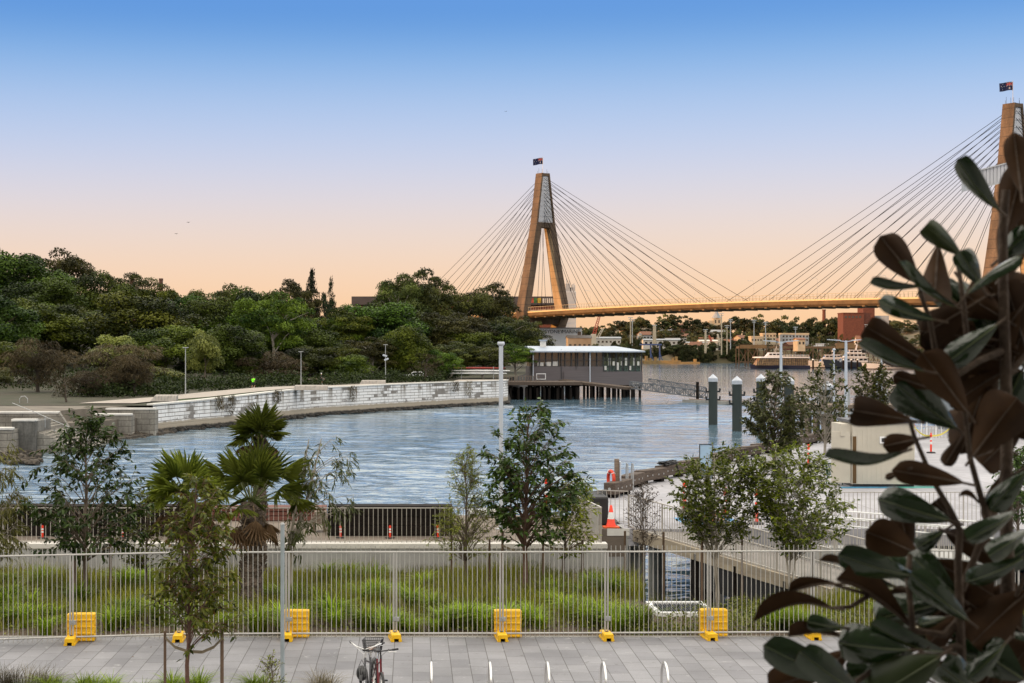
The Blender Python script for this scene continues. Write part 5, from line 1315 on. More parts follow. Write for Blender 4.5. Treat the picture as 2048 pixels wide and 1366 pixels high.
def lerp(a, b, k): return tuple(a[i] + (b[i] - a[i]) * k for i in range(3))
def clothes(t, J, top_m, short_m, shoe_m, hair_m, cap=None):
	mb = MB(); P_, C_, N_ = J['pelvis'], J['chest'], J['neck']
	def ring(c, a, b, n=14): return [(c[0] + a * math.cos(2 * math.pi * k / n), c[1] + b * math.sin(2 * math.pi * k / n), c[2]) for k in range(n)]
	mb.loft([ring((P_[0], P_[1], P_[2] - .02), .185, .13), ring(lerp(P_, C_, .4), .17, .12), ring(C_, .215, .135), ring(lerp(C_, N_, .55), .20, .12), ring(lerp(C_, N_, .9), .085, .08)])
	for s in ('l', 'r'):
		a, b = J['sho_' + s], J['elb_' + s]; mb.tube([lerp(a, b, -.1), lerp(a, b, .3), lerp(a, b, .85)], [.095, .085, .075], n=10)
	mb.build('shirt', top_m, t, smooth=True)
	mb = MB(); mb.loft([ring((P_[0], P_[1], P_[2] + .06), .178, .125), ring((P_[0], P_[1], P_[2] - .06), .195, .14)])
	for s in ('l', 'r'):
		a, b = J['hip_' + s], J['kne_' + s]; mb.tube([lerp(a, b, -.1), lerp(a, b, .4), lerp(a, b, .8)], [.105, .11, .105], n=10)
	mb.build('shorts', short_m, t, smooth=True)
	for s in ('l', 'r'):
		a, b = J['ank_' + s], J['toe_' + s]; mb = MB(); mb.tube([lerp(a, b, -.35), lerp(a, b, .3), lerp(a, b, 1.05)], [.05, .055, .035], n=8); mb.build('shoe', shoe_m, t, smooth=True)
	h = J['head']; mb = MB(); mb.lathe([(.02, .15), (.085, .125), (.112, .06), (.108, -.0), (.09, -.03)], (h[0], h[1] + .012, h[2]), n=14); mb.build('hair' if cap is None else 'cap', hair_m if cap is None else cap, t, smooth=True)
	mb = MB(); mb.tube([(h[0], h[1] - .1, h[2] - .01), (h[0], h[1] - .135, h[2] - .035)], [.018, .02], n=6); mb.build('nose', skin, t, smooth=True)
	for s in (-1, 1):
		mb = MB(); mb.lathe([(.005, -.01), (.03, 0), (.005, .012)], (h[0] + s * .1, h[1] + .01, h[2] - .02), n=8, axis='X'); mb.build('ear', skin, t, smooth=True)
		mb = MB(); mb.lathe([(.004, -.008), (.013, 0), (.004, .006)], (h[0] + s * .036, h[1] - .094, h[2] + .01), n=8, axis='Y'); mb.build('eye', black_p, t, smooth=True)
	mb = MB(); mb.box(h[0] - .026, h[0] + .026, h[1] - .1, h[1] - .088, h[2] - .068, h[2] - .058); mb.build('mouth', M('lips', (.3, .1, .09), rough=.5), t)
	for s in ('l', 'r'):
		w, hd = Vector(J['wri_' + s]), Vector(J['han_' + s]); d = (hd - w).normalized(); sx = d.cross(Vector((0, 1, 0))).normalized(); up = sx.cross(d)
		mb = MB()
		for k, ln in enumerate((.07, .08, .078, .06)):
			b = hd + sx * (-.03 + .02 * k); mb.tube([b, b + d * ln * .5 - up * .006, b + d * ln - up * .03], [.0095, .009, .007], n=6)
		b = w + d * .03 + sx * -.035; mb.tube([b, b + d * .03 - sx * .02, b + d * .07 - sx * .022 - up * .02], [.011, .01, .008], n=6)
		mb.build('fingers', skin, t, smooth=True)
def skeleton(lhip, lkne, lank, rhip, rkne, rank, lelb, lwri, relb, rwri, lean=.0, toe=(0, -.2, -.06)):
	J = {'pelvis': (0, 0, .95), 'waist': (0, -lean * .3, 1.1), 'chest': (0, -lean * .7, 1.32), 'neck': (0, -lean, 1.5), 'head': (0, -lean - .02, 1.66), 'crown': (0, -lean - .02, 1.75),
         'hip_l': lhip, 'kne_l': lkne, 'ank_l': lank, 'hip_r': rhip, 'kne_r': rkne, 'ank_r': rank,
         'sho_l': (-.19, -lean * .85, 1.42), 'elb_l': lelb, 'wri_l': lwri, 'sho_r': (.19, -lean * .85, 1.42), 'elb_r': relb, 'wri_r': rwri}
	for s in ('l', 'r'):
		a = J['ank_' + s]; J['toe_' + s] = tuple(a[i] + toe[i] for i in range(3))
		w, e = Vector(J['wri_' + s]), Vector(J['elb_' + s]); J['han_' + s] = tuple(w + (w - e).normalized() * .09)
	E = [('pelvis', 'waist'), ('waist', 'chest'), ('chest', 'neck'), ('neck', 'head'), ('head', 'crown'), ('pelvis', 'hip_l'), ('hip_l', 'kne_l'), ('kne_l', 'ank_l'), ('ank_l', 'toe_l'), ('pelvis', 'hip_r'), ('hip_r', 'kne_r'), ('kne_r', 'ank_r'), ('ank_r', 'toe_r'),
         ('chest', 'sho_l'), ('sho_l', 'elb_l'), ('elb_l', 'wri_l'), ('wri_l', 'han_l'), ('chest', 'sho_r'), ('sho_r', 'elb_r'), ('elb_r', 'wri_r'), ('wri_r', 'han_r')]
	Rr = {'pelvis': .13, 'waist': .12, 'chest': .13, 'neck': .06, 'head': .095, 'crown': .07, 'hip_l': .09, 'hip_r': .09, 'kne_l': .058, 'kne_r': .058, 'ank_l': .04, 'ank_r': .04, 'toe_l': .03, 'toe_r': .03,
          'sho_l': .065, 'sho_r': .065, 'elb_l': .042, 'elb_r': .042, 'wri_l': .03, 'wri_r': .03, 'han_l': .032, 'han_r': .032}
	return J, E, Rr
neon = M('neon_green_shirt', (.20, .85, .01), rough=.7, var=.1); dk_cloth = M('dark_shorts', (.015, .016, .02), rough=.9); shoe_w = M('white_shoes', (.7, .7, .72), rough=.6); hair_d = M('dark_hair', (.03, .022, .016), rough=.8)
jr = skeleton((-.1, 0, .92), (-.11, -.30, .60), (-.1, -.12, .22), (.1, 0, .92), (.1, .05, .50), (.1, .16, .09), (-.27, .18, 1.18), (-.24, -.06, 1.06), (.27, -.10, 1.16), (.2, -.32, 1.28), lean=.10)
l = G(506, 778.5, 4.0); l.z = 3.97
t, J = person(l, R(150), 'jogger in a neon green shirt and dark shorts running along the path', jr, neon, dk_cloth, hair_d); clothes(t, J, neon, dk_cloth, shoe_w, hair_d)
jw = skeleton((-.1, 0, .92), (-.1, -.16, .50), (-.1, -.06, .09), (.1, 0, .92), (.1, .03, .50), (.1, .26, .10), (-.26, .08, 1.14), (-.25, -.04, .90), (.26, -.05, 1.14), (.24, -.16, .92), lean=.04)
l = G(572 / 2048 * 580 + 480, 768.5, 4.0); l.z = 3.97
navy_c = M('dark_navy_top', (.012, .015, .03), rough=.9)
t, J = person(l, R(120), 'walker in dark top and shorts with a white cap passing the park bench', jw, navy_c, dk_cloth, hair_d); clothes(t, J, navy_c, dk_cloth, shoe_w, hair_d, cap=white_p)
# birds in the evening sky
bird_m = M('dark_feathers', (.02, .02, .022), rough=.9)
for px, py, Y, lab in ((377, 445, 160, 'tiny dark bird in the pink sky, right one of the pair over the park'), (353, 468, 170, 'tiny dark bird in the pink sky, lower left one of the pair'), (1012, 223, 200, 'tiny dark bird high in the blue sky above the left pylon')):
	t = thing('bird', lab, 'bird', P(px, py, Y), R(60)); t.scale = (.55, .55, .55)
	mb = MB(); mb.tube([(-.2, 0, .02), (-.1, 0, .03), (.05, 0, .02), (.16, 0, .03), (.21, 0, .04)], [.015, .045, .055, .035, .012], n=8); mb.tube([(-.18, 0, .02), (-.32, 0, .02)], [.02, .035], n=6); mb.build('body', bird_m, t, smooth=True)
	for s in (-1, 1):
		mb = MB(); mb.loft([[(.1, 0, .04), (-.08, 0, .04), (-.08, 0, .025), (.1, 0, .025)], [(.1, s * .2, .12), (-.06, s * .2, .12), (-.06, s * .2, .11), (.1, s * .2, .11)], [(-.02, s * .46, .06), (-.08, s * .46, .06), (-.08, s * .46, .055), (-.02, s * .46, .055)]]); mb.build('wing', bird_m, t)
# ================================================================ trees of the park and far shore
lf_dark = LEAF('dark_green_foliage', (.008, .017, .003), (.085, .125, .014), hue=.03, trans=.08, spec=.1)
lf_mid = LEAF('green_foliage', (.013, .028, .003), (.145, .185, .018), hue=.03, trans=.1, spec=.1)
lf_gum = LEAF('grey_green_gum_foliage', (.014, .019, .005), (.120, .125, .026), hue=.03, trans=.1, spec=.1)
lf_casu = LEAF('brown_grey_casuarina_foliage', (.024, .018, .009), (.095, .070, .035), hue=.015, trans=.15, spec=.1)
lf_yel = LEAF('yellow_green_foliage', (.06, .075, .012), (.24, .25, .05), hue=.01, trans=.25)
lf_far = LEAF('far_shore_foliage', (.022, .030, .010), (.090, .085, .030), hue=.03, trans=.15, spec=.1)
lf_con = LEAF('dark_conifer_foliage', (.010, .016, .007), (.030, .042, .016), hue=.01, trans=.1, spec=.1)
def crown_arrays(seed, rx, rz, cz, nclump, per, leaf, kind='round'):
	g = np.random.default_rng(seed); P_ = []; D_ = []; N_ = []; T_ = []; C_ = []
	for c in range(nclump):
		th = g.uniform(0, 2 * math.pi)
		if kind == 'conifer':
			h = g.uniform(0, 1) ** .8; rr = rx * (1 - h) ** .85 * g.uniform(.55, 1.0); cc = np.array([rr * math.cos(th), rr * math.sin(th), cz - rz + 2 * rz * h]); cr = rx * (.30 * (1 - h) + .10)
			sq = .45
		else:
			ph = g.uniform(-.9, 1.0) if kind != 'gum' else g.uniform(-.75, 1.0)
			r = g.uniform(.62, 1.0) if c > nclump * .25 else g.uniform(.0, .6)
			st = math.sqrt(max(0, 1 - ph * ph)); cc = np.array([rx * r * st * math.cos(th), rx * r * st * math.sin(th), cz + rz * r * ph])
			cr = rx * (g.uniform(.24, .42) if kind != 'gum' else g.uniform(.17, .30)); sq = .92 if kind != 'gum' else .68
			if kind == 'casu': sq = 1.2; cr = rx * g.uniform(.18, .34)
		k = int(per * (cr / (rx * .27)) ** 2 * g.uniform(.8, 1.2)) + 4
		v = nrm(g.normal(size=(k, 3))); v[:, 2] = np.where(v[:, 2] < -.35, -v[:, 2] * .8, v[:, 2]); v = nrm(v)
		rad = cr * g.uniform(.55, 1.05, (k, 1)) ** .6
		p = cc + v * rad * np.array([1, 1, sq])
		n = nrm(v + g.normal(size=(k, 3)) * .55)
		t = nrm(np.cross(n, g.normal(size=(k, 3))))
		if kind == 'casu': t = nrm(t * .5 + np.array([0, 0, -.9]) + v * .4); n = np.cross(t, g.normal(size=(k, 3)))
		if kind == 'gum': t = nrm(t + np.array([0, 0, -.5]))
		tc = g.uniform(.0, .85)
		P_.append(p); D_.append(t); N_.append(n); T_.append(np.clip(tc + g.normal(size=k) * .17, 0, 1)); C_.append((cc, cr))
	return np.concatenate(P_), np.concatenate(D_), np.concatenate(N_), np.concatenate(T_), C_
def wood(name, clumps, h0, r0, mat, parent, seed, nl=10, base_z=-1.5, wig=.35):
	rn = random.Random(seed); mb = MB()
	top = max(c[0][2] for c in clumps) * .82
	pts = []; x = y = 0
	for i in range(7):
		z = base_z + (top - base_z) * i / 6; pts.append((x, y, z)); x += rn.uniform(-wig, wig); y += rn.uniform(-wig, wig)
	mb.tube(pts, [r0 * (1.25 - .95 * i / 6) for i in range(7)], n=8)
	cl = sorted(clumps, key=lambda c: rn.random())[:nl]
	for cc, cr in cl:
		zz = max(h0 * .8, min(top * .9, cc[2] - abs(cc[0]) * .7 - abs(cc[1]) * .7)); k = (zz - base_z) / (top - base_z) * 6; i = int(min(5, max(0, k))); f = k - i
		a = Vector(pts[i]).lerp(Vector(pts[i + 1]), min(1, f)); b = Vector(cc); m = (a + b) / 2 + Vector((0, 0, .12 * (b - a).length)) + Vector((rn.uniform(-.3, .3), rn.uniform(-.3, .3), 0))
		mb.tube([a, m, b], [r0 * .42, r0 * .28, r0 * .10], n=5, cap=False)
	return mb.build(name, mat, parent, smooth=True)
TREE = {}
def proto(kind, seed):
	"""unit trees: 10 m wide and 12 m high, mesh data shared by every copy"""
	spec = dict(round=(5.3, 5.3, 6.3, 52, 300, .36, .20, lf_dark, bark), roundb=(5.3, 5.3, 6.3, 52, 300, .36, .20, lf_mid, bark),
				gum=(5.2, 4.4, 7.6, 80, 240, .42, .14, lf_gum, bark_pale), gumg=(5.2, 4.4, 7.6, 80, 240, .40, .15, lf_mid, bark_pale),
				casu=(5, 5.2, 6.6, 40, 170, 1.0, .09, lf_casu, bark_dark), conifer=(5, 5.6, 6.4, 70, 90, .55, .18, lf_con, bark_dark),
				shrub=(5, 5.2, 6.4, 40, 130, .5, .3, lf_yel, bark), far=(5, 4.8, 6.8, 26, 62, .85, .62, lf_far, bark), farg=(5, 5.2, 6.4, 26, 62, .85, .62, lf_far, bark),
				bare=(5, 5.2, 6.6, 34, 60, .9, .05, lf_casu, bark_dark))[kind]
	rx, rz, cz, nc, per, ll, lw, lm, bm_ = spec
	kk = {'round': 'round', 'roundb': 'round', 'gum': 'gum', 'gumg': 'gum', 'casu': 'casu', 'bare': 'casu', 'conifer': 'conifer', 'shrub': 'round', 'far': 'gum', 'farg': 'round'}[kind]
	p, d, n, t, C_ = crown_arrays(seed, rx, rz, cz, nc, per, ll, kk)
	g = np.random.default_rng(seed + 99)
	me = leaf_mesh('crown', p, d, n, ll * g.uniform(.7, 1.3, len(p)), lw * g.uniform(.7, 1.3, len(p)), t, lm)
	return me, C_, bm_, kind
def place_tree(kind, seed, loc, w, h, label, group, rz, name='park_tree'):
	key = (kind, seed)
	if key not in TREE:
		me, C_, bm_, kd = proto(kind, seed)
		t = thing(name, label, 'tree', loc, rz, group)
		link_mesh('crown', me, t)
		wood('trunk', C_, 2.2 if kind not in ('shrub',) else .6, .26 if kind not in ('far', 'farg') else .3, bm_, t, seed, nl=14 if kind in ('gum', 'gumg', 'casu', 'bare') else 8)
		TREE[key] = t; t.scale = (w / 10, w / 10, h / 12)
		return t
	src = TREE[key]
	t = dup(src, loc, rz, label, group, (w / 10, w / 10, h / 12)); t.name = name
	return t
def ptree(px, ytop, wpx, Y, kind, seed, label, group='trees in the park'):
	wpx *= 1.12
	x = XP(px, Y); gz = parkz(x, Y) - .05
	if Y < 235 and x > -60: gz = min(gz, 3.2 + (Y - 178) * .0135)
	h = ZP(ytop, Y) - gz; w = wpx * Y / F
	place_tree(kind, seed, (x, Y, gz), w, h * 1.02, label, group, (px * .37) % 6.28)
PT = [  # px, top, width, distance, kind, seed, label
 (20, 495, 200, 360, 'round', 1, 'tallest broad dark tree at the far left of the skyline'), (118, 503, 150, 385, 'gum', 1, 'tall airy gum on the left skyline just right of the tallest tree'),
 (75, 560, 150, 335, 'round', 2, 'broad dark tree below the tallest tree at the left'), (188, 548, 120, 345, 'round', 3, 'dark rounded tree on the slope of the left skyline'),
 (262, 556, 110, 400, 'gum', 2, 'airy gum in front of the left square chimney'), (322, 572, 100, 395, 'gumg', 1, 'green gum at the foot of the right square chimney'),
 (372, 592, 120, 365, 'round', 1, 'dark tree in the dip of the skyline right of the chimneys'), (445, 572, 120, 395, 'gum', 1, 'spreading gum with a flat top on the skyline left of the twin spires'),
 (520, 580, 120, 385, 'round', 2, 'dense dark skyline tree left of the twin spires'), (588, 572, 100, 385, 'gum', 2, 'ragged gum touching the left spire tree'),
 (624, 543, 56, 405, 'conifer', 1, 'taller pointed conifer of the pair on the skyline'), (662, 560, 44, 405, 'conifer', 2, 'shorter pointed conifer of the pair on the skyline'), (648, 590, 60, 400, 'conifer', 1, 'small pointed conifer between the pair'),
 (700, 614, 90, 395, 'round', 3, 'dark tree right of the pointed conifers'), (745, 608, 120, 385, 'round', 1, 'dark tree in front of the end of the long warehouse'),
 (798, 553, 110, 405, 'gum', 1, 'tall gum rising above the warehouse roof, left of a pair'), (848, 552, 120, 412, 'gum', 2, 'tall gum rising above the warehouse roof, right of a pair'),
 (912, 577, 120, 425, 'gum', 1, 'gum below the outermost bridge cables'), (985, 578, 110, 435, 'gum', 2, 'gum against the warehouse, under the left fan of cables'), (1038, 634, 80, 445, 'gum', 1, 'gum hiding the foot of the left pylon'),
 (1062, 668, 80, 420, 'gum', 2, 'dark gum behind the left end of the pavilion roof'),
 (-25, 590, 170, 275, 'round', 3, 'large dark tree cut by the left edge of the photo'), (70, 600, 170, 295, 'roundb', 1, 'big mid green tree above the leftmost bare tree'),
 (158, 612, 130, 305, 'round', 1, 'very dark tree left of the pale domed tree'), (302, 592, 185, 290, 'roundb', 2, 'wide pale-topped domed tree in the middle of the park'),
 (395, 600, 130, 315, 'round', 2, 'dark tree behind the right shoulder of the domed tree'), (455, 604, 150, 318, 'roundb', 1, 'wide rounded tree with glossy green crown above the jogger'),
 (548, 588, 130, 310, 'gumg', 1, 'light green gum with pale forked limbs'), (605, 640, 130, 322, 'round', 3, 'dark drooping tree right of the forked gum'),
 (690, 625, 130, 335, 'gumg', 2, 'olive gum in the middle of the tree belt'), (765, 612, 150, 340, 'round', 2, 'large dark tree below the warehouse end'),
 (842, 630, 130, 345, 'gum', 2, 'brownish gum under the taller pair'), (925, 628, 130, 352, 'gum', 1, 'dark gum above the rowing shells'), (1010, 640, 110, 360, 'gum', 2, 'dark gum above the timber wharf'),
 (18, 685, 120, 238, 'roundb', 1, 'low green tree at the left edge behind the bare tree'), (465, 652, 130, 262, 'round', 1, 'round dark green tree directly behind the jogger'),
 (330, 655, 150, 264, 'roundb', 2, 'green lower tree under the domed tree'), (410, 662, 62, 252, 'shrub', 2, 'narrow yellow-green column tree behind the thin lamp'),
 (620, 695, 100, 278, 'round', 2, 'dark low tree behind the park bench'), (680, 690, 90, 282, 'gumg', 1, 'slim pale-trunked gum right of the bench'), (745, 676, 110, 288, 'gum', 1, 'olive tree with thin trunk above the right slab seat'),
 (806, 655, 100, 292, 'roundb', 1, 'bright green tree above the parked car'), (905, 688, 100, 302, 'gum', 2, 'dark low gum behind the rowing shells'), (968, 690, 90, 303, 'gum', 1, 'dark gum with split trunk left of the timber wharf'), (1030, 692, 80, 312, 'gumg', 2, 'green gum leaning over the timber wharf'),
 (75, 683, 125, 214, 'casu', 1, 'brown-grey fine-leaved tree with vase-shaped limbs, leftmost of the wispy ones'), (238, 690, 150, 207, 'casu', 2, 'broad brown-grey wispy tree beside the yellow bush'), (130, 752, 70, 184, 'bare', 1, 'small thin wispy tree above the rubble beach'), (176, 745, 80, 200, 'casu', 1, 'small brown wispy tree between the two larger ones'), (268, 712, 80, 202, 'casu', 2, 'dark wispy tree with low spreading limbs beside the slab seat'),
 (236, 672, 90, 248, 'shrub', 1, 'yellow-green tree top above the broad wispy tree'), (326, 734, 72, 232, 'shrub', 2, 'rounded yellow-green bush left of the thin lamp'), (-2, 735, 60, 225, 'shrub', 1, 'yellow-green bush at the left edge'),
 (540, 706, 110, 258, 'casu', 1, 'brown wispy tree right of the jogger'), (852, 708, 70, 275, 'bare', 1, 'nearly bare grey tree left of the rowing shells'), (575, 740, 60, 270, 'casu', 2, 'low brown bush behind the walker'),
]
for row in PT: ptree(*row)
rnd = random.Random(3)
for i in range(17):
	px = -30 + i * 64 + rnd.uniform(-12, 12); Y = rnd.uniform(322, 345) + max(0, px - 500) * .03
	ptree(px, 640 + rnd.uniform(-18, 26) - (40 if px < 200 else 0), rnd.uniform(105, 150), Y, rnd.choice(('round', 'round', 'gum', 'gumg')), rnd.choice((1, 2)), 'dark tree deep inside the park tree belt, mostly behind other crowns', 'trees deep inside the park belt')
for i in range(11):
	px = 20 + i * 95 + rnd.uniform(-14, 14); Y = rnd.uniform(272, 300) + max(0, px - 500) * .02
	ptree(px, 708 + rnd.uniform(-14, 14), rnd.uniform(60, 95), Y, rnd.choice(('round', 'gum', 'roundb')), rnd.choice((1, 2)), 'low dark bushy tree in the shade under the park tree belt', 'low bushy trees under the park belt')
# understorey behind the path: a hedge nobody could count
def hedge():
	g = np.random.default_rng(8); n = 46000
	y = g.uniform(195, 330, n); back = g.uniform(10.5, 24, n); x = np.array([park_right(v) for v in y]) - back
	q = g.uniform(0, 1, n) < .3; y = np.where(q, g.uniform(214, 275, n), y); x = np.where(q, g.uniform(-110, -38, n), x)
	z = np.array([min(parkz(a, b), 3.2 + (b - 178) * .0135 if b < 235 and a > -60 else 99) for a, b in zip(x, y)])
	keep = np.sin(y * .31 + 1) + .6 * np.sin(y * .9 + x * .5) > -.35; x, y, z = x[keep], y[keep], z[keep]; n = len(x)
	lump = 1.0 + .9 * np.sin(y * .55) * np.sin(x * .8 + y * .23) + .4 * np.sin(y * 1.7)
	p = np.stack([x, y, z + g.uniform(0, 1, n) * np.clip(lump + .4, .3, 2.6)], 1)
	me = leaf_mesh('understorey', p, g.normal(size=(n, 3)) + [0, 0, .3], g.normal(size=(n, 3)) + [0, -.4, .6], g.uniform(.3, .6, n), g.uniform(.15, .3, n), g.uniform(0, .8, n), LEAF('understorey_leaf', (.008, .015, .004), (.040, .058, .012), spec=.1, trans=.1))
	o = link_mesh('understorey', me, None); o['kind'] = 'stuff'
hedge()
# dry weeds hanging over the sea wall
rnd = random.Random(6); lf_weed = LEAF('dry_wall_weed', (.05, .040, .018), (.13, .10, .045), spec=.1, trans=.1)
for i, (px, lab) in enumerate(((432, 'brown weed curtain hanging over the sea wall above the palm, left one'), (456, 'brown weed curtain hanging over the sea wall above the palm, right one'), (548, 'dry weed hanging on the sea wall beside the rear palm'), (700, 'dry weed hanging over the middle of the sea wall'), (905, 'wide dry weed curtain near the right end of the sea wall'), (935, 'dry weed curtain nearest the right end of the sea wall'))):
	best = min(((xa + (xb - xa) * k / 20, ya + (yb - ya) * k / 20, za) for (xa, ya, za), (xb, yb, _) in zip(SHORE[:-1], SHORE[1:]) for k in range(20)), key=lambda q: abs(CX + F * q[0] / q[1] - px))
	g = np.random.default_rng(i + 5); n = 260; wd_ = 1.0 + .5 * (i in (4, 5)); ln_ = 1.6 + .5 * (i % 2)
	p = np.stack([g.normal(0, wd_ * .4, n), -.25 + g.uniform(-.15, .1, n) - .0, -g.uniform(0, ln_, n) ** 1.1 + .2], 1)
	me = leaf_mesh('stems', p, np.array([[0, 0, -1.0]]) + g.normal(size=(n, 3)) * .25, g.normal(size=(n, 3)) + [0, -1, 0], g.uniform(.25, .6, n), g.uniform(.03, .08, n), g.uniform(0, 1, n), lf_weed)
	o = link_mesh('wall_weed', me, None); o.location = (best[0] + .25, best[1] - .1, best[2] + .15); o.rotation_euler = (0, 0, .9); tag(o, lab, 'plant', 'dry weeds on the sea wall')
# trees of the far shore
rnd = random.Random(21)
cnt = 0
def far_tree(px, ytop, wpx, Y, label, group, kind=None):
	x = XP(px, Y); gz = farz(x, Y) - .4; h = max(5.0, ZP(ytop, Y) - gz); w = max(wpx * Y / F, 4)
	place_tree(kind or rnd.choice(('far', 'farg')), rnd.choice((1, 2)), (x, Y, gz), w, h, label, group, rnd.uniform(0, 6.2), name='hillside_tree')
sky_px = [(1150, 663), (1185, 652), (1218, 643), (1250, 640), (1276, 630), (1300, 642), (1330, 630), (1345, 628), (1372, 632), (1398, 634), (1425, 642), (1450, 640), (1475, 632), (1500, 636), (1520, 632), (1545, 640), (1568, 632), (1592, 634), (1618, 631), (1640, 634), (1662, 630), (1685, 633), (1722, 640), (1760, 636), (1790, 636), (1815, 640), (1850, 636), (1880, 638), (1910, 638), (1950, 636)]
for i, (px, yt) in enumerate(sky_px): far_tree(px, yt + rnd.uniform(-2, 3), rnd.uniform(30, 52), 1480 + rnd.uniform(-40, 40), 'dark tree standing along the skyline of the far hill', 'trees on the far skyline')
for i in range(135):
	px = rnd.uniform(1150, 1900); Y = rnd.uniform(1270, 1470)
	far_tree(px, 695 - (Y - 1230) * .2 + rnd.uniform(-5, 6), rnd.uniform(14, 32), Y, 'rounded tree between houses on the far hillside', 'trees on the far hillside')
for i in range(40):
	px = rnd.uniform(1120, 1500); Y = shoreY(XP(px, 1180)) + rnd.uniform(25, 60)
	far_tree(px, rnd.uniform(677, 690), rnd.uniform(8, 20), Y, 'low dark bush on the far waterfront', 'bushes along the far waterfront', 'farg')
for i in range(95):
	px = rnd.uniform(1286, 1508); Y = 1178 + rnd.uniform(0, 12)
	far_tree(px, rnd.uniform(692, 712), rnd.uniform(10, 22), Y, 'dark scrubby bush on the steep far bank', 'scrub on the steep bank', 'farg')
for i in range(14):
	px = rnd.uniform(1500, 1960); Y = rnd.uniform(1020, 1120)
	far_tree(px, rnd.uniform(678, 688), rnd.uniform(14, 30), Y, 'dark tree behind the trestle bridge', 'trees behind the trestle bridge')
# ================================================================ planter wall, railing and timber fenders of the promenade
WY = YG(1087, WZ + .05)       # front face of the planter wall
wl = thing('planter_wall', 'long low pale concrete planter wall with a light coping under the steel railing', 'wall', (-10, WY, PZ))
xe = XP(1213, WY)
mb = MB()
for a, b in ((-32, -20.01), (-20, -8.01), (-8, XP(793, WY) - .01), (XP(793, WY), xe)): mb.box(a, b, WY, WY + .42, PZ - 3, WZ - .11)
mb.build('wall_face', conc, wl, world=True)
mb = MB(); mb.box(-32, xe + .03, WY - .03, WY + .45, WZ - .107, WZ + .05); mb.build('coping', conc_pale, wl, world=True, bev=.015)
def bar_rail(mb, a, b, z0f, z1f, step=.142, r=.009, top=True, post=1.7):
	a = Vector(a); b = Vector(b); d = b - a; n = max(1, int(d.length / step))
	for i in range(n + 1):
		p = a + d * i / n; z0 = z0f; z1 = z1f
		rr = r * 2.2 if abs((i * step) % post) < step * .5 else r
		mb.beam(p + Vector((0, 0, z0)), p + Vector((0, 0, z1)), rr * 2, rr * 2, up=(0, 1, .01))
	mb.beam(a + Vector((0, 0, z1)), b + Vector((0, 0, z1)), .05, .025); mb.beam(a + Vector((0, 0, z0 + .05)), b + Vector((0, 0, z0 + .05)), .04, .02)
rl = thing('promenade_railing', 'long grey steel bar railing standing on the planter wall', 'railing', (-10, WY, WZ))
zt = ZP(1016, WY + .2)
mb = MB(); bar_rail(mb, (-31, WY + .2, WZ + .05), (XP(1204, WY), WY + .2, WZ + .05), 0, zt - WZ - .05); mb.build('bars', rail_m, rl, world=True)
mb = MB(); bar_rail(mb, (XP(1204, WY) + .002, WY + .25, WZ + .05), (XP(1204, WY) - .35, WY + 5.5, WZ + .0), 0, 1.05); mb.build('return_bars', rail_m, rl, world=True)
# heavy dark timber walls behind the railing
def timber_wall(label, px0, px1, Y, zt, mat, rows, name='timber_fender_wall'):
	a, b = XP(px0, Y), XP(px1, Y); t = thing(name, label, 'timber wall', ((a + b) / 2, Y, WZ))
	hh = (zt - WZ) / rows
	for k in range(rows):
		mb = MB(); o = .04 * (k % 2); mb.box(a, b, Y + o, Y + .75, WZ + k * hh + .004, WZ + (k + 1) * hh - .012); mb.build('beam', mat, t, world=True, bev=.02)
	return t
YW = 49.25
timber_wall('long black stacked timber wall behind the railing at the left', -420, 412, YW, ZP(1011, YW), timber_dark, 3)
timber_wall('long black stacked timber wall behind the middle of the railing', 655, 905, YW, ZP(1011.5, YW), timber_dark, 3)
t = timber_wall('reddish brown board wall between the palms behind the railing', 415, 652, 53.6, ZP(1013, 53.6), timber_red, 3, 'board_wall')
for px0, px1, py, lab in ((455, 490, 1035, 'white plank lying left of the palm trunk behind the railing'), (533, 625, 1033, 'long white plank lying right of the palm trunk behind the railing'), (935, 1005, 1032, 'white plank lying beside the light pole base')):
	Y = YG(py + 2, WZ); t = thing('white_plank', lab, 'plank', ((XP(px0, Y) + XP(px1, Y)) / 2, Y, WZ)); a, b = XP(px0, Y), XP(px1, Y)
	mb = MB(); mb.box(a, b, Y, Y + .25, WZ + .08, WZ + .26); mb.build('plank', white_p, t, world=True, bev=.01)
	mb = MB(); mb.box(a + .1, a + .22, Y + .03, Y + .22, WZ, WZ + .078); mb.box(b - .22, b - .1, Y + .03, Y + .22, WZ, WZ + .078); mb.build('bearer', timber, t, world=True)
Y = 50.3; a, b = XP(622, Y), XP(656, Y); t = thing('timber_stack', 'small stack of weathered boards left of the middle black wall', 'timber stack', ((a + b) / 2, Y, WZ))
for k in range(4): mb = MB(); mb.box(a + .03 * k, b - .02 * k, Y, Y + .5, WZ + .25 + k * .1, WZ + .342 + k * .1); mb.build('board', timber, t, world=True)
mb = MB(); mb.box(a + .05, a + .15, Y, Y + .5, WZ, WZ + .249); mb.box(b - .15, b - .05, Y, Y + .5, WZ, WZ + .249); mb.build('bearer', timber, t, world=True)
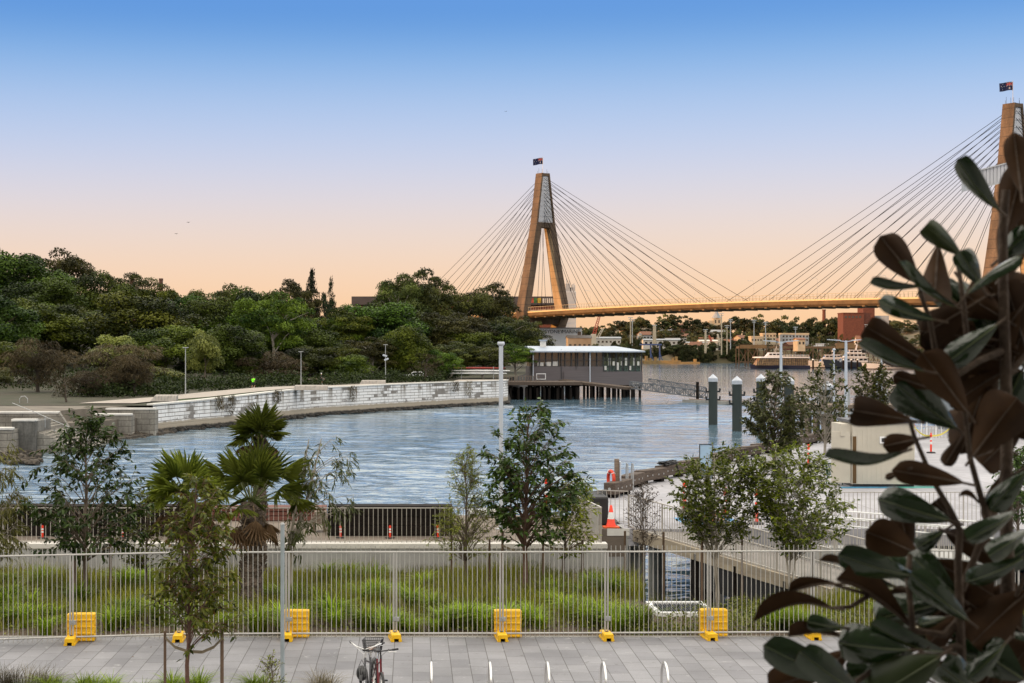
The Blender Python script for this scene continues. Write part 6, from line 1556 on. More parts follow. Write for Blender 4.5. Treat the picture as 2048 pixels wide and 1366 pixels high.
# T-topped delineators
def delineator_mesh(t, whiteband=True):
	mb = MB(); mb.lathe([(.26, 0), (.26, .05), (.20, .08), (.07, .09)], n=8); mb.build('base', black_r, t)
	mb = MB(); mb.lathe([(.055, .08), (.055, .98), (.075, .99), (.075, 1.04), (.03, 1.05), (.03, 1.1), (.05, 1.11), (.05, 1.15)], n=12); mb.build('post', red_p, t, smooth=True)
	for z in (.50, .74):
		mb = MB(); mb.tube([(0, 0, z), (0, 0, z + .15)], .058, n=12); mb.build('reflective_band', white_p, t)
dl0 = None
for px, Y, lab in ((1369, 56.5, 'red delineator post with white bands left of the first leafy tree'), (1450, 53.5, 'red delineator post seen through the first leafy tree'), (1513, 52.6, 'red delineator post between the two leafy trees'), (1617, 78, 'red delineator post on the promenade beyond the second leafy tree'),
                   (1862, 89, 'red delineator post holding yellow tape right of the cream shed'), (1828, 100, 'red delineator post at the shed corner, holding the left end of the tape'), (1905, 101, 'red delineator post at the right end of the yellow tape'), (2003, 92, 'red delineator post near the right edge behind the stem'),
                   (876, 48.75, 'red delineator in front of the right end of the middle black wall'), (780, 48.7, 'red delineator in front of the middle black wall'), (681, 48.75, 'red delineator at the left end of the middle black wall'), (85, 48.7, 'red delineator before the left black wall beside the broad-leaved tree'), (1092, 58, 'red delineator seen through the tall staked tree'), (245, 48.7, 'red delineator before the left black wall near the dead palm frond')):
	if dl0 is None: dl0 = thing('delineator_post', lab, 'delineator', (XP(px, Y), Y, WZ), 0, 'red delineator posts'); delineator_mesh(dl0)
	else:
		c = dup(dl0, (XP(px, Y), Y, WZ), 0, lab)
		if px < 900: c.scale = (.6, .6, .34)
tape_m = M('yellow_hazard_tape', (.75, .60, .03), col2=(.70, .62, .10), rough=.5, scale=2)
t = thing('hazard_tape', 'drooping yellow hazard tape strung between the red posts by the shed', 'tape', (XP(1862, 90), 90, WZ))
mb = MB()
for (x0, y0), (x1, y1) in (((1828, 100), (1862, 89)), ((1862, 89), (1905, 101))):
	a = Vector((XP(x0, y0), y0, WZ + 1.0)); b = Vector((XP(x1, y1), y1, WZ + 1.0)); n = 10
	pts = [a.lerp(b, k / n) - Vector((0, 0, .22 * 4 * (k / n) * (1 - k / n))) for k in range(n + 1)]
	for k in range(n): mb.hexa([pts[k] + Vector((0, -.003, -.05)), pts[k + 1] + Vector((0, -.003, -.05)), pts[k + 1] + Vector((0, .003, -.05)), pts[k] + Vector((0, .003, -.05))], [pts[k] + Vector((0, -.003, .05)), pts[k + 1] + Vector((0, -.003, .05)), pts[k + 1] + Vector((0, .003, .05)), pts[k] + Vector((0, .003, .05))])
mb.build('tape', tape_m, t, world=True)
# traffic cone on the abutment
Y = 51.55; t = thing('traffic_cone', 'red and white traffic cone on a flat orange base at the corner of the promenade', 'traffic cone', (XP(1222, Y), Y, WZ))
mb = MB(); mb.box(-.26, .26, -.22, .22, 0, .05); mb.build('base', orange_p, t, bev=.01)
mb = MB(); mb.lathe([(.17, .05), (.14, .15), (.135, .16), (.04, .72), (.025, .74)], n=20); mb.build('cone', red_p, t, smooth=True)
mb = MB(); mb.lathe([(.116, .29), (.078, .51)], n=20); mb.build('reflective_band', white_p, t, smooth=True)
# timber beam seats along the water edge, each on two bearers
bs0 = None; seglen = 2.75; dist = 0.6; total = sum((EDGE[i + 1] - EDGE[i]).length for i in range(len(EDGE) - 1)); k = 0
def along(s):
	for a, b in zip(EDGE[:-1], EDGE[1:]):
		L_ = (b - a).length
		if s <= L_: return a.lerp(b, s / L_), (b - a).normalized()
		s -= L_
	return EDGE[-1], (EDGE[-1] - EDGE[-2]).normalized()
names = ['nearest the railing corner', 'beside the life ring', 'second beyond the life ring', 'third beyond the life ring, under rope', 'half hidden by the blue panel', 'just right of the blue panel', 'beyond the first leafy tree top', 'left of the tall leafy tree', 'behind the tall leafy tree', 'right of the tall leafy tree', 'far along the edge by the sparse tree', 'near the shed roof', 'behind the shed', 'furthest along the edge']
while dist + seglen < total and k < 14:
	p, d = along(dist + seglen / 2); inw = Vector((-d.y, d.x, 0)) * -1
	loc = p + inw * .5; a = math.atan2(d.y, d.x) - R(9); lab = 'timber beam seat on the wharf edge, ' + names[k]
	if bs0 is None:
		bs0 = thing('beam_seat', lab, 'beam', loc, a, 'timber beam seats along the wharf edge')
		mb = MB(); mb.box(-1.16, 1.16, -.24, .24, .14, .60); mb.build('beam', timber_seat, bs0, bev=.025)
		for s in (-1, 1): mb = MB(); mb.box(s * .8 - .14, s * .8 + .14, -.2, .2, 0, .138); mb.build('bearer', timber_dark, bs0)
		for s in (-.8, -.3, .3, .8):
			for y in (-1, 1): mb = MB(); mb.tube([(s, y * .25, .36), (s, y * .235, .36)], .04, n=8); mb.build('bolt', galv, bs0)
		for s in (-1, 1): mb = MB(); mb.tube([(s * 1.145, 0, .36), (s * 1.17, 0, .36)], .06, n=10); mb.build('bolt', galv, bs0)
	else: dup(bs0, loc, a, lab)
	dist += seglen + (.9 if k == 0 else .32); k += 1
p, d = along(11.3); rn = random.Random(3)
rp_ = thing('rope_pile', 'dark tangled rope and netting heaped on a timber beam seat', 'rope', p + Vector((.5, -.3, WZ * 0 + .6)))
mb = MB(); inw = Vector((d.y, -d.x, 0)); c = p + inw * .5; pts = [c + d * rn.uniform(-.9, .9) + inw * rn.uniform(-.25, .25) + Vector((0, 0, .62 + rn.uniform(0, .16))) for i in range(80)]; mb.tube(pts, .026, n=5); mb.build('rope', black_r, rp_, world=True, smooth=True)
mb = MB(); pts = [c + d * (.4 + .03 * k) + inw * .3 + Vector((0, 0, .6 - k * .028)) for k in range(20)]; mb.tube(pts, .03, n=5); mb.build('rope_end', black_r, rp_, world=True, smooth=True)
# life ring on its timber post
Y = 63.0; x = XP(1232, Y); lb = thing('life_ring_post', 'square timber post with a white panel at the water edge carrying the life ring', 'post', (x, Y, WZ))
hp = ZP(918, Y) - WZ
mb = MB(); mb.box(-.06, .12, -.09, .09, 0, hp); mb.build('post', timber, lb, bev=.01)
mb = MB(); mb.box(.13, .19, -.16, .16, .1, hp - .1); mb.build('sign_panel', steel_pale, lb, bev=.005)
lr = thing('life_ring', 'orange red life ring hanging on the timber post at the water edge', 'life ring', (x - .12, Y - .02, WZ + .62))
R_, r_ = .31, .068; bm = MB(); nA, nB = 28, 10; vs = []; fs = []
for i in range(nA):
	for j in range(nB):
		A = 2 * math.pi * i / nA; Bq = 2 * math.pi * j / nB; c = R_ + r_ * math.cos(Bq); vs.append((-.09 + r_ * math.sin(Bq) - .25 * 0, c * math.sin(A) * .85, c * math.cos(A)))
for i in range(nA):
	for j in range(nB): fs.append((i * nB + j, ((i + 1) % nA) * nB + j, ((i + 1) % nA) * nB + (j + 1) % nB, i * nB + (j + 1) % nB))
bm.add(vs, fs); ring = bm.build('ring', M('life_ring_red', (.62, .05, .02), rough=.5, var=.08), lr, smooth=True); ring.rotation_euler = (0, 0, R(18)); ring.location = (0, 0, .05)
mb = MB()
for A in (.6, 2.2, 3.8, 5.4):
	c = Vector((0, .33 * math.sin(A) * .85, .33 * math.cos(A))); mb.tube([(-.09 + .082 * math.cos(q), c.y + .082 * math.sin(q) * math.sin(A), c.z + .082 * math.sin(q) * math.cos(A)) for q in np.linspace(0, 2 * math.pi, 10)], .012, n=5)
o = mb.build('band', white_p, lr); o.rotation_euler = (0, 0, R(18)); o.location = (0, 0, .05)
t = thing('ladder_rail', 'pair of slim steel ladder handrails right of the life ring', 'handrail', (XP(1261, 64.5), 64.5, WZ))
for dx in (-.11, .11): mb = MB(); mb.tube([(dx, 0, 0), (dx, 0, 1.15), (dx, .35, 1.15), (dx, .5, .9), (dx, .5, -.4)], .028, n=6); mb.build('rail', galv, t, smooth=True)
Y = 71; t = thing('glass_screen', 'upright pale blue panel in a thin dark frame at the wharf edge', 'panel', (XP(1412, Y), Y, WZ)); hh = ZP(888, Y) - WZ; w = XP(1426, Y) - XP(1399, Y)
mb = MB(); mb.box(-w / 2 + .035, w / 2 - .035, -.015, .015, .05, hh - .035); mb.build('panel', M('pale_blue_panel', (.30, .43, .56), rough=.2, var=.08, scale=.8), t)
mb = MB(); mb.box(-w / 2, -w / 2 + .034, -.03, .03, 0, hh); mb.box(w / 2 - .034, w / 2, -.03, .03, 0, hh); mb.box(-w / 2 + .035, w / 2 - .035, -.03, .03, hh - .034, hh); mb.build('frame', black_p, t)
# black rubber fenders by the corner
t = thing('rubber_fender', 'pair of thick black rubber fender rolls at the corner of the wharf', 'fender', (XP(1178, 53.5), 53.5, WZ))
for k, (dx, dy, dz) in enumerate(((0, 0, .42), (.25, .9, .45))): mb = MB(); mb.tube([(-1.0 + dx, dy, dz + .1), (.45 + dx, dy - .25, dz + .35)], .24, n=14); mb.build('roll', black_r, t, smooth=True)
mb = MB(); mb.box(-.3, .5, -1.3, .4, 0, .95); mb.build('block', black_r, t, bev=.06)
t = thing('litter_bin', 'glass-sided grey bin standing in the corner of the railing', 'bin', (XP(1186, 50), 50, WZ))
mb = MB(); mb.lathe([(.20, 0), (.20, .08)], n=18); mb.build('base', galv, t)
mb = MB(); mb.lathe([(.18, .085), (.19, .80)], n=18); mb.build('body', M('pale_bin_liner', (.34, .38, .40), rough=.2, var=.4, scale=5), t, smooth=True)
mb = MB(); mb.lathe([(.21, .803), (.21, .88), (.12, .90)], n=18); mb.build('lid', galv, t)
# light pole in the middle
Y = YG(1058, WZ); t = thing('light_pole', 'tall pale grey square light pole with flat head and side arm, centre of the photo', 'lamp post', (XP(1002, Y), Y, WZ)); hp = ZP(692, Y) - WZ
mb = MB(); mb.box(-.066, .066, -.066, .066, .02, hp); mb.build('post', steel_pale, t, bev=.02)
mb = MB(); mb.box(-.17, .17, -.17, .17, 0, .019); mb.build('base_plate', galv, t)
mb = MB(); mb.lathe([(.08, hp + .003), (.12, hp + .05), (.12, hp + .10), (.10, hp + .14)], n=16); mb.build('lamp_head', steel_pale, t, smooth=True)
za = ZP(813, Y) - WZ; mb = MB(); mb.box(.068, .40, -.04, .04, za - .06, za + .02); mb.build('side_arm', steel_pale, t, bev=.008)
# double-armed lamp posts at the right
dp0 = None
for px, yt, Y, lab in ((1692, 680, 133, 'pale lamp post with two flat arms rising behind the cream shed'), (1562, 682, 140, 'pale lamp post with two flat arms rising behind the tall leafy tree')):
	hp = ZP(yt, Y) - WZ
	if dp0 is None:
		dp0 = thing('twin_lamp_post', lab, 'lamp post', (XP(px, Y), Y, WZ - .05), 0, 'two-armed lamp posts'); hh0 = hp
		mb = MB(); mb.tube([(0, 0, 0), (0, 0, hp)], [.14, .11], n=10); mb.build('post', steel_pale, dp0, smooth=True)
		for s in (-1, 1):
			mb = MB(); mb.beam((0, 0, hp - .08), (s * .5, 0, hp - .02), .08, .06); mb.hexa([(s * .5, -.2, hp - .02), (s * 1.55, -.2, hp + .06), (s * 1.55, .2, hp + .06), (s * .5, .2, hp - .02)], [(s * .5, -.2, hp + .06), (s * 1.55, -.2, hp + .12), (s * 1.55, .2, hp + .12), (s * .5, .2, hp + .06)]); mb.build('lamp_arm', steel_pale, dp0)
	else: c = dup(dp0, (XP(px, Y), Y, WZ - .05), 0, lab); c.scale = (1, 1, hp / hh0)
for px, yt, Y, lab in ((1763, 682, 150, 'slim grey lamp post behind the right sparse tree'), (1754, 745, 146, 'thin grey pole just left of the slim grey lamp post'), (1668, 700, 152, 'thin grey pole left of the shed lamp post')):
	hp = ZP(yt, Y) - WZ; t = thing('slim_lamp_post', lab, 'lamp post', (XP(px, Y), Y, WZ - .05)); mb = MB(); mb.tube([(0, 0, 0), (0, 0, hp)], [.10, .07], n=8); mb.build('post', steel_pale, t, smooth=True)
	mb = MB(); mb.lathe([(.08, hp + .003), (.16, hp + .06), (.16, hp + .14), (.05, hp + .2)], n=10); mb.build('lamp_head', steel_pale, t)
# ================================================================ shed, chair and right-hand structures
cream_p = M('cream_site_shed_panel', (.50, .46, .38), rough=.7, var=.08, scale=.8)
Y = YG(974, WZ); t = thing('site_shed', 'cream flat-roofed site shed with an open brown door at its left end', 'shed', (XP(1750, Y), Y, WZ), R(-3))
w0, w1 = XP(1705, Y) - XP(1750, Y), XP(1828, Y) - XP(1750, Y); hs = ZP(846, Y) - WZ
mb = MB(); mb.box(w0, w1, 0, 2.6, .12, hs); n = int((w1 - w0) / .2)
for i in range(n): mb.box(w0 + .03 + i * .2, w0 + .13 + i * .2, -.012, -.001, .13, hs - .2)
mb.build('wall', cream_p, t)
mb = MB(); mb.box(w0 - .08, w1 + .08, -.12, 2.7, hs + .003, hs + .12); mb.build('roof', M('dark_fascia', (.10, .10, .11), rough=.6), t)
mb = MB(); mb.box(w0 + .02, w1 - .02, .05, 2.5, 0, .118); mb.build('skid', black_p, t)
mb = MB(); mb.box(w0 - .012, w0 - .001, .4, 1.5, .15, 2.1); mb.box(w0 + .02, w0 + .17, -.02, -.013, .15, 2.15); mb.build('doorway', M('brown_door_gap', (.10, .055, .02), rough=.8), t)
mb = MB(); mb.obox((w0 - .42, .25, 1.25), (.80, .06, 2.2), rz=R(160)); d_ = mb.build('door', cream_p, t, bev=.01)
mb = MB(); mb.tube([(w0 - .70, .24, 1.2), (w0 - .70, .18, 1.2), (w0 - .62, .18, 1.2)], .02, n=6); mb.build('handle', galv, d_)
mb = MB(); mb.box(w0 - .45, w0 + .02, .15, 2.0, 2.15, hs - .05); mb.build('side_box', cream_p, t)
mb = MB(); q = XP(1772, Y) - XP(1750, Y); mb.box(q - .28, q + .28, -.05, -.013, 1.85, 2.15); mb.build('window', white_p, t);
mb = MB(); mb.box(q - .2, q + .2, -.07, -.051, 1.92, 2.08); mb.build('vent_grille', glass_dark, t)
t = thing('ground_mat', 'turquoise and blue mat lying on the concrete along the foot of the shed', 'mat', (XP(1760, Y), Y - .5, WZ)); mb = MB(); mb.box(XP(1676, Y) - XP(1760, Y), XP(1790, Y) - XP(1760, Y), -.15, .42, .004, .02); mb.build('blue_sheet', M('blue_mat', (.03, .17, .30), rough=.6, var=.3), t)
mb = MB(); mb.box(XP(1790, Y) - XP(1760, Y) + .01, XP(1868, Y) - XP(1760, Y), -.1, .9, .004, .02); mb.build('green_sheet', M('turquoise_mat', (.05, .28, .24), rough=.6, var=.2), t)
chm = M('dark_green_plastic', (.012, .075, .055), rough=.4, var=.1)
Yc = YG(969, WZ); t = thing('garden_chair', 'dark green plastic garden chair left of the shed door', 'chair', (XP(1669, Yc), Yc, WZ), R(15))
mb = MB(); mb.box(-.23, .23, -.22, .22, .42, .46); mb.build('seat', chm, t, bev=.015)
mb = MB()
for k in range(5): mb.beam((-.18 + k * .09, .22, .46), (-.20 + k * .10, .32, .88), .055, .02)
mb.beam((-.24, .32, .88), (.24, .32, .88), .03, .07); mb.beam((-.24, .22, .44), (-.24, .32, .90), .05, .03); mb.beam((.24, .22, .44), (.24, .32, .90), .05, .03); mb.build('backrest', chm, t)
for s in (-1, 1):
	mb = MB(); mb.beam((s * .25, -.24, .66), (s * .25, .27, .68), .05, .03); mb.beam((s * .25, -.22, .44), (s * .25, -.22, .66), .04, .03); mb.build('armrest', chm, t)
	for y in (-.2, .2): mb = MB(); mb.beam((s * .21, y, .43), (s * .26, y * 1.2, 0), .05, .04); mb.build('leg', chm, t)
# railings at the right
t = thing('terrace_railing', 'dark thin bar railing along the promenade edge below the cream shed', 'railing', (XP(1800, 53), 53, WZ))
mb = MB(); bar_rail(mb, (XP(1664, 53), 53, WZ), (XP(2300, 53), 53, WZ), 0, 1.03, post=2.2); mb.build('bars', rail_m, t, world=True)
t = thing('corner_railing', 'grey bar railing behind the traffic cone turning down along the footbridge', 'railing', (XP(1225, 52.3), 52.3, WZ))
mb = MB(); a = (XP(1196, 53.2), 53.2, WZ); b = (XP(1256, 52.8), 52.8, WZ); bar_rail(mb, a, b, 0, 1.08)
FB0, FB1 = Vector((XP(1258, 51.6), 51.6, WZ - .02)), P(1662, 1193, 43.2)
FB1.z += .22
mb.build('bars', rail_m, t, world=True)
# footbridge sloping down to the right
fb = thing('footbridge', 'pale beamed footbridge sloping down to the right behind the leafy trees', 'footbridge', FB0)
sidev = Vector((-(FB1 - FB0).y, (FB1 - FB0).x, 0)).normalized()
if sidev.y < 0: sidev = -sidev
mb = MB(); o = sidev * 2.2; u = Vector((0, 0, -.12)); mb.hexa([FB0 + u, FB1 + u, FB1 + o + u, FB0 + o + u], [FB0, FB1, FB1 + o, FB0 + o]); mb.build('deck', M('footbridge_deck', (.20, .185, .17), rough=.9, var=.15), fb, world=True)
mb = MB(); mb.beam(FB0 + Vector((0, -.10, -.17)), FB1 + Vector((0, -.10, -.17)), .16, .36); mb.build('side_beam', M('pale_timber_beam', (.27, .23, .18), col2=(.40, .34, .25), rough=.85, scale=1, stretch=(.3, 1, 4)), fb, world=True)
mb = MB(); mb.beam(FB0.lerp(FB1, .40) + Vector((0, .0, -.75)), FB1 + Vector((0, .0, -.75)), .2, .75); mb.build('lower_beam', black_r, fb, world=True)
mb = MB()
for s in (.42, .62, .85):
	p = FB0 + (FB1 - FB0) * s; mb.box(p.x - .3, p.x + .3, p.y + .2, p.y + .8, -2, p.z - .13)
mb.build('pier', timber_dark, fb, world=True)
for off, h, nm in ((Vector((0, .05, 0)), 1.08, 'near'), (sidev * 2.15, 1.05, 'far')):
	mb = MB(); n = int((FB1 - FB0).length / .13)
	for i in range(n + 1):
		p = FB0 + (FB1 - FB0) * i / n + off; mb.beam(p, p + Vector((0, 0, h)), .018 if i % 14 else .05, .018 if i % 14 else .05, up=(0, 1, .01))
	for z in (.06, h): mb.beam(FB0 + off + Vector((0, 0, z)), FB1 + off + Vector((0, 0, z)), .045, .03)
	mb.build('railing', rail_m, fb, world=True)
# concrete abutment under the cone and stair landing at the right
t = thing('abutment', 'square grey concrete abutment below the traffic cone', 'wall', (XP(1232, 51), 51, PZ)); mb = MB(); mb.box(XP(1214, 51.2) + .02, XP(1257, 51.2), 51.2 - .003, 52.6, -2, WZ - .004); mb.build('block', conc, t, world=True, bev=.01)
mb = MB(); mb.box(XP(1214, 51.2) + .0, XP(1257, 51.2) + .03, 51.17, 51.196, WZ - .22, WZ + .01); mb.build('edge_strip', conc_pale, t, world=True)
t = thing('access_path', 'pale concrete path with double white handrails sloping down behind the magnolia', 'ramp', (XP(1760, 50), 50, 2.6))
A, B_ = P(1610, 1062, 51.0), P(1990, 1130, 47.5); A.z = WZ - .5; B_.z = 2.9
mb = MB(); o = Vector((.3, 2.6, 0)); u = Vector((0, 0, -1.2)); mb.hexa([A + u, B_ + u, B_ + o + u, A + o + u], [A, B_, B_ + o, A + o]); mb.build('slope', conc, t, world=True)
for off in (Vector((0, .1, 0)), Vector((.3, 2.4, 0))):
	for h in (.72, .98):
		mb = MB(); mb.tube([A + off + Vector((0, 0, h)), B_ + off + Vector((0, 0, h))], .026, n=6); mb.build('handrail', white_p, t, world=True)
	mb = MB(); n = 44
	for i in range(n + 1): p = A + off + (B_ - A) * i / n; mb.beam(p, p + Vector((0, 0, .95)), .02 if i % 8 else .05, .02 if i % 8 else .05, up=(0, 1, .01))
	mb.build('baluster', rail_m, t, world=True)
# blue and orange tarpaulins on the promenade behind the footbridge
t = thing('tarpaulin', 'crumpled bright blue tarpaulin with an orange patch lying beyond the footbridge railing', 'tarpaulin', (XP(1420, 51.8), 51.8, WZ))
rn = random.Random(9)
def cloth_heap(x0, x1, y0, y1, z0, hgt, seed, nx=22, ny=12):
	rn = random.Random(seed); vs = []; fs = []; ph = [rn.uniform(0, 6) for _ in range(6)]
	for j in range(ny + 1):
		for i in range(nx + 1):
			u, v = i / nx, j / ny; e = min(1, 6 * min(u, 1 - u, v, 1 - v))
			z = z0 + .01 + e * hgt * (.5 + .25 * math.sin(u * 11 + ph[0] + v * 3) + .2 * math.sin(v * 13 + ph[1] + u * 5) + .12 * math.sin(u * 27 + v * 19 + ph[2]))
			vs.append((x0 + (x1 - x0) * u, y0 + (y1 - y0) * v, z))
	for j in range(ny):
		for i in range(nx): a = j * (nx + 1) + i; fs.append((a, a + 1, a + nx + 2, a + nx + 1))
	mb = MB(); mb.add(vs, fs); return mb
xa, xb = XP(1362, 53) , XP(1480, 53)
cloth_heap(xa, xb, 52.5, 54.6, WZ, .30, 1).build('blue_cloth', M('blue_tarpaulin', (.05, .26, .52), rough=.45, var=.2), t, world=True, smooth=True)
cloth_heap(xa + .75, xa + 1.4, 52.42, 53.4, WZ + .12, .32, 2).build('orange_cloth', M('orange_cloth', (.48, .15, .06), rough=.7, var=.2), t, world=True, smooth=True)
# white slatted pavilion with an outside stair, at the far right behind the magnolia
Y = 108; t = thing('slatted_building', 'white slatted two-storey building with an outside stair at the right edge', 'building', (XP(2010, Y), Y, WZ)); x0, x1 = XP(1962, Y), XP(2250, Y); zt = ZP(700, Y)
slat_m = M('pale_slat_cladding', (.50, .54, .57), rough=.5, var=.08)
mb = MB(); mb.box(x0, x1, Y + .2, Y + 9, WZ, zt); mb.build('wall', M('grey_back_wall', (.20, .22, .24), rough=.8), t, world=True)
mb = MB(); z = WZ + .2
while z < zt - .1: mb.box(x0 - .05, x1, Y, Y + .12, z, z + .16); z += .24
mb.build('slats', slat_m, t, world=True)
mb = MB(); mb.box(x0 - .3, x1, Y - .4, Y + 9, zt + .003, zt + .25); mb.build('roof', slat_m, t, world=True)
mb = MB()
for i in range(18):
	p = Vector((x0 - .3 - 0 + i * .28, Y - 1.6, WZ + 6.2 - i * .18 * 1.0)); mb.box(p.x, p.x + .3, p.y, p.y + 1.2, p.z - .04, p.z)
mb.beam((x0 - .3, Y - 1.6, WZ + 6.1), (x0 + 4.8, Y - 1.6, WZ + 2.9), .08, .25); mb.beam((x0 - .3, Y - .4, WZ + 6.1), (x0 + 4.8, Y - .4, WZ + 2.9), .08, .25)
for h in (.5, 1.0): mb.beam((x0 - .3, Y - 1.6, WZ + 6.2 + h), (x0 + 4.8, Y - 1.6, WZ + 3.0 + h), .05, .05)
mb.beam((x0 + 4.8, Y - 1.5, WZ), (x0 + 4.8, Y - 1.5, WZ + 3), .15, .15); mb.beam((x0 - .2, Y - 1.5, WZ), (x0 - .2, Y - 1.5, WZ + 6.1), .15, .15)
mb.build('stair', slat_m, t, world=True)
t = thing('low_rail', 'low dark rail fence on the promenade behind the hazard tape', 'fence', (XP(1850, 104), 104, WZ))
mb = MB(); bar_rail(mb, (XP(1826, 104), 104, WZ), (XP(2080, 104), 104, WZ), 0, .75, step=.2, r=.015); mb.build('bars', rail_m, t, world=True)
t = thing('stair_handrail', 'white hooped handrail standing behind the hazard tape', 'handrail', (XP(1852, 106), 106, WZ))
mb = MB()
for dx in (0, .35): mb.tube([(dx - .3, 0, 0), (dx - .3, 0, 1.6), (dx + .0, -.2, 1.75), (dx + .5, -.5, 1.0), (dx + .5, -.5, 0)], .04, n=6)
mb.build('hoop', white_p, t, smooth=True)
# corrugated conveyor gantry in front of the right pylon
Y = 150; gx0, gx1 = XP(1945, Y), XP(2300, Y)
gan = M('corrugated_steel', (.46, .46, .47), rough=.5, metal=.2, var=.12, scale=1.0, stretch=(1, 1, .15))
t = thing('conveyor_gantry', 'corrugated grey conveyor gantry crossing in front of the right pylon', 'gantry', (gx0, Y, 0))
A0, A1 = ZP(378, Y), ZP(345, Y); s_ = (ZP(323, Y) - ZP(345, Y)) / (XP(2030, Y) - XP(1945, Y))
gq = lambda x, y, z: (x, y, z + (x - gx0) * s_)
mb = MB(); x = gx0
while x < gx1 - .1:
	mb.hexa([gq(x, Y, A0), gq(x + .24, Y, A0), gq(x + .24, Y + .06, A0), gq(x, Y + .06, A0)], [gq(x, Y, A1), gq(x + .24, Y, A1), gq(x + .24, Y + .06, A1), gq(x, Y + .06, A1)]); x += .34
mb.hexa([gq(gx0, Y + .061, A0), gq(gx1, Y + .061, A0), gq(gx1, Y + 3, A0), gq(gx0, Y + 3, A0)], [gq(gx0, Y + .061, A1), gq(gx1, Y + .061, A1), gq(gx1, Y + 3, A1), gq(gx0, Y + 3, A1)])
mb.build('cladding', gan, t, world=True)
mb = MB(); mb.beam(gq(gx0 - .05, Y - .05, A0 - .08), gq(gx1, Y - .05, A0 - .08), .15, .16); mb.beam(gq(gx0 - .05, Y - .05, A1 + .05), gq(gx1, Y - .05, A1 + .05), .2, .12); mb.build('edge_trim', galv, t, world=True)
mb = MB()
for xx in (gx0 + 9, gx0 + 15):
	for yy in (Y + .3, Y + 2.7): mb.beam((xx, yy, WZ), (xx, yy, A0 + (xx - gx0) * s_), .4, .4)
for k in range(6): mb.beam((gx0 + 9, Y + .3, WZ + k * 4), (gx0 + 15, Y + .3, WZ + k * 4 + 4), .2, .2)
mb.build('support_frame', galv, t, world=True)
# pit frame in the garden bed
Y0_, Y1_ = YG(1232, PZ), YG(1209, PZ)
t = thing('pit_frame', 'white rectangular pit frame with a dark grate lying in the garden bed', 'pit cover', (XP(1368, 40), 40, PZ))
xa, xb = XP(1312, Y0_), XP(1432, Y0_)
mb = MB(); z = PZ + .05; w = .13
for b in ((xa, xb, Y0_, Y0_ + w), (xa, xb, Y1_ - w, Y1_), (xa, xa + w, Y0_ + w + .002, Y1_ - w - .002), (xb - w, xb, Y0_ + w + .002, Y1_ - w - .002)): mb.box(b[0], b[1], b[2], b[3], PZ - .2, z + .04)
mb.build('frame', white_p, t, world=True, bev=.01)
mb = MB(); x = xa + w + .03
while x < xb - w - .03: mb.box(x, x + .02, Y0_ + w + .01, Y1_ - w - .01, PZ - .1, z + .01); x += .06
mb.build('grate', black_p, t, world=True)
# ================================================================ temporary fence: panels, feet, stacked spare feet
posts_px = [-72, 143, 358, 575, 790, 1003, 1213, 1418, 1625, 1832, 2040]
def fence_y(px): return FY + .0 + (0.0 if px < 1000 else (px - 1000) * .0003) - (max(0, 400 - px) * .0018)
PX = [Vector((XP(p, fence_y(p)), fence_y(p), PZ)) for p in posts_px]
fence_st = M('galvanised_fence_tube', (.42, .41, .385), rough=.5, metal=.2, var=.12, scale=2)
pn0 = None; labs = ['cut by the left edge of the photo', 'left of the young tree tied with hessian', 'behind the young tree tied with hessian', 'behind the palm trunk base', 'above the parked bicycles', 'between the second and third bike hoops', 'right of the hoops, before the water under the footbridge', 'in front of the white pit frame', 'partly behind the brown magnolia leaves', 'mostly hidden behind the magnolia']
for i in range(len(PX) - 1):
	a, b = PX[i], PX[i + 1]; d = b - a; Lf = d.length; rz = math.atan2(d.y, d.x); lab = 'galvanised temporary fence panel, ' + labs[i]
	if pn0 is None:
		pn0 = thing('temporary_fence', lab, 'fence panel', a, rz, 'temporary fence panels along the paving'); L0 = Lf
		mb = MB()
		for x in (.03, Lf - .03): mb.tube([(x, 0, .12), (x, 0, 2.0)], .022, n=8)
		for z in (.14, 1.99): mb.tube([(.0, 0, z), (Lf, 0, z)], .021, n=8)
		mb.build('frame', fence_st, pn0, smooth=True)
		mb = MB(); n = 21
		for k in range(1, n + 1): x = Lf * k / (n + 1); mb.tube([(x, -.0, .04), (x, 0, 2.13)], .0082, n=5)
		mb.build('bars', fence_st, pn0, smooth=True)
		for z in (.42,): mb = MB(); mb.box(-.05, .09, -.035, .035, z, z + .09); mb.tube([(.02, -.07, z + .05), (.02, .07, z + .05)], .014, n=6); mb.build('clamp', galv, pn0)
	else:
		c = dup(pn0, a, rz, lab, None, (Lf / L0, 1, 1))
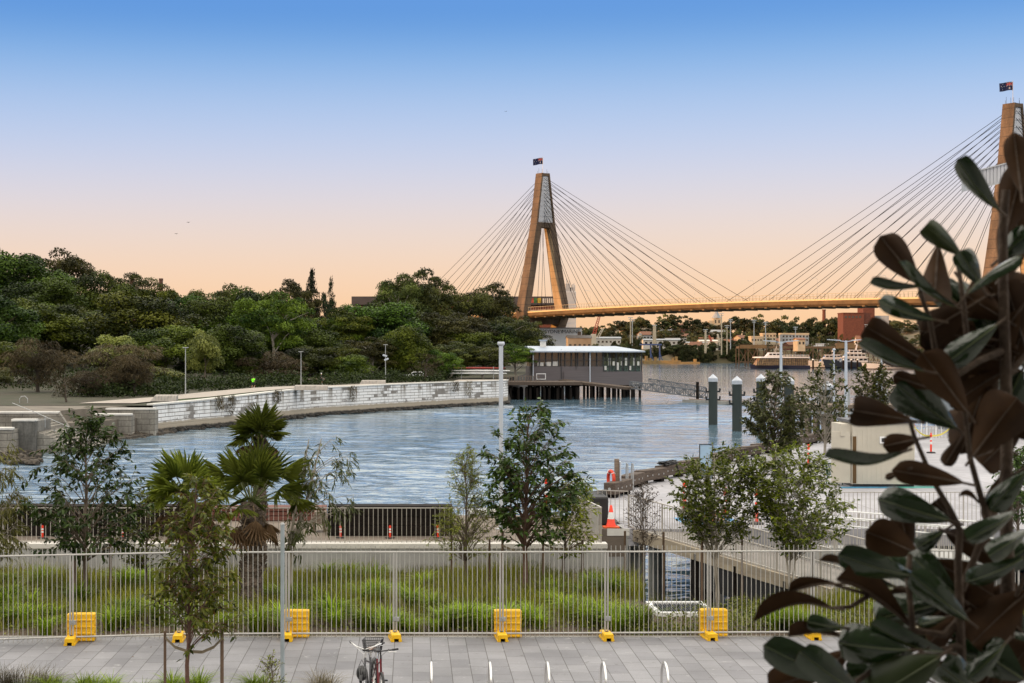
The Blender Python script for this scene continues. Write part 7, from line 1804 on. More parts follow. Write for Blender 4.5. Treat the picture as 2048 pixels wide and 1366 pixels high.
def yblock(mb, cx, cy, cz, Lx, Wy, Hh, axis_y=True):
	"""hollow plastic fence foot: sloped sides, notch at each end"""
	hw, hl = Wy / 2, Lx / 2
	q = lambda x, y, z: (cx + x, cy + y, cz + z) if axis_y else (cx + y, cy + x, cz + z)
	prof = [(-hw, 0), (-hw * .42, 0), (-hw * .42, Hh * .42), (hw * .42, Hh * .42), (hw * .42, 0), (hw, 0), (hw, Hh * .22), (hw * .90, Hh * .26), (hw * .86, Hh * .84), (hw * .74, Hh), (-hw * .74, Hh), (-hw * .86, Hh * .84), (-hw * .90, Hh * .26), (-hw, Hh * .22)]
	n = len(prof); vs = []; ys = [-hl, -hl * .86, hl * .86, hl]
	for k, y in enumerate(ys):
		s = .94 if k in (0, 3) else 1.0
		vs += [q(x, y, z if z < Hh * .9 or s == 1 else z * .94) for x, z in prof]
	fs = []
	for i in range(3):
		for j in range(n): fs.append((i * n + j, i * n + (j + 1) % n, (i + 1) * n + (j + 1) % n, (i + 1) * n + j))
	for base, rev in ((0, True), (3 * n, False)):
		for f in ([0, 1, 2, 13], [2, 12, 13], [2, 3, 7, 8, 9, 10, 11, 12], [3, 6, 7], [3, 4, 5, 6]):
			g = [base + k for k in f]; fs.append(g[::-1] if rev else g)
	mb.add(vs, fs)
ft0 = None; flabs = {143: 'in front of the leftmost stack', 358: 'half hidden behind the hessian-tied tree', 575: 'behind the thin grey pole', 790: 'just right of the bicycle handlebars', 1003: 'in front of the stack above the bike hoops', 1213: 'above the fourth bike hoop', 1418: 'in front of the stack by the pit frame', 1625: 'peeping out under the magnolia leaves', 1832: 'hidden among the magnolia leaves'}
for p, v in zip(posts_px[1:-1], PX[1:-1]):
	lab = 'yellow plastic fence foot on the paving ' + flabs[p]
	if ft0 is None:
		ft0 = thing('fence_ballast_block', lab, 'fence foot', v + Vector((0, -.02, 0)), R(4), 'yellow fence feet on the paving'); mb = MB(); yblock(mb, 0, 0, 0, .62, .25, .17); mb.build('block', yellow_p, ft0, bev=.008)
		mb = MB(); mb.tube([(0, 0, .171), (0, 0, .185)], .03, n=8); mb.build('post_socket', black_p, ft0)
	else: dup(ft0, v + Vector((0, -.02, 0)), R(4 + (p % 7) - 3), lab)
sf0 = None
for p, nst in ((143, 4), (575, 4), (1003, 4), (1418, 4)):
	v = PX[posts_px.index(p)] + Vector((.16, .33, 0)); where = {143: 'leftmost stack', 575: 'stack behind the thin grey pole', 1003: 'stack above the bike hoops', 1418: 'stack by the pit frame'}[p]
	for k in range(nst):
		lab = ('lowest', 'second', 'third', 'topmost')[k] + ' yellow fence foot of the ' + where; loc = v + Vector((0, 0, .150 * k + .01))
		if sf0 is None: sf0 = thing('fence_ballast_block', lab, 'fence foot', loc, 0, 'yellow fence feet stacked behind the fence'); mb = MB(); yblock(mb, 0, 0, 0, .62, .27, .165, axis_y=False); mb.build('block', yellow_p, sf0, bev=.008)
		else: dup(sf0, loc, R(((k * 37 + p) % 5) - 2), lab)
# thin pole before the fence
Y = 27.5; t = thing('sign_pole', 'thin bare grey pole rising from the bottom edge left of the bicycles', 'pole', (XP(565, Y), Y, PZ)); hp = ZP(1049, Y) - PZ
mb = MB(); mb.tube([(0, 0, 0), (0, 0, hp)], .036, n=12); mb.build('post', M('pole_grey', (.33, .38, .40), rough=.45, metal=.3, var=.15), t, smooth=True)
mb = MB(); mb.tube([(0, 0, hp + .003), (0, 0, hp + .03)], [.038, .030], n=12); mb.build('cap', galv, t, smooth=True)
# bike hoops
hp0 = None
for px, lab in ((862.5, 'stainless bike hoop nearest the bicycles'), (980, 'stainless bike hoop, second from the bicycles'), (1095, 'stainless bike hoop, middle one of the five'), (1207, 'stainless bike hoop, second from the magnolia'), (1330, 'stainless bike hoop nearest the magnolia, at the right end of the row')):
	Y = 29.2; h = ZP(1323, Y) - PZ
	if hp0 is None:
		hp0 = thing('bike_hoop', lab, 'bike rack', (XP(px, Y), Y, PZ), 0, 'stainless bike hoops'); w = .40; pts = [(0, -w, 0), (0, -w, h - .36)] + [(0, -w * math.cos(a), h - .36 + .335 * math.sin(a)) for a in np.linspace(.15, math.pi - .15, 14)] + [(0, w, h - .36), (0, w, 0)]
		mb = MB(); mb.tube(pts, .025, n=12); mb.build('hoop', stainless, hp0, smooth=True)
		for s in (-1, 1): mb = MB(); mb.lathe([(.055, 0), (.055, .012), (.03, .018)], (0, s * w, 0), n=12); mb.build('foot_flange', stainless, hp0)
	else: dup(hp0, (XP(px, Y), Y, PZ), 0, lab)
# ================================================================ bicycles, nose towards us
def bicycle(label, loc, rz, paint, bar_kind, steer=0.0, basket=False):
	t = thing('bicycle', label, 'bicycle', loc, rz)
	r = .335
	for nm, yc in (('front', -.52), ('rear', .53)):
		mb = MB(); mb.tube([(0, yc + r * math.cos(a), r + r * math.sin(a)) for a in np.linspace(0, 2 * math.pi, 41)[:-1]], .025, n=8, close=True); w = mb.build('tyre', black_r, t, smooth=True)
		mb = MB(); mb.tube([(0, yc + (r - .028) * math.cos(a), r + (r - .028) * math.sin(a)) for a in np.linspace(0, 2 * math.pi, 41)[:-1]], .012, n=6, close=True)
		for k in range(18): a = 2 * math.pi * k / 18; mb.tube([(.02 if k % 2 else -.02, yc, r), (0, yc + (r - .03) * math.cos(a), r + (r - .03) * math.sin(a))], .0022, n=4)
		mb.tube([(-.045, yc, r), (.045, yc, r)], .018, n=8); mb.build('rim', stainless, t, smooth=True)
		if nm == 'front':
			mb = MB(); mb.box(-.012, .012, yc - .20, yc - .10, r + .05, r + .09); mb.build('reflector', M('orange_reflector', (.75, .18, .02), rough=.3), t)
		mb = MB(); mb.tube([(0, yc + (r + .035) * math.cos(a), r + (r + .035) * math.sin(a)) for a in np.linspace(.35, 2.5, 16)], [.03] * 16, n=6);
		if bar_kind == 'swept': mb.build('mudguard', black_p, t, smooth=True)
	hd0, hd1 = Vector((0, -.40, .68)), Vector((0, -.345, .90)); bb = Vector((0, .05, .29)); st0 = Vector((0, .21, .80)); ra = Vector((0, .53, r))
	mb = MB()
	for a, b, rr in ((hd0, bb, .019), (hd1 - Vector((0, 0, .05)), st0 - Vector((0, 0, .1)), .017), (bb, st0, .017), (hd0 - Vector((0, .005, .02)), hd1, .021)): mb.tube([a, b], rr, n=10)
	for s in (-1, 1):
		mb.tube([bb + Vector((s * .03, 0, 0)), ra + Vector((s * .055, 0, 0))], .011, n=6); mb.tube([st0 + Vector((s * .02, 0, -.1)), ra + Vector((s * .055, 0, 0))], .009, n=6)
		mb.tube([hd0 + Vector((s * .03, 0, -.01)), Vector((s * .05, -.46, .5)), Vector((s * .05, -.52, r))], .014, n=8)
	mb.build('frame', paint, t, smooth=True)
	mb = MB(); mb.tube([hd1, hd1 + Vector((0, .03, .12)), hd1 + Vector((0, -.03, .15))], .015, n=8)
	hb = hd1 + Vector((0, -.03, .15))
	if bar_kind == 'swept': pts = [(-.32, .22, .10), (-.27, .10, .10), (-.15, -.03, .06), (0, 0, 0), (.15, -.03, .06), (.27, .10, .10), (.32, .22, .10)]
	else: pts = [(-.33, .07, .02), (-.12, .01, .01), (0, 0, 0), (.12, .01, .01), (.33, .07, .02)]
	pts = [hb + Vector(p) for p in pts]; mb.tube(pts, .0125, n=8); h_ = mb.build('handlebar', stainless if bar_kind == 'swept' else black_p, t, smooth=True)
	for a, b in ((pts[0], pts[1]), (pts[-1], pts[-2])):
		mb = MB(); mb.tube([a, a.lerp(b, .75 if bar_kind == 'swept' else .55)], .018, n=8); mb.build('grip', black_r, h_, smooth=True)
		mb = MB(); c = a.lerp(b, .9); mb.tube([c, c + Vector((0, -.05, -.02)), a.lerp(b, .2) + Vector((0, -.06, -.035))], .006, n=5); mb.build('brake_lever', stainless, h_)
		mb = MB(); mb.tube([c, c + Vector((0, -.12, .05)), hb + Vector((0, -.14, -.05)), hd0 + Vector((0, -.05, -.1))], .004, n=5); mb.build('cable', white_p if bar_kind == 'swept' else black_p, h_)
	mb = MB(); mb.tube([st0, st0 + Vector((0, .03, .13))], .014, n=8); mb.build('seat_post', stainless, t)
	sm = M('brown_leather_saddle', (.22, .12, .08), rough=.5) if bar_kind == 'swept' else black_p
	mb = MB(); c = st0 + Vector((0, .03, .15)); mb.loft([[(c.x + w * math.cos(a), c.y + y, c.z + hh * math.sin(a)) for a in np.linspace(0, 2 * math.pi, 11)[:-1]] for y, w, hh in ((-.16, .018, .015), (-.08, .03, .025), (.03, .06, .03), (.10, .085, .03), (.13, .06, .02))]); mb.build('saddle', sm, t, smooth=True)
	mb = MB(); mb.lathe([(.09, -.004), (.09, .004)], (-.05, bb.y, bb.z), n=20, axis='X')
	for s, d in ((-1, 1), (1, -1)): mb.beam((s * .07, bb.y, bb.z), (s * .08, bb.y - d * .12, bb.z - d * .11), .022, .016)
	mb.build('crank', stainless, t)
	for s, d in ((-1, 1), (1, -1)): mb = MB(); mb.obox((s * .14, bb.y - d * .12, bb.z - d * .11), (.10, .08, .025)); mb.build('pedal', black_p, t)
	mb = MB(); mb.tube([(.05, .10, .28), (.06, .32, .02)], .009, n=6); mb.build('kickstand', stainless, t)
	if basket:
		mb = MB()
		def ring(z, sx, sy): return [(sx * x, .44 + sy * y, z) for x, y in ((-1, -1), (1, -1), (1, 1), (-1, 1))]
		for k in range(8):
			z = .88 + k * .032; q = ring(z, .15 + k * .004, .13 + k * .004); mb.tube(q, .0035 if k < 7 else .007, n=4, close=True)
		for sx in (-1, 1):
			for k in range(9): y = .44 - .13 + .26 * k / 8; mb.tube([(sx * .15, y, .88), (sx * .178, .44 + (y - .44) * 1.2, 1.10)], .003, n=4)
		for sy in (-1, 1):
			for k in range(10): x = -.15 + .3 * k / 9; mb.tube([(x, .44 + sy * .13, .88), (x * 1.19, .44 + sy * .158, 1.10)], .003, n=4)
		for k in range(10): x = -.14 + .28 * k / 9; mb.tube([(x, .31, .88), (x, .57, .88)], .003, n=4)
		mb.tube([(-.04, .53, .34), (-.1, .52, .87)], .007, n=5); mb.tube([(.04, .53, .34), (.1, .52, .87)], .007, n=5); mb.build('basket', black_p, t)
	return t
BY = 29.35
bicycle('silver city bicycle with swept-back bars and wire rear basket, left of the pair', (XP(737, BY) , BY + .12, PZ), R(-9), M('silver_bike_paint', (.16, .16, .17), rough=.3, metal=.5), 'swept', basket=True)
bicycle('dark red bicycle with straight black handlebars, the right one of the pair', (XP(757, BY) , BY - .02, PZ), R(8), M('dark_red_bike_paint', (.16, .008, .014), rough=.3, coat=.6), 'flat')
t = thing('bike_helmet', 'black vented helmet hanging from the left bicycle', 'helmet', (XP(724, 28.9), 28.9, PZ + .66), R(10))
mb = MB(); mb.lathe([(.02, .13), (.07, .115), (.11, .07), (.125, .01), (.12, -.03), (.10, -.03)], n=18); o = mb.build('shell', black_p, t, smooth=True); o.scale = (.85, 1.15, 1.1); o.rotation_euler = (R(70), 0, 0)
mb = MB()
for k in range(-2, 3): mb.tube([(k * .04, -.12 + abs(k) * .02, .02), (k * .038, -.07, .11), (k * .035, .0, .14 - abs(k) * .012), (k * .038, .08, .10)], .009, n=5)
o = mb.build('vent_rib', M('grey_helmet_rib', (.12, .12, .12), rough=.4), t, smooth=True); o.scale = (.85, 1.15, 1.1); o.rotation_euler = (R(70), 0, 0)
mb = MB(); mb.tube([(-.09, 0, 0), (-.05, .02, .14), (0, .03, .24), (.05, .02, .14), (.09, 0, 0)], .006, n=5); mb.build('strap', black_r, t)
# ================================================================ young trees of the garden bed
lf_glossy = LEAF('glossy_dark_leaf', (.016, .036, .008), (.095, .16, .028), rough=.30, trans=.25, spec=.22)
lf_bright = LEAF('bright_green_leaf', (.040, .065, .006), (.30, .33, .03), rough=.35, trans=.3, spec=.22)
lf_olive = LEAF('olive_leaf', (.022, .040, .004), (.18, .215, .018), rough=.4, trans=.25, spec=.18)
lf_hang = LEAF('hanging_gum_leaf', (.034, .052, .010), (.15, .18, .035), rough=.4, trans=.25)
lf_willow = LEAF('willow_leaf', (.065, .070, .015), (.24, .23, .05), rough=.45, trans=.25)
lf_fine = LEAF('fine_fresh_leaf', (.060, .085, .010), (.27, .29, .035), rough=.45, trans=.3)
lf_spent = LEAF('spent_brown_leaf', (.018, .013, .012), (.065, .048, .040), rough=.6, trans=.1)
lf_orange = LEAF('old_orange_leaf', (.20, .09, .012), (.30, .16, .03), rough=.5, trans=.2)
def young_tree(name, label, px_base, Y, zg, py_top, prof, nb, twigs, leaves, ll, lw, mat, bmat, r0, seed, droop=.3, up=.55, lean=0.0, group=None, fold=.12, extra=None, multi=1):
	"""prof: (py, left px, right px) outline of the crown; limbs reach out to it, twigs and single leaves hang on the limbs"""
	rn = random.Random(seed); g = np.random.default_rng(seed)
	x0 = XP(px_base, Y); t = thing(name, label, 'tree', (x0, Y, zg), 0, group)
	zs = [ZP(p, Y) - zg for p, _, _ in prof]; lf = [XP(a, Y) - x0 for _, a, _ in prof]; rt = [XP(b, Y) - x0 for _, _, b in prof]
	def outline(z):
		if z >= zs[0]: return lf[0], rt[0]
		for i in range(len(zs) - 1):
			if zs[i + 1] <= z <= zs[i]:
				k = (zs[i] - z) / (zs[i] - zs[i + 1]); return lf[i] + (lf[i + 1] - lf[i]) * k, rt[i] + (rt[i + 1] - rt[i]) * k
		return lf[-1], rt[-1]
	ztop, zbot = zs[0], zs[-1]
	wmax = max(b - a for a, b in zip(lf, rt)) / 2
	mb = MB(); stems = []
	for m in range(multi):
		pts = []; n = 9; ang = rn.uniform(0, 6.28) if multi > 1 else 0
		for i in range(n + 1):
			k = i / n; z = (ztop * .96) * k; a, b = outline(z); c = (a + b) / 2
			w = min(1, max(0, (z - zbot) / (ztop - zbot + 1e-6)))
			sp = (.32 * wmax * k if multi > 1 else 0)
			pts.append(Vector((lean * k + c * w * .8 + rn.uniform(-.03, .03) * wmax + sp * math.cos(ang), rn.uniform(-.03, .03) * wmax + sp * math.sin(ang), z - (0.3 if i == 0 else 0))))
		mb.tube(pts, [r0 * (1.15 - .98 * i / n) / (multi ** .4) + .004 for i in range(n + 1)], n=8); stems.append(pts)
	def on_stem(pts, z):
		for a, b in zip(pts[:-1], pts[1:]):
			if a.z <= z <= b.z: return a.lerp(b, (z - a.z) / max(1e-6, b.z - a.z))
		return pts[-1].copy() if z > pts[-1].z else pts[0].copy()
	LP, LD, LN = [], [], []; nb = int(nb * 1.5)
	for b in range(nb):
		for _ in range(30):
			zt = rn.uniform(zbot, ztop); a_, b_ = outline(zt)
			if rn.random() < ((b_ - a_) / 2 / wmax + .08) * (.3 + .7 * min(1, (zt - zbot) / (ztop - zbot) * 2.2)): break
		th = rn.uniform(0, 2 * math.pi); hw = (b_ - a_) / 2; cx = (a_ + b_) / 2
		rad = rn.uniform(.5, 1.1) ** .45
		tip = Vector((cx + hw * math.cos(th) * rad, hw * math.sin(th) * rad * .9, zt))
		pts = stems[b % multi]
		zstart = max(zbot * .7 + .1 if zbot > .6 else zbot + .05, zt - hw * up - rn.uniform(.05, .25) * (ztop - zbot) * .6)
		zstart = min(zstart, ztop * .93)
		st = on_stem(pts, zstart)
		mid = st.lerp(tip, .5) + Vector((0, 0, (.10 if up > 0 else .15) * (tip - st).length)) + Vector((rn.uniform(-.1, .1), rn.uniform(-.1, .1), 0)) * hw
		q = [st, st.lerp(mid, .5) + Vector((0, 0, .02)), mid, mid.lerp(tip, .5) + Vector((0, 0, .03 * (1 - droop))), tip]
		rb = r0 * (.16 + .22 * (1 - zstart / ztop)); mb.tube(q, [rb, rb * .8, rb * .6, rb * .4, .004], n=5, cap=False)
		L_ = (tip - st).length
		for k in range(twigs):
			u = 1.0 if k == 0 else rn.uniform(.30, 1.0); f = u * 4; i = min(3, int(f)); p = q[i].lerp(q[i + 1], f - i)
			d = (tip - mid).normalized() * .8 + Vector((rn.gauss(0, .7), rn.gauss(0, .7), rn.gauss(.1, .5) - droop * .6))
			d.normalize(); tl = rn.uniform(.16, .42) * (1 if L_ > .5 else .6)
			e = p + d * tl + Vector((0, 0, -droop * .10)); mb.tube([p, p.lerp(e, .55) + Vector((0, 0, .015)), e], [.006, .004, .002], n=3, cap=False)
			for l in range(leaves):
				v = (l + rn.random()) / leaves; pp = p.lerp(e, .15 + .85 * v)
				ld = d * .7 + Vector((rn.gauss(0, .7), rn.gauss(0, .7), rn.gauss(0, .4) - droop)); LP.append(pp); LD.append(ld); LN.append(Vector((rn.gauss(0, .5), rn.gauss(0, .5), 1.0)))
	# leaves near the leading shoot
	mb.build('trunk', bmat, t, smooth=True)
	LP = np.array(LP); LD = np.array(LD); LN = np.array(LN); n = len(LP)
	me = leaf_mesh('foliage', LP, LD, LN, 1.12 * ll * g.uniform(.65, 1.25, n), 1.15 * lw * g.uniform(.7, 1.25, n), np.clip(g.normal(.42, .26, n), 0, 1), mat, fold=fold, bend=.12)
	link_mesh('foliage', me, t)
	if extra:
		k = g.choice(n, int(n * extra[1]), replace=False); me = leaf_mesh('old_leaves', LP[k] + g.normal(size=(len(k), 3)) * .03, LD[k] + g.normal(size=(len(k), 3)) * .6, LN[k], ll, lw, g.uniform(0, 1, len(k)), extra[0], fold=fold, bend=.1); link_mesh('old_leaves', me, t)
	return t
stake0 = None
def stakes(lst, Y, zg, where):
	global stake0
	for px, yt, wh in lst:
		h = ZP(yt, Y) - zg; loc = (XP(px, Y), Y, zg); lab = 'brown hardwood stake ' + wh
		if stake0 is None:
			stake0 = thing('tree_stake', lab, 'stake', loc, 0, 'hardwood tree stakes'); mb = MB(); mb.hexa([(-.026, -.026, -.3), (.026, -.026, -.3), (.026, .026, -.3), (-.026, .026, -.3)], [(-.024, -.024, 1.5), (.024, -.024, 1.5), (.024, .024, 1.5), (-.024, .024, 1.5)])
			mb.build('stake', stake_m, stake0, bev=.004); stake0.scale = (1, 1, h / 1.5)
		else: c = dup(stake0, loc, (px % 7) * .2, lab); c.scale = (1, 1, h / 1.5)
def tie(label, pxs, Y, dy=0.0):
	pts = [P(a, b, Y + dy) for a, b in pxs]; t = thing('tree_tie', label, 'strap', pts[0])
	mb = MB(); fine = []
	for i in range(len(pts) - 1):
		for k in range(6): fine.append(pts[i].lerp(pts[i + 1], k / 6))
	fine.append(pts[-1])
	for a, b in zip(fine[:-1], fine[1:]):
		mb.hexa([a + Vector((0, -.004, -.028)), b + Vector((0, -.004, -.028)), b + Vector((0, .004, -.028)), a + Vector((0, .004, -.028))], [a + Vector((0, -.012, .028)), b + Vector((0, -.012, .028)), b + Vector((0, -.002, .028)), a + Vector((0, -.002, .028))])
	mb.build('strap', strap_m, t, world=True)
BZ = PZ - .03
YB = 41.3
young_tree('broad_leaved_tree', 'broad-leaved young tree with dark hanging leaves between two stakes, left of the palms', 170, YB, BZ, 830, [(826, 160, 195), (860, 130, 225), (900, 90, 255), (950, 62, 285), (1010, 55, 290), (1060, 75, 270), (1100, 85, 255)], 64, 5, 7, .17, .062, lf_glossy, bark, .055, 1, droop=.55)
stakes([(150, 1075, 'left of the broad-leaved young tree trunk'), (221, 1070, 'right of the broad-leaved young tree trunk')], YB, BZ, '')
tie('hessian tie between the broad-leaved young tree and its right stake', [(172, 1098), (190, 1103), (221, 1094)], YB, -.06)
young_tree('willow_leaved_tree', 'drooping willow-leaved young tree cut by the left edge of the photo', -8, 40.5, BZ, 890, [(888, -25, 15), (930, -50, 30), (1000, -60, 48), (1060, -60, 46), (1110, -40, 40)], 40, 5, 8, .19, .028, lf_willow, bark_pale, .05, 2, droop=1.1)
young_tree('light_green_bush', 'bright green young tree behind the dead palm fronds', 292, 42.5, BZ, 985, [(982, 270, 320), (1030, 255, 345), (1090, 235, 350), (1130, 260, 330)], 26, 5, 6, .11, .045, lf_bright, bark, .035, 3, droop=.3)
# tree in front of the fence, tied with hessian between two stakes
YC_ = 29.6; YCB = 27.6
young_tree('tied_young_tree', 'light green young tree in front of the fence, tied with hessian between two stakes', 376, YCB + .9, PZ - .05, 945, [(945, 380, 412), (985, 362, 432), (1035, 350, 445), (1090, 325, 455), (1150, 318, 458), (1200, 308, 465), (1235, 312, 470), (1262, 330, 450)], 54, 5, 6, .125, .05, lf_bright, M('reddish_bark', (.13, .07, .05), rough=.85, var=.3, scale=10), .036, 4, droop=.6, extra=(lf_orange, .035))
stakes([(330, 1262, 'leaning left of the tied young tree'), (444, 1255, 'right of the tied young tree')], YCB + .9, PZ - .05, '')
tie('wide hessian tie looping from stake to stake around the tied young tree', [(331, 1276), (350, 1294), (376, 1303), (405, 1304), (428, 1294), (445, 1276)], YCB + .9, -.07)
# sparse gum by the palms
young_tree('sparse_gum', 'sparse gum with pale limbs and hanging narrow leaves right of the palms', 580, 41.0, BZ, 866, [(864, 635, 662), (890, 600, 690), (940, 600, 708), (985, 600, 712), (1030, 585, 700), (1080, 570, 672), (1120, 560, 660)], 24, 4, 7, .19, .028, lf_hang, bark_pale, .06, 5, droop=1.0, multi=2)
young_tree('feathery_tree', 'slim cone-shaped young tree with fine fresh green leaves left of the light pole', 932, 44.0, BZ, 897, [(896, 930, 945), (930, 908, 952), (985, 902, 962), (1030, 882, 990), (1075, 866, 1002), (1112, 880, 990)], 74, 5, 9, .10, .020, lf_fine, bark, .035, 6, droop=.15, up=.8)
stakes([(903, 1070, 'left of the cone-shaped young tree'), (979, 1078, 'right of the cone-shaped young tree')], 44.0, BZ, '')
young_tree('round_leaved_tree', 'tall young tree with dark rounded leaves right of the light pole', 1050, 43.0, BZ, 812, [(811, 1040, 1082), (845, 1018, 1118), (880, 975, 1125), (925, 980, 1150), (965, 972, 1158), (1010, 985, 1165), (1050, 1000, 1150), (1072, 1010, 1120)], 72, 5, 7, .165, .075, lf_glossy, M('red_brown_bark', (.10, .055, .04), col2=(.16, .10, .07), rough=.85, scale=8), .062, 7, droop=.45, up=.65)
stakes([(1005, 1062, 'left of the tall rounded-leaved tree'), (1087, 1060, 'right of the tall rounded-leaved tree')], 43.0, BZ, '')
tie('hessian tie from the left stake to the tall rounded-leaved tree', [(1005, 1091), (1025, 1100), (1050, 1107)], 43.0, -.07)
young_tree('pale_leafed_bush', 'light green bushy young tree between stakes by the railing corner', 1128, 44.5, BZ, 955, [(952, 1135, 1165), (985, 1105, 1182), (1030, 1085, 1190), (1070, 1090, 1185), (1110, 1095, 1175)], 34, 5, 6, .12, .05, lf_bright, bark, .035, 8, droop=.3)
stakes([(1086, 1090, 'left of the light green bush by the railing corner'), (1165, 1080, 'right of the light green bush by the railing corner')], 44.5, BZ, '')
tie('hessian tie sagging between the stakes of the light green bush', [(1087, 1088), (1110, 1098), (1140, 1097), (1165, 1085)], 44.5, -.07)
young_tree('bare_twig_tree', 'nearly leafless dark twiggy young tree behind the fence near the cone', 1286, 43.5, bedz(XP(1286, 43.5), 43.5), 962, [(962, 1281, 1294), (1000, 1266, 1308), (1040, 1256, 1318), (1085, 1262, 1312)], 40, 4, 3, .07, .030, lf_spent, bark, .03, 9, droop=.0, up=1.6)
stakes([(1250, 1062, 'left of the twiggy tree'), (1327, 1064, 'right of the twiggy tree')], 43.5, BZ - .6, '')
young_tree('leafy_tree', 'rounded leafy young tree with pale upright limbs, left one of the two beside the footbridge', 1437, 41.3, bedz(XP(1437, 41.3), 41.3), 898, [(897, 1425, 1468), (925, 1375, 1500), (960, 1360, 1520), (1005, 1345, 1525), (1045, 1358, 1515), (1085, 1390, 1490)], 84, 6, 9, .105, .05, lf_olive, bark_pale, .034, 10, droop=.15, up=1.0, multi=3)
young_tree('leafy_tree', 'rounded leafy young tree with dense green top, right one of the two beside the footbridge', 1583, 41.0, bedz(XP(1583, 41), 41.0), 896, [(895, 1545, 1610), (920, 1512, 1640), (960, 1500, 1665), (1005, 1518, 1685), (1050, 1520, 1698), (1092, 1560, 1660)], 96, 6, 9, .105, .05, LEAF('fresh_olive_leaf', (.030, .054, .004), (.24, .285, .018), rough=.4, trans=.25), bark_pale, .034, 11, droop=.15, up=1.0, multi=3)
stakes([(1404, 1075, 'left of the left leafy tree'), (1484, 1075, 'right of the left leafy tree'), (1627, 1100, 'right of the right leafy tree')], 41.2, BZ - .2, '')
# promenade trees
young_tree('tall_leafy_tree', 'tall grey-green leafy tree on the promenade in front of the marine piles', 1548, 82, WZ, 745, [(742, 1540, 1570), (775, 1520, 1605), (810, 1495, 1610), (850, 1490, 1612), (885, 1500, 1605), (905, 1520, 1590)], 64, 6, 9, .22, .08, LEAF('dusty_dark_leaf', (.026, .034, .010), (.105, .110, .03), rough=.45, trans=.2), bark, .075, 12, droop=.5, up=.8)
young_tree('sparse_tree', 'sparse twiggy tree left of the cream shed', 1650, 88, WZ, 735, [(734, 1635, 1672), (760, 1618, 1688), (800, 1608, 1692), (850, 1618, 1690), (885, 1640, 1675)], 48, 4, 5, .22, .09, lf_gum, bark_pale, .07, 13, droop=.0, up=.9)
young_tree('sparse_tree', 'sparse airy tree between the shed lamp post and the magnolia', 1748, 96, WZ, 732, [(731, 1725, 1768), (755, 1712, 1782), (785, 1706, 1786), (815, 1720, 1778), (840, 1735, 1765)], 46, 4, 6, .24, .10, lf_gum, bark, .07, 14, droop=.0, up=.9)
young_tree('edge_tree', 'dark-leaved young tree partly hidden behind the magnolia at the right edge', 2035, 48, WZ - .6, 895, [(893, 2015, 2050), (940, 2000, 2075), (1000, 1995, 2085), (1050, 2010, 2075)], 40, 5, 6, .14, .06, lf_glossy, bark, .045, 15, droop=.3)
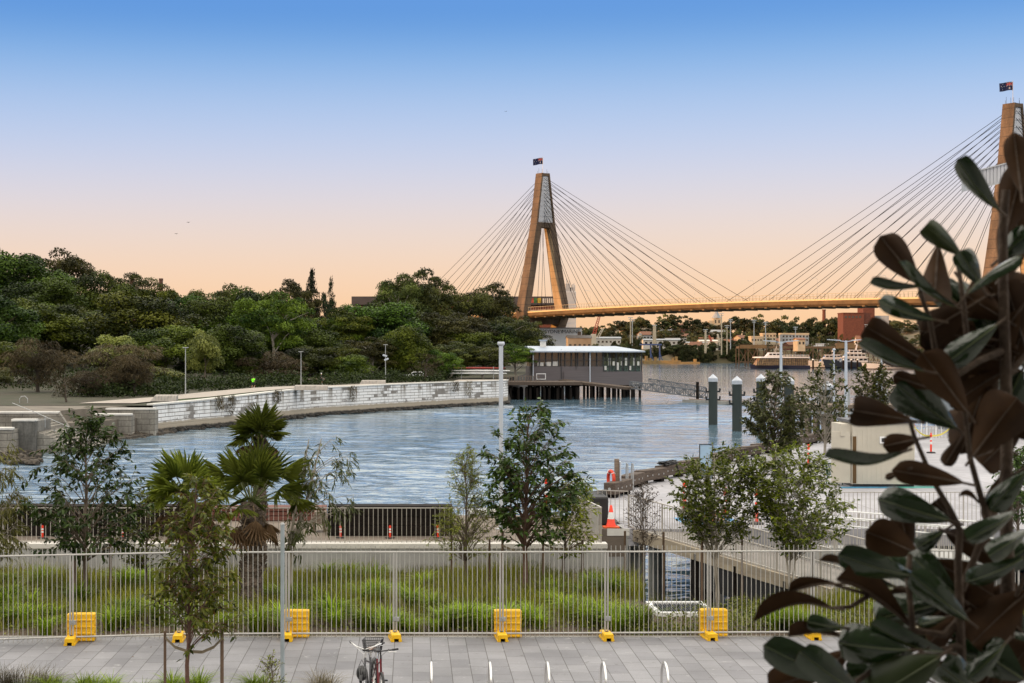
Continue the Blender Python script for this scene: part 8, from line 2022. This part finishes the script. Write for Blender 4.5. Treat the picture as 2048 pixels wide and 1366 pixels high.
# ================================================================ fan palms
lf_palm = LEAF('palm_frond', (.055, .085, .012), (.30, .35, .05), rough=.35, trans=.35, spec=.22)
lf_pdead = LEAF('dead_palm_frond', (.10, .060, .030), (.24, .16, .09), rough=.8, trans=.1)
palm_trunk_m = M('palm_trunk_fibre', (.05, .037, .028), col2=(.15, .115, .085), rough=.95, scale=9, stretch=(1, 1, 2), bump=.8, bscale=14)
def fan_palm(label, px, Y, zg, py_heart, r_frond, nf, seed, trunk_r, ndead=8, spread=1.0, petiole=.95):
	rn = random.Random(seed); g = np.random.default_rng(seed); zc = ZP(py_heart, Y) - zg
	t = thing('fan_palm', label, 'palm tree', (XP(px, Y), Y, zg))
	mb = MB(); n = 22
	mb.tube([(rn.uniform(-.03, .03), rn.uniform(-.03, .03), -.2 + (zc + .2) * i / n) for i in range(n + 1)], [trunk_r * (1.12 - .12 * i / n) * rn.uniform(.93, 1.07) for i in range(n + 1)], n=14)
	for i in range(int(zc * 85)):          # old leaf bases
		z = rn.uniform(.1, zc); a = rn.uniform(0, 6.28); c = Vector((math.cos(a), math.sin(a), 0)); p = c * trunk_r * .92 + Vector((0, 0, z)); q = c * (trunk_r + rn.uniform(.03, .10)) + Vector((0, 0, z + rn.uniform(.06, .16))); mb.beam(p, q, .06, .025)
	mb.build('trunk', palm_trunk_m, t)
	def frond(lst, d, pl, rf, droop, flat, nseg):
		base = Vector((d.x * .12, d.y * .12, zc + rn.uniform(-.12, .12)))
		hub = base + d * pl + Vector((0, 0, -droop * pl * .25))
		ax = (d + Vector((0, 0, -droop * .5))).normalized(); sd_ = ax.cross(Vector((0, 0, 1)))
		if sd_.length < .15: sd_ = Vector((math.cos(rn.uniform(0, 6)), math.sin(rn.uniform(0, 6)), 0))
		sd_.normalize(); nn = sd_.cross(ax).normalized(); tw = rn.uniform(-.5, .5); sd_, nn = sd_ * math.cos(tw) + nn * math.sin(tw), nn * math.cos(tw) - sd_ * math.sin(tw)
		tint = min(1, max(0, rn.gauss(.45, .22)))
		for k in range(nseg):
			a = (k / (nseg - 1) - .5) * math.pi * flat; dl = (ax * math.cos(a) + sd_ * math.sin(a) + nn * (.22 * math.cos(a * 2) - .1)).normalized(); L_ = rf * (.72 + .28 * math.cos(a)) * rn.uniform(.9, 1.08)
			lst[0].append(hub); lst[1].append(dl); lst[2].append(nn + sd_ * (.35 if k % 2 else -.35)); lst[3].append(L_); lst[4].append(min(1, max(0, tint + rn.gauss(0, .12))))
		return base, hub
	lv = [[], [], [], [], []]; dd = [[], [], [], [], []]; mb = MB()
	for i in range(nf):
		u = (i + .5) / nf; el = R(84 - 86 * u ** 1.0) ; az = i * 2.39996 + rn.uniform(-.25, .25); d = Vector((math.cos(az) * math.cos(el), math.sin(az) * math.cos(el), math.sin(el)))
		b, h = frond(lv, d, petiole * rn.uniform(.75, 1.1) * spread, r_frond * rn.uniform(.85, 1.1), .1 + .35 * u, .95, 28); mb.tube([b, b.lerp(h, .5) + Vector((0, 0, .03)), h], [.022, .014, .009], n=5)
	mb.build('petioles', M('palm_petiole', (.10, .12, .04), rough=.5, var=.2), t, smooth=True)
	mb = MB()
	for i in range(ndead):
		az = rn.uniform(0, 6.28); el = R(rn.uniform(-62, -28)); d = Vector((math.cos(az) * math.cos(el), math.sin(az) * math.cos(el), math.sin(el)))
		b, h = frond(dd, d, petiole * rn.uniform(.5, .9), r_frond * rn.uniform(.6, .9), .8, .6, 20); mb.tube([b, h], [.018, .009], n=5)
	if ndead: mb.build('dead_petioles', M('dead_petiole', (.16, .11, .06), rough=.8), t)
	for nm, q, mt in (('fronds', lv, lf_palm), ('dead_fronds', dd, lf_pdead)):
		if not q[0]: continue
		A = [np.array(v) for v in q]; me = leaf_mesh(nm, A[0], A[1], A[2], A[3], r_frond * .060, A[4], mt, fold=.25, bend=.24, mid=.4); link_mesh(nm, me, t)
	return t
fan_palm('fan palm with a thick fibrous trunk in the garden bed, nearest of the three palms', 503, 40.6, BZ, 1006, .74, 30, 1, .255, 8, 1.05)
fan_palm('fan palm with browned lower fronds left of the thick-trunked palm', 372, 43.2, BZ, 992, .74, 26, 2, .19, 16, .68, .9)
fan_palm('taller fan palm whose crown stands above and behind the thick-trunked palm', 520, 45.5, BZ, 868, .60, 26, 3, .15, 12, .5, .62)
# a few hanging dead fronds
# ================================================================ grass, tufts and ground plants
lf_grass = LEAF('olive_grass', (.042, .052, .004), (.26, .27, .022), rough=.6, trans=.25)
lf_tuft = LEAF('bright_tuft_blade', (.050, .110, .004), (.34, .46, .022), rough=.5, trans=.3)
lf_dry = LEAF('dry_seed_grass', (.060, .050, .028), (.20, .17, .10), rough=.7, trans=.2)
lf_cover = LEAF('ground_cover_leaf', (.045, .065, .008), (.24, .26, .035), rough=.45, trans=.2)
def grass(name, n, x0, x1, y0, y1, h, w, mat, seed, dens=None, droop=(.1, .7)):
	g = np.random.default_rng(seed); x = g.uniform(x0, x1, n); y = g.uniform(y0, y1, n)
	if dens is not None:
		k = g.uniform(0, 1, n) < dens(x, y); x, y = x[k], y[k]; n = len(x)
	z = np.array([bedz(a, b) for a, b in zip(x, y)]) - .02; a = g.uniform(0, 6.28, n)
	lump = .75 + .35 * np.sin(x * 1.9 + 1.3 * np.sin(y * 1.4)) * np.cos(y * 1.6 + x * .5)
	H = h * lump * g.uniform(.6, 1.25, n) * np.clip((47.6 - y) / 2.6, .4, 1)
	me = blade_mesh(name, np.stack([x, y, z], 1), np.stack([np.cos(a), np.sin(a), 0 * a], 1), H, w * g.uniform(.7, 1.4, n), np.clip(.5 + .35 * np.sin(x * .8 + y * .5) * np.sin(y * 1.1 - x * .3) + g.normal(0, .2, n), 0, 1), mat, g.uniform(droop[0], droop[1], n), face=np.stack([np.ones(n), g.uniform(-.7, .7, n), 0 * a], 1))
	o = link_mesh(name, me, None); o['kind'] = 'stuff'; return o
def pit(x, y): return (x > XP(1300, 40) - .7) & (x < XP(1440, 40) + .6) & (y > Y0_ - 1.7) & (y < Y1_ + .6)
dn = lambda x, y: np.where(pit(x, y), 0.0, np.clip((y - BEDY - .35) / 2.6, .06, 1.0) * (.62 + .38 * np.sin(x * 1.3 + np.sin(y * 1.2) * 1.4)))
grass('grass', 80000, -22, 20, BEDY + .3, 47.0, .74, .013, lf_grass, 31, dn)
grass('seed_grass', 4500, -22, 14, 41.0, 47.0, .95, .007, lf_dry, 32, lambda x, y: .6 + .4 * np.sin(x * .9), (.1, .4))
# bright strappy tufts, each one its own
TUFT = []
def tuft(seed, mat, n=150, h=.55, w=.016):
	g = np.random.default_rng(seed); a = g.uniform(0, 6.28, n); r = g.uniform(0, .10, n)
	return blade_mesh('blades', np.stack([r * np.cos(a), r * np.sin(a), 0 * a - .02], 1), np.stack([np.cos(a), np.sin(a), 0 * a], 1), h * g.uniform(.6, 1.15, n), w * g.uniform(.7, 1.3, n), np.clip(g.normal(.55, .25, n), 0, 1), mat, g.uniform(.25, 1.0, n), face=np.stack([-np.sin(a) + .4, np.cos(a), 0 * a], 1))
tuft_me = [tuft(s, lf_tuft, 170) for s in range(4)]; sedge_me = [tuft(s + 20, lf_dry, 120, .6, .007) for s in range(2)];
def put_tuft(px, py, s, me, name, label, cat, group, z=None, mind=0):
	q = G(px, py, PZ if z is None else z); zz = (bedz(q.x, q.y) if z is None else z)
	if z is None and pit(np.array(q.x), np.array(q.y)): return
	o = bpy.data.objects.new(name, me); COL.objects.link(o); o.location = (q.x, q.y, zz); o.rotation_euler = (0, 0, (px * 1.7) % 6.28); o.scale = (s * 1.15, s * 1.15, s)
	tag(o, label, cat, group)
rn = random.Random(77)
spots = [(20, 1250, 1.3), (45, 1245, 1.1), (75, 1180, 1.2), (90, 1165, 1.3), (165, 1200, 1.0), (230, 1245, 1.3), (250, 1240, 1.5), (270, 1235, 1.2), (300, 1180, 1.1), (160, 1215, .9), (600, 1200, 1.1), (640, 1215, 1.2), (650, 1235, 1.2), (672, 1250, 1.1), (690, 1200, 1.0), (700, 1165, 1.2), (720, 1250, 1.2), (735, 1255, 1.3), (755, 1200, 1.2), (770, 1260, 1.1), (790, 1262, 1.1), (805, 1190, 1.0), (810, 1255, .9), (870, 1262, .9), (845, 1185, 1.0), (905, 1250, 1.2), (925, 1255, 1.4), (945, 1258, 1.4), (960, 1248, 1.2), (985, 1240, 1.1), (1045, 1250, 1.2), (1065, 1245, 1.3), (1110, 1190, 1.2), (1130, 1230, 1.3), (1150, 1238, 1.4), (1175, 1250, 1.4), (1195, 1240, 1.4), (1215, 1250, 1.4), (1235, 1258, 1.2), (1105, 1215, 1.2), (1530, 1190, 1.2), (1548, 1195, 1.3), (1565, 1190, 1.2), (1600, 1255, 1.1), (1620, 1262, 1.1), (1580, 1250, 1.0), (1770, 1240, 1.2), (1020, 1140, 1.2), (1060, 1140, 1.1), (1150, 1140, 1.0), (730, 1140, 1.0), (700, 1150, 1.1), (10, 1215, 1.2), (110, 1240, 1.0), (330, 1235, 1.0), (480, 1190, 1.0), (460, 1230, 1.1)]
spots += [(rn.uniform(-20, 1640), rn.choice((rn.uniform(1150, 1200), rn.uniform(1195, 1264), rn.uniform(1240, 1266))), rn.uniform(.85, 1.6)) for _ in range(80)]
for i, (px, py, s) in enumerate(spots): put_tuft(px, py, s * .95, tuft_me[i % 4], 'grass_tuft', 'bright green strappy grass tuft in the garden bed behind the fence', 'grass tuft', 'bright strappy tufts in the garden bed')
for i, (px, py, s) in enumerate([(30, 1386, 1.1), (55, 1384, 1.1), (80, 1388, 1.05), (8, 1386, 1.1), (-15, 1388, 1.1), (105, 1390, 1.0), (635, 1396, 1.1), (660, 1394, 1.0), (330, 1388, .7), (645, 1400, 1.1)]): put_tuft(px, py, s, sedge_me[i % 2], 'seeded_sedge', 'dry brown seeded sedge tuft at the bottom edge of the photo', 'grass tuft', 'dry sedges along the bottom edge', z=PZ)
for i, (px, py, s) in enumerate([(95, 1392, .95), (120, 1396, .8), (165, 1396, 1.0), (190, 1398, 1.0), (222, 1396, 1.0), (345, 1392, 1.0), (372, 1396, .9), (398, 1391, 1.05), (505, 1392, 1.0), (528, 1394, .95), (570, 1398, .7), (285, 1400, .8)]): put_tuft(px, py, s, tuft_me[(i + 1) % 4], 'verge_tuft', 'green strappy tuft at the bottom edge of the photo before the paving', 'grass tuft', 'green tufts along the bottom edge', z=PZ)
young_tree('leafy_seedling', 'thin upright yellow-green seedling left of the thin pole at the bottom edge', 545, 26.3, PZ, 1318, [(1318, 539, 547), (1345, 532, 552), (1375, 530, 560)], 16, 2, 5, .05, .022, lf_fine, bark, .008, 40, droop=.0, up=1.6)
# leafy ground cover by the pit frame and along the fence line
def cover(n, rects, seed):
	g = np.random.default_rng(seed); P_ = []
	for (x0, x1, y0, y1, h) in rects:
		k = int(n * (x1 - x0) * (y1 - y0)); x = g.uniform(x0, x1, k); y = g.uniform(y0, y1, k); hh = h * (.6 + .5 * np.sin(x * 2.3 + y) * np.cos(y * 3 - x))
		P_.append(np.stack([x, y, np.array([bedz(a, b) for a, b in zip(x, y)]) + g.uniform(0, 1, k) * np.clip(hh, .08, 1)], 1))
	p = np.concatenate(P_); m = len(p)
	me = leaf_mesh('ground_cover', p, g.normal(size=(m, 3)) + [0, -.3, .2], g.normal(size=(m, 3)) * .6 + [0, -.3, 1], g.uniform(.05, .11, m), g.uniform(.03, .06, m), np.clip(g.normal(.45, .3, m), 0, 1), lf_cover)
	o = link_mesh('ground_cover', me, None); o['kind'] = 'stuff'
yb_ = BEDY
cover(420, [(XP(1260, yb_), XP(1330, yb_), yb_ + .4, yb_ + 1.3, .4), (XP(1335, yb_), XP(1420, yb_), yb_ + .5, yb_ + 1.5, .38), (XP(1430, yb_), XP(1560, yb_), yb_ + .4, yb_ + 3.0, .45), (XP(1560, yb_), XP(1800, yb_), yb_ + 1.0, yb_ + 2.6, .4), (XP(1470, 40), XP(1560, 40), 39.5, 42, .5)], 51)
cover(60, [(-14, 9, yb_ + .3, yb_ + 4, .35)], 52)
# fallen leaves on the mulch and paving
g = np.random.default_rng(61); n = 420; p = np.stack([g.uniform(-12, 9, n), g.uniform(FY - 2.5, BEDY + 2.5, n) ** 1.0, np.full(n, PZ + .012)], 1)
p = p[(p[:, 1] > FY - .1) | (g.uniform(0, 1, n) < .12)]; n = len(p)
p[:, 2] = np.where(p[:, 1] > BEDY, PZ + .03, p[:, 2])
me = leaf_mesh('fallen_leaves', p, g.normal(size=(n, 3)) * [1, 1, .1], np.array([[0, 0, 1.0]]) + g.normal(size=(n, 3)) * .15, g.uniform(.03, .08, n), g.uniform(.015, .04, n), g.uniform(0, 1, n), lf_pdead); o = link_mesh('fallen_leaves', me, None); o['kind'] = 'stuff'
# ================================================================ the magnolia on the balcony, close to us
mg_top = M('magnolia_leaf_top', (.006, .018, .004), col2=(.018, .042, .009), rough=.19, spec=.8, scale=6, bump=.10, bscale=30)
mg_und = M('magnolia_leaf_underside', (.028, .013, .005), col2=(.065, .031, .011), rough=.75, spec=.2, scale=9)
mg_new = M('magnolia_young_leaf', (.020, .034, .006), col2=(.038, .056, .010), rough=.4, spec=.4, scale=6)
mg_stem = M('magnolia_stem', (.055, .036, .024), col2=(.11, .075, .05), rough=.8, scale=20, bump=.3, bscale=50)
MY = 2.35
mag = thing('magnolia_plant', 'large dark magnolia with glossy leaves and brown undersides, close by on the right', 'plant', (XP(1960, MY), MY, CZ - 1.62))
stem = MB()
def mleaf(tip, base, wpx, dep, side=1, tilt=0.0, curl=.10, cup=.22, bend=.08, kind=0, dtip=0.0):
	"""tip, base: photo pixels; wpx: width as seen; dep: distance; side: +1 top towards us, -1 underside towards us; tilt: how edge-on"""
	Y = MY + dep; wpx *= 1.30; tip = (base[0] + (tip[0] - base[0]) * 1.03, base[1] + (tip[1] - base[1]) * 1.03); b = P(base[0], base[1], Y); tpt = P(tip[0], tip[1], Y + dtip)
	ax = tpt - b; L_ = ax.length; ax.normalize(); view = Vector(((base[0] - CX) / F, 1, 0)).normalized()
	sd_ = ax.cross(view).normalized(); w = wpx * Y / F
	real = max(w, L_ * .42); ct = min(1, w / real); st = math.sqrt(max(0, 1 - ct * ct)) * (1 if tilt >= 0 else -1)
	s = (sd_ * ct + view * st).normalized(); nn = s.cross(ax).normalized()
	if (nn.dot(-view) > 0) != (side > 0): nn = -nn;
	n, m = 14, 6; V = []
	for i in range(n + 1):
		u = i / n; prof = 1.12 * max(u, .012) ** .72 * math.sqrt(max(0.0, 1 - u ** 5))
		c = b + ax * (u * L_) + nn * (L_ * (-bend * (u * u) + curl * math.sin(math.pi * u))) * 1.0
		row = []
		for j in range(m + 1):
			v = j / m * 2 - 1; hw = real / 2 * prof
			row.append(c + s * (v * hw) + nn * (-side * 0 + (-1 if side > 0 else 1) * cup * abs(v) ** 1.8 * hw + .05 * hw * math.sin(u * 7 + v * 2.5 + tip[0])))
		V.append(row)
	mb = MB()
	def sheet(off, flip, k):
		mb.cur = k; vs = [p + nn * off for row in V for p in row]; fs = []
		for i in range(n):
			for j in range(m):
				a = i * (m + 1) + j; f = (a, a + 1, a + m + 2, a + m + 1); fs.append(f[::-1] if flip else f)
		mb.add(vs, fs)
	sheet(.0004, False, kind); sheet(-.0004, True, 2)
	mid = [row[m // 2] for row in V]; mb.cur = 3; mb.tube([p + nn * .0006 for p in mid], [.0016 * (1 - .7 * i / n) for i in range(n + 1)], n=4)
	mb.cur = 4; mb.tube([b - ax * .018 - nn * .004, b, mid[1]], [.0022, .0021, .0017], n=6); mb.tube([p - nn * .0012 for p in mid], [.0021 * (1 - .75 * i / n) for i in range(n + 1)], n=4)
	LEAVES.append((L_ * w, mb))
LEAVES = []
ML = [  # tip, base, width, depth offset, side, tilt
 ((1917, 331), (1998, 420), 40, .0, 1, 1), ((2028, 268), (2042, 385), 46, .05, -1, 1), ((2046, 330), (2010, 470), 70, .10, -1, 1), ((2040, 420), (2012, 560), 70, .15, -1, 1),
 ((1762, 474), (1838, 568), 62, .05, -1, 1, 1), ((1868, 612), (1876, 488), 62, .12, -1, 1), ((1858, 456), (1924, 512), 40, .08, 1, 1, 1), ((1921, 503), (1962, 572), 44, .0, 1, 1), ((2032, 506), (1934, 590), 24, -.05, 1, 1),
 ((1803, 524), (1914, 614), 20, .0, 1, 1), ((1745, 573), (1840, 572), 20, .02, 1, 1), ((1754, 606), (1872, 640), 38, .0, 1, 1), ((1930, 590), (2012, 640), 80, .10, -1, 1), ((1736, 656), (1850, 722), 56, .05, -1, 1),
 ((1836, 662), (1992, 680), 74, .10, -1, 1), ((1898, 722), (1996, 648), 52, .02, 1, -1), ((1717, 692), (1850, 742), 30, .0, 1, 1), ((1846, 708), (1936, 826), 74, .0, -1, 1), ((1787, 752), (1864, 778), 32, .05, -1, 1),
 ((1796, 772), (1914, 858), 78, .08, 1, 1), ((1925, 690), (1990, 800), 84, .12, -1, 1), ((2032, 798), (1946, 912), 100, -.02, -1, 1), ((1712, 822), (1826, 842), 62, .02, -1, 1), ((1654, 914), (1806, 904), 26, .0, 1, 1),
 ((1793, 940), (1928, 966), 50, -.02, -1, 1), ((1768, 892), (1838, 878), 40, .06, -1, 1), ((1890, 930), (1928, 868), 30, .06, -1, 1), ((1759, 998), (1902, 1042), 66, .0, 1, 1), ((1734, 1064), (1836, 1108), 74, .08, -1, 1), ((1800, 1022), (1820, 1110), 46, .10, -1, 1),
 ((1682, 1112), (1834, 1152), 56, .0, 1, 1), ((1640, 1121), (1706, 1142), 18, .02, -1, 1), ((1818, 1108), (1918, 1194), 62, .03, 1, 1), ((1988, 1112), (1892, 1064), 54, .04, -1, -1), ((1934, 1166), (2052, 1112), 42, -.05, 1, 1), ((1945, 1285), (2060, 1180), 110, .05, -1, 1),
 ((1579, 1186), (1674, 1168), 26, .03, -1, 1), ((1512, 1221), (1664, 1216), 36, .0, -1, 1), ((1678, 1152), (1816, 1248), 52, .02, -1, 1), ((1718, 1150), (1792, 1174), 20, .06, 1, 1), ((1824, 1148), (1938, 1242), 56, -.02, 1, 1), ((1616, 1244), (1688, 1256), 34, -.02, 1, -1),
 ((1580, 1274), (1684, 1272), 28, .0, -1, 1), ((1682, 1290), (1822, 1300), 80, -.05, 1, 1), ((1744, 1244), (1892, 1304), 48, -.03, 1, 1), ((1538, 1300), (1712, 1372), 66, -.06, 1, 1), ((1616, 1322), (1724, 1388), 62, -.06, 1, 1), ((1540, 1376), (1664, 1340), 64, .0, -1, 1),
 ((1728, 1322), (1834, 1300), 38, -.04, 1, 1), ((1742, 1396), (1882, 1312), 100, -.08, 1, 1, 1), ((1834, 1252), (1894, 1234), 24, .02, 1, 1), ((1858, 1284), (1922, 1232), 56, .05, -1, 1), ((1984, 1018), (2054, 940), 46, .0, 1, 1), ((1976, 1046), (2002, 950), 32, .06, -1, 1),
 ((1938, 1078), (2030, 1022), 40, -.02, 1, 1), ((1980, 1110), (2056, 1060), 42, -.03, 1, 1), ((1834, 1096), (1888, 1062), 36, .05, 1, 1), ((1944, 1354), (2010, 1288), 38, -.04, 1, 1), ((1772, 956), (1802, 944), 14, .02, -1, 1), ((1919, 986), (1958, 1004), 10, .02, -1, 1),
 ((2010, 560), (2046, 680), 60, .12, -1, 1), ((2050, 640), (2016, 760), 60, .16, -1, 1), ((2058, 760), (2018, 850), 50, .14, -1, 1), ((2060, 880), (2020, 800), 40, .1, -1, 1), ((1960, 1300), (2050, 1360), 80, .0, 1, 1), ((1880, 1330), (1960, 1390), 70, .0, 1, 1), ((2060, 1290), (1990, 1380), 80, .04, -1, 1),
 ((1905, 1180), (1990, 1250), 76, .08, -1, 1), ((1980, 1180), (2040, 1260), 90, .12, -1, 1), ((1850, 1190), (1920, 1262), 60, .12, -1, 1), ((1780, 1180), (1850, 1260), 50, .14, -1, 1), ((1640, 1350), (1700, 1300), 50, .08, -1, 1), ((1780, 1340), (1700, 1300), 60, .1, -1, 1), ((2000, 600), (1930, 660), 70, .14, -1, 1), ((1890, 640), (1960, 700), 60, .16, -1, 1), ((1780, 700), (1880, 740), 60, .12, -1, 1), ((1880, 770), (1950, 730), 60, .14, -1, 1), ((2055, 560), (1990, 590), 60, .12, -1, 1), ((2052, 470), (1996, 520), 50, .14, 1, 1),
 ((1880, 610), (1960, 640), 40, .15, -1, 1), ((1868, 1000), (1925, 1060), 36, .1, -1, 1), ((1960, 860), (2020, 900), 40, .15, -1, 1),
]
rn = random.Random(44)
for i in range(34):
	y = rn.choice((rn.uniform(600, 860), rn.uniform(1090, 1390), rn.uniform(1180, 1390))); x = rn.uniform(1960 if y < 860 else 1830, 2070)
	a = rn.uniform(-.9, .9) + (math.pi if rn.random() < .72 else 0); l = rn.uniform(90, 150)
	ML.append(((x + l * math.cos(a), y + l * math.sin(a) * .8), (x, y), rn.uniform(44, 64), rn.uniform(.10, .24), rn.choice((-1, 1, 1) if y > 1000 else (-1, -1, 1)), 1))
for i, (x, y, a, l, w, sd__) in enumerate(((1960, 600, 2.6, 130, 70, -1), (2040, 620, 2.2, 140, 76, -1), (1900, 650, .4, 130, 70, -1), (1985, 700, 2.9, 140, 74, -1), (2045, 740, 2.0, 130, 70, 1), (1900, 740, -.3, 120, 66, -1), (1965, 780, 1.9, 130, 72, -1), (2050, 850, 2.4, 120, 64, -1), (1920, 560, 1.0, 110, 60, 1),
	(1860, 1120, .5, 140, 74, -1), (1980, 1150, 2.5, 140, 70, -1), (1900, 1200, 2.9, 150, 72, 1), (2040, 1220, 2.6, 150, 80, -1), (1960, 1260, .5, 140, 72, 1), (1830, 1310, 2.8, 140, 70, 1), (1900, 1350, -.4, 150, 76, -1), (2050, 1340, 2.7, 150, 76, 1), (1770, 1370, 3.0, 140, 70, -1), (1990, 1330, 2.0, 130, 68, -1))):
	ML.append(((x + l * math.cos(a), y + l * math.sin(a)), (x, y), w, .08 + .01 * (i % 9), sd__, 1))
rn = random.Random(12)
for row in ML:
	tp, bs, w, dp, sd__, tl = row[:6]; k = row[6] if len(row) > 6 else 0
	mleaf(tp, bs, w, dp, sd__, tl, curl=rn.uniform(.04, .14), cup=rn.uniform(.35, .85), bend=rn.uniform(-.05, .2), kind=k, dtip=rn.uniform(-.05, .05))
def mstem(pts, r0, r1):
	n = len(pts); stem.tube([P(a, b, MY + d) for a, b, d in pts], [r0 + (r1 - r0) * i / (n - 1) for i in range(n)], n=10)
mstem([(1962, 2900, .10), (1965, 1900, .10), (2012, 1420, .10), (2016, 1200, .09), (2012, 1000, .09), (2014, 860, .10), (2010, 700, .10), (2006, 560, .09), (2006, 450, .08), (2012, 380, .08)], .013, .006)
mstem([(1950, 2500, .05), (1924, 1700, .03), (1924, 1366, .02), (1920, 1240, .02), (1916, 1120, .02), (1920, 1062, .02)], .009, .005)
mstem([(1920, 1062, .02), (1895, 1010, .02), (1868, 965, .02), (1828, 872, .03), (1820, 842, .03)], .0046, .003)
mstem([(1924, 1180, .03), (1955, 1100, .04), (1978, 1050, .03), (1958, 980, .02), (1940, 915, .01), (1930, 830, .02), (1905, 770, .03)], .006, .0035)
mstem([(1926, 1230, .03), (1890, 1270, .02), (1826, 1260, .01), (1816, 1160, .01), (1820, 1110, .03)], .006, .004)
mstem([(2014, 860, .10), (1980, 900, .08), (1950, 912, .04)], .005, .003)
mstem([(2010, 700, .10), (1960, 720, .08), (1900, 760, .06), (1870, 700, .06), (1860, 640, .05), (1842, 590, .05), (1838, 570, .05)], .006, .003)
mstem([(1900, 760, .06), (1935, 690, .06), (1926, 600, .05), (1918, 540, .06), (1912, 510, .08)], .005, .003)
mstem([(1926, 1290, .02), (1850, 1310, .0), (1760, 1330, -.02), (1700, 1372, -.04)], .006, .004)
mstem([(1846, 1265, .01), (1760, 1255, .01), (1690, 1262, .0)], .004, .003); mstem([(1830, 1250, .02), (1740, 1190, .03), (1670, 1170, .03)], .004, .0025); mstem([(1740, 1190, .03), (1700, 1214, .02), (1660, 1216, .0)], .004, .0025)
mstem([(2008, 760, .1), (2070, 690, .12)], .006, .004); mstem([(2014, 960, .1), (2060, 930, .06)], .004, .003); mstem([(2016, 1230, .09), (2056, 1140, .02)], .004, .003)
mrib = M('midrib_green', (.07, .09, .03), rough=.4); LEAVES.sort(key=lambda q: -q[0]); rest = MB(); rest_n = 0
for i, (_, mb) in enumerate(LEAVES):
	if i < 100: mb.build('leaf', [mg_top, mg_new, mg_und, mrib, mg_stem], mag, smooth=True, world=True)
	else:
		for f, mi in zip(mb.f, mb.m): rest.f.append([q + len(rest.v) for q in f]); rest.m.append(mi)
		rest.v += mb.v; rest_n += 1
if rest_n: rest.build('small_leaves', [mg_top, mg_new, mg_und, mrib, mg_stem], mag, smooth=True, world=True)['kind'] = 'stuff'
stem.build('stems', mg_stem, mag, smooth=True, world=True)
# its pot stands on the balcony floor
fl = CZ - 1.62; pc = P(1962, 701, MY + .10)
pt = thing('planter_pot', 'large dark pot on the balcony floor holding the magnolia', 'pot', (pc.x, pc.y, fl)); mb = MB(); mb.lathe([(.19, 0), (.24, .40), (.255, .42), (.255, .46), (.225, .46), (.215, .40)], n=24); mb.build('pot', M('charcoal_pot', (.05, .05, .05), rough=.6), pt, smooth=True)
mb = MB(); mb.lathe([(.21, .38), (.20, .41), (.02, .43)], n=18); mb.build('soil_fill', soil_m, pt)
# ================================================================ the building we look out of, and unseen blocks added at the left to keep the bay in shade
blk = M('apartment_render', (.36, .345, .33), rough=.85, var=.1, scale=.2)
def block(label, x0, x1, y0, y1, zt, rows, name='shade_block'):
	t = thing(name, label, 'building', ((x0 + x1) / 2, (y0 + y1) / 2, PZ))
	mb = MB(); mb.box(x0, x1, y0, y1, PZ - 1, zt); mb.build('wall', blk, t, world=True)
	mb = MB(); mb.box(x0 - .3, x1 + .3, y0 - .3, y1 + .3, zt + .003, zt + .8); mb.build('roof', conc_dark, t, world=True)
	mb = MB()
	for r in range(rows):
		z = PZ + 1 + (zt - PZ - 1) * r / rows; n = int((y1 - y0) / 6)
		for k in range(n): y = y0 + (y1 - y0) * (k + .25) / n; mb.box(x1 - .05, x1 + .06, y, y + 3, z, z + 1.6);
		n = int((x1 - x0) / 6)
		for k in range(n): x = x0 + (x1 - x0) * (k + .25) / n; mb.box(x, x + 3, y1 - .05, y1 + .06, z, z + 1.6)
	mb.build('window', glass_dark, t, world=True)
for i, (y0, y1, h) in enumerate(((-330, -231.01, 58), (-231, -131.01, 60), (-131, -31.01, 56), (-31, 68.99, 62), (69, 160.99, 60), (161, 250.99, 58), (251, 380, 60))):
	block('unseen shade-casting grey block added beyond the left edge, number %s from the water' % ('seven six five four three two one'.split()[i]), -232, -202, y0, y1, h, 14)
t = thing('home_building', 'rendered apartment building behind the balcony the photo is taken from', 'building', (0, -8, PZ))
mb = MB(); mb.box(-40, 40, -14, -2.2, PZ, 21); mb.build('wall', blk, t, world=True)
mb = MB(); mb.box(-3.2, 3.2, -2.19, 3.1, fl - .25, fl - .001); mb.build('balcony_floor', conc, t, world=True)
mb = MB(); mb.box(-3.2, 3.4, -2.19, 1.9, CZ + 1.3, CZ + 1.55); mb.build('shading_soffit', conc, t, world=True)  # unseen slab, added and sized to shade the magnolia
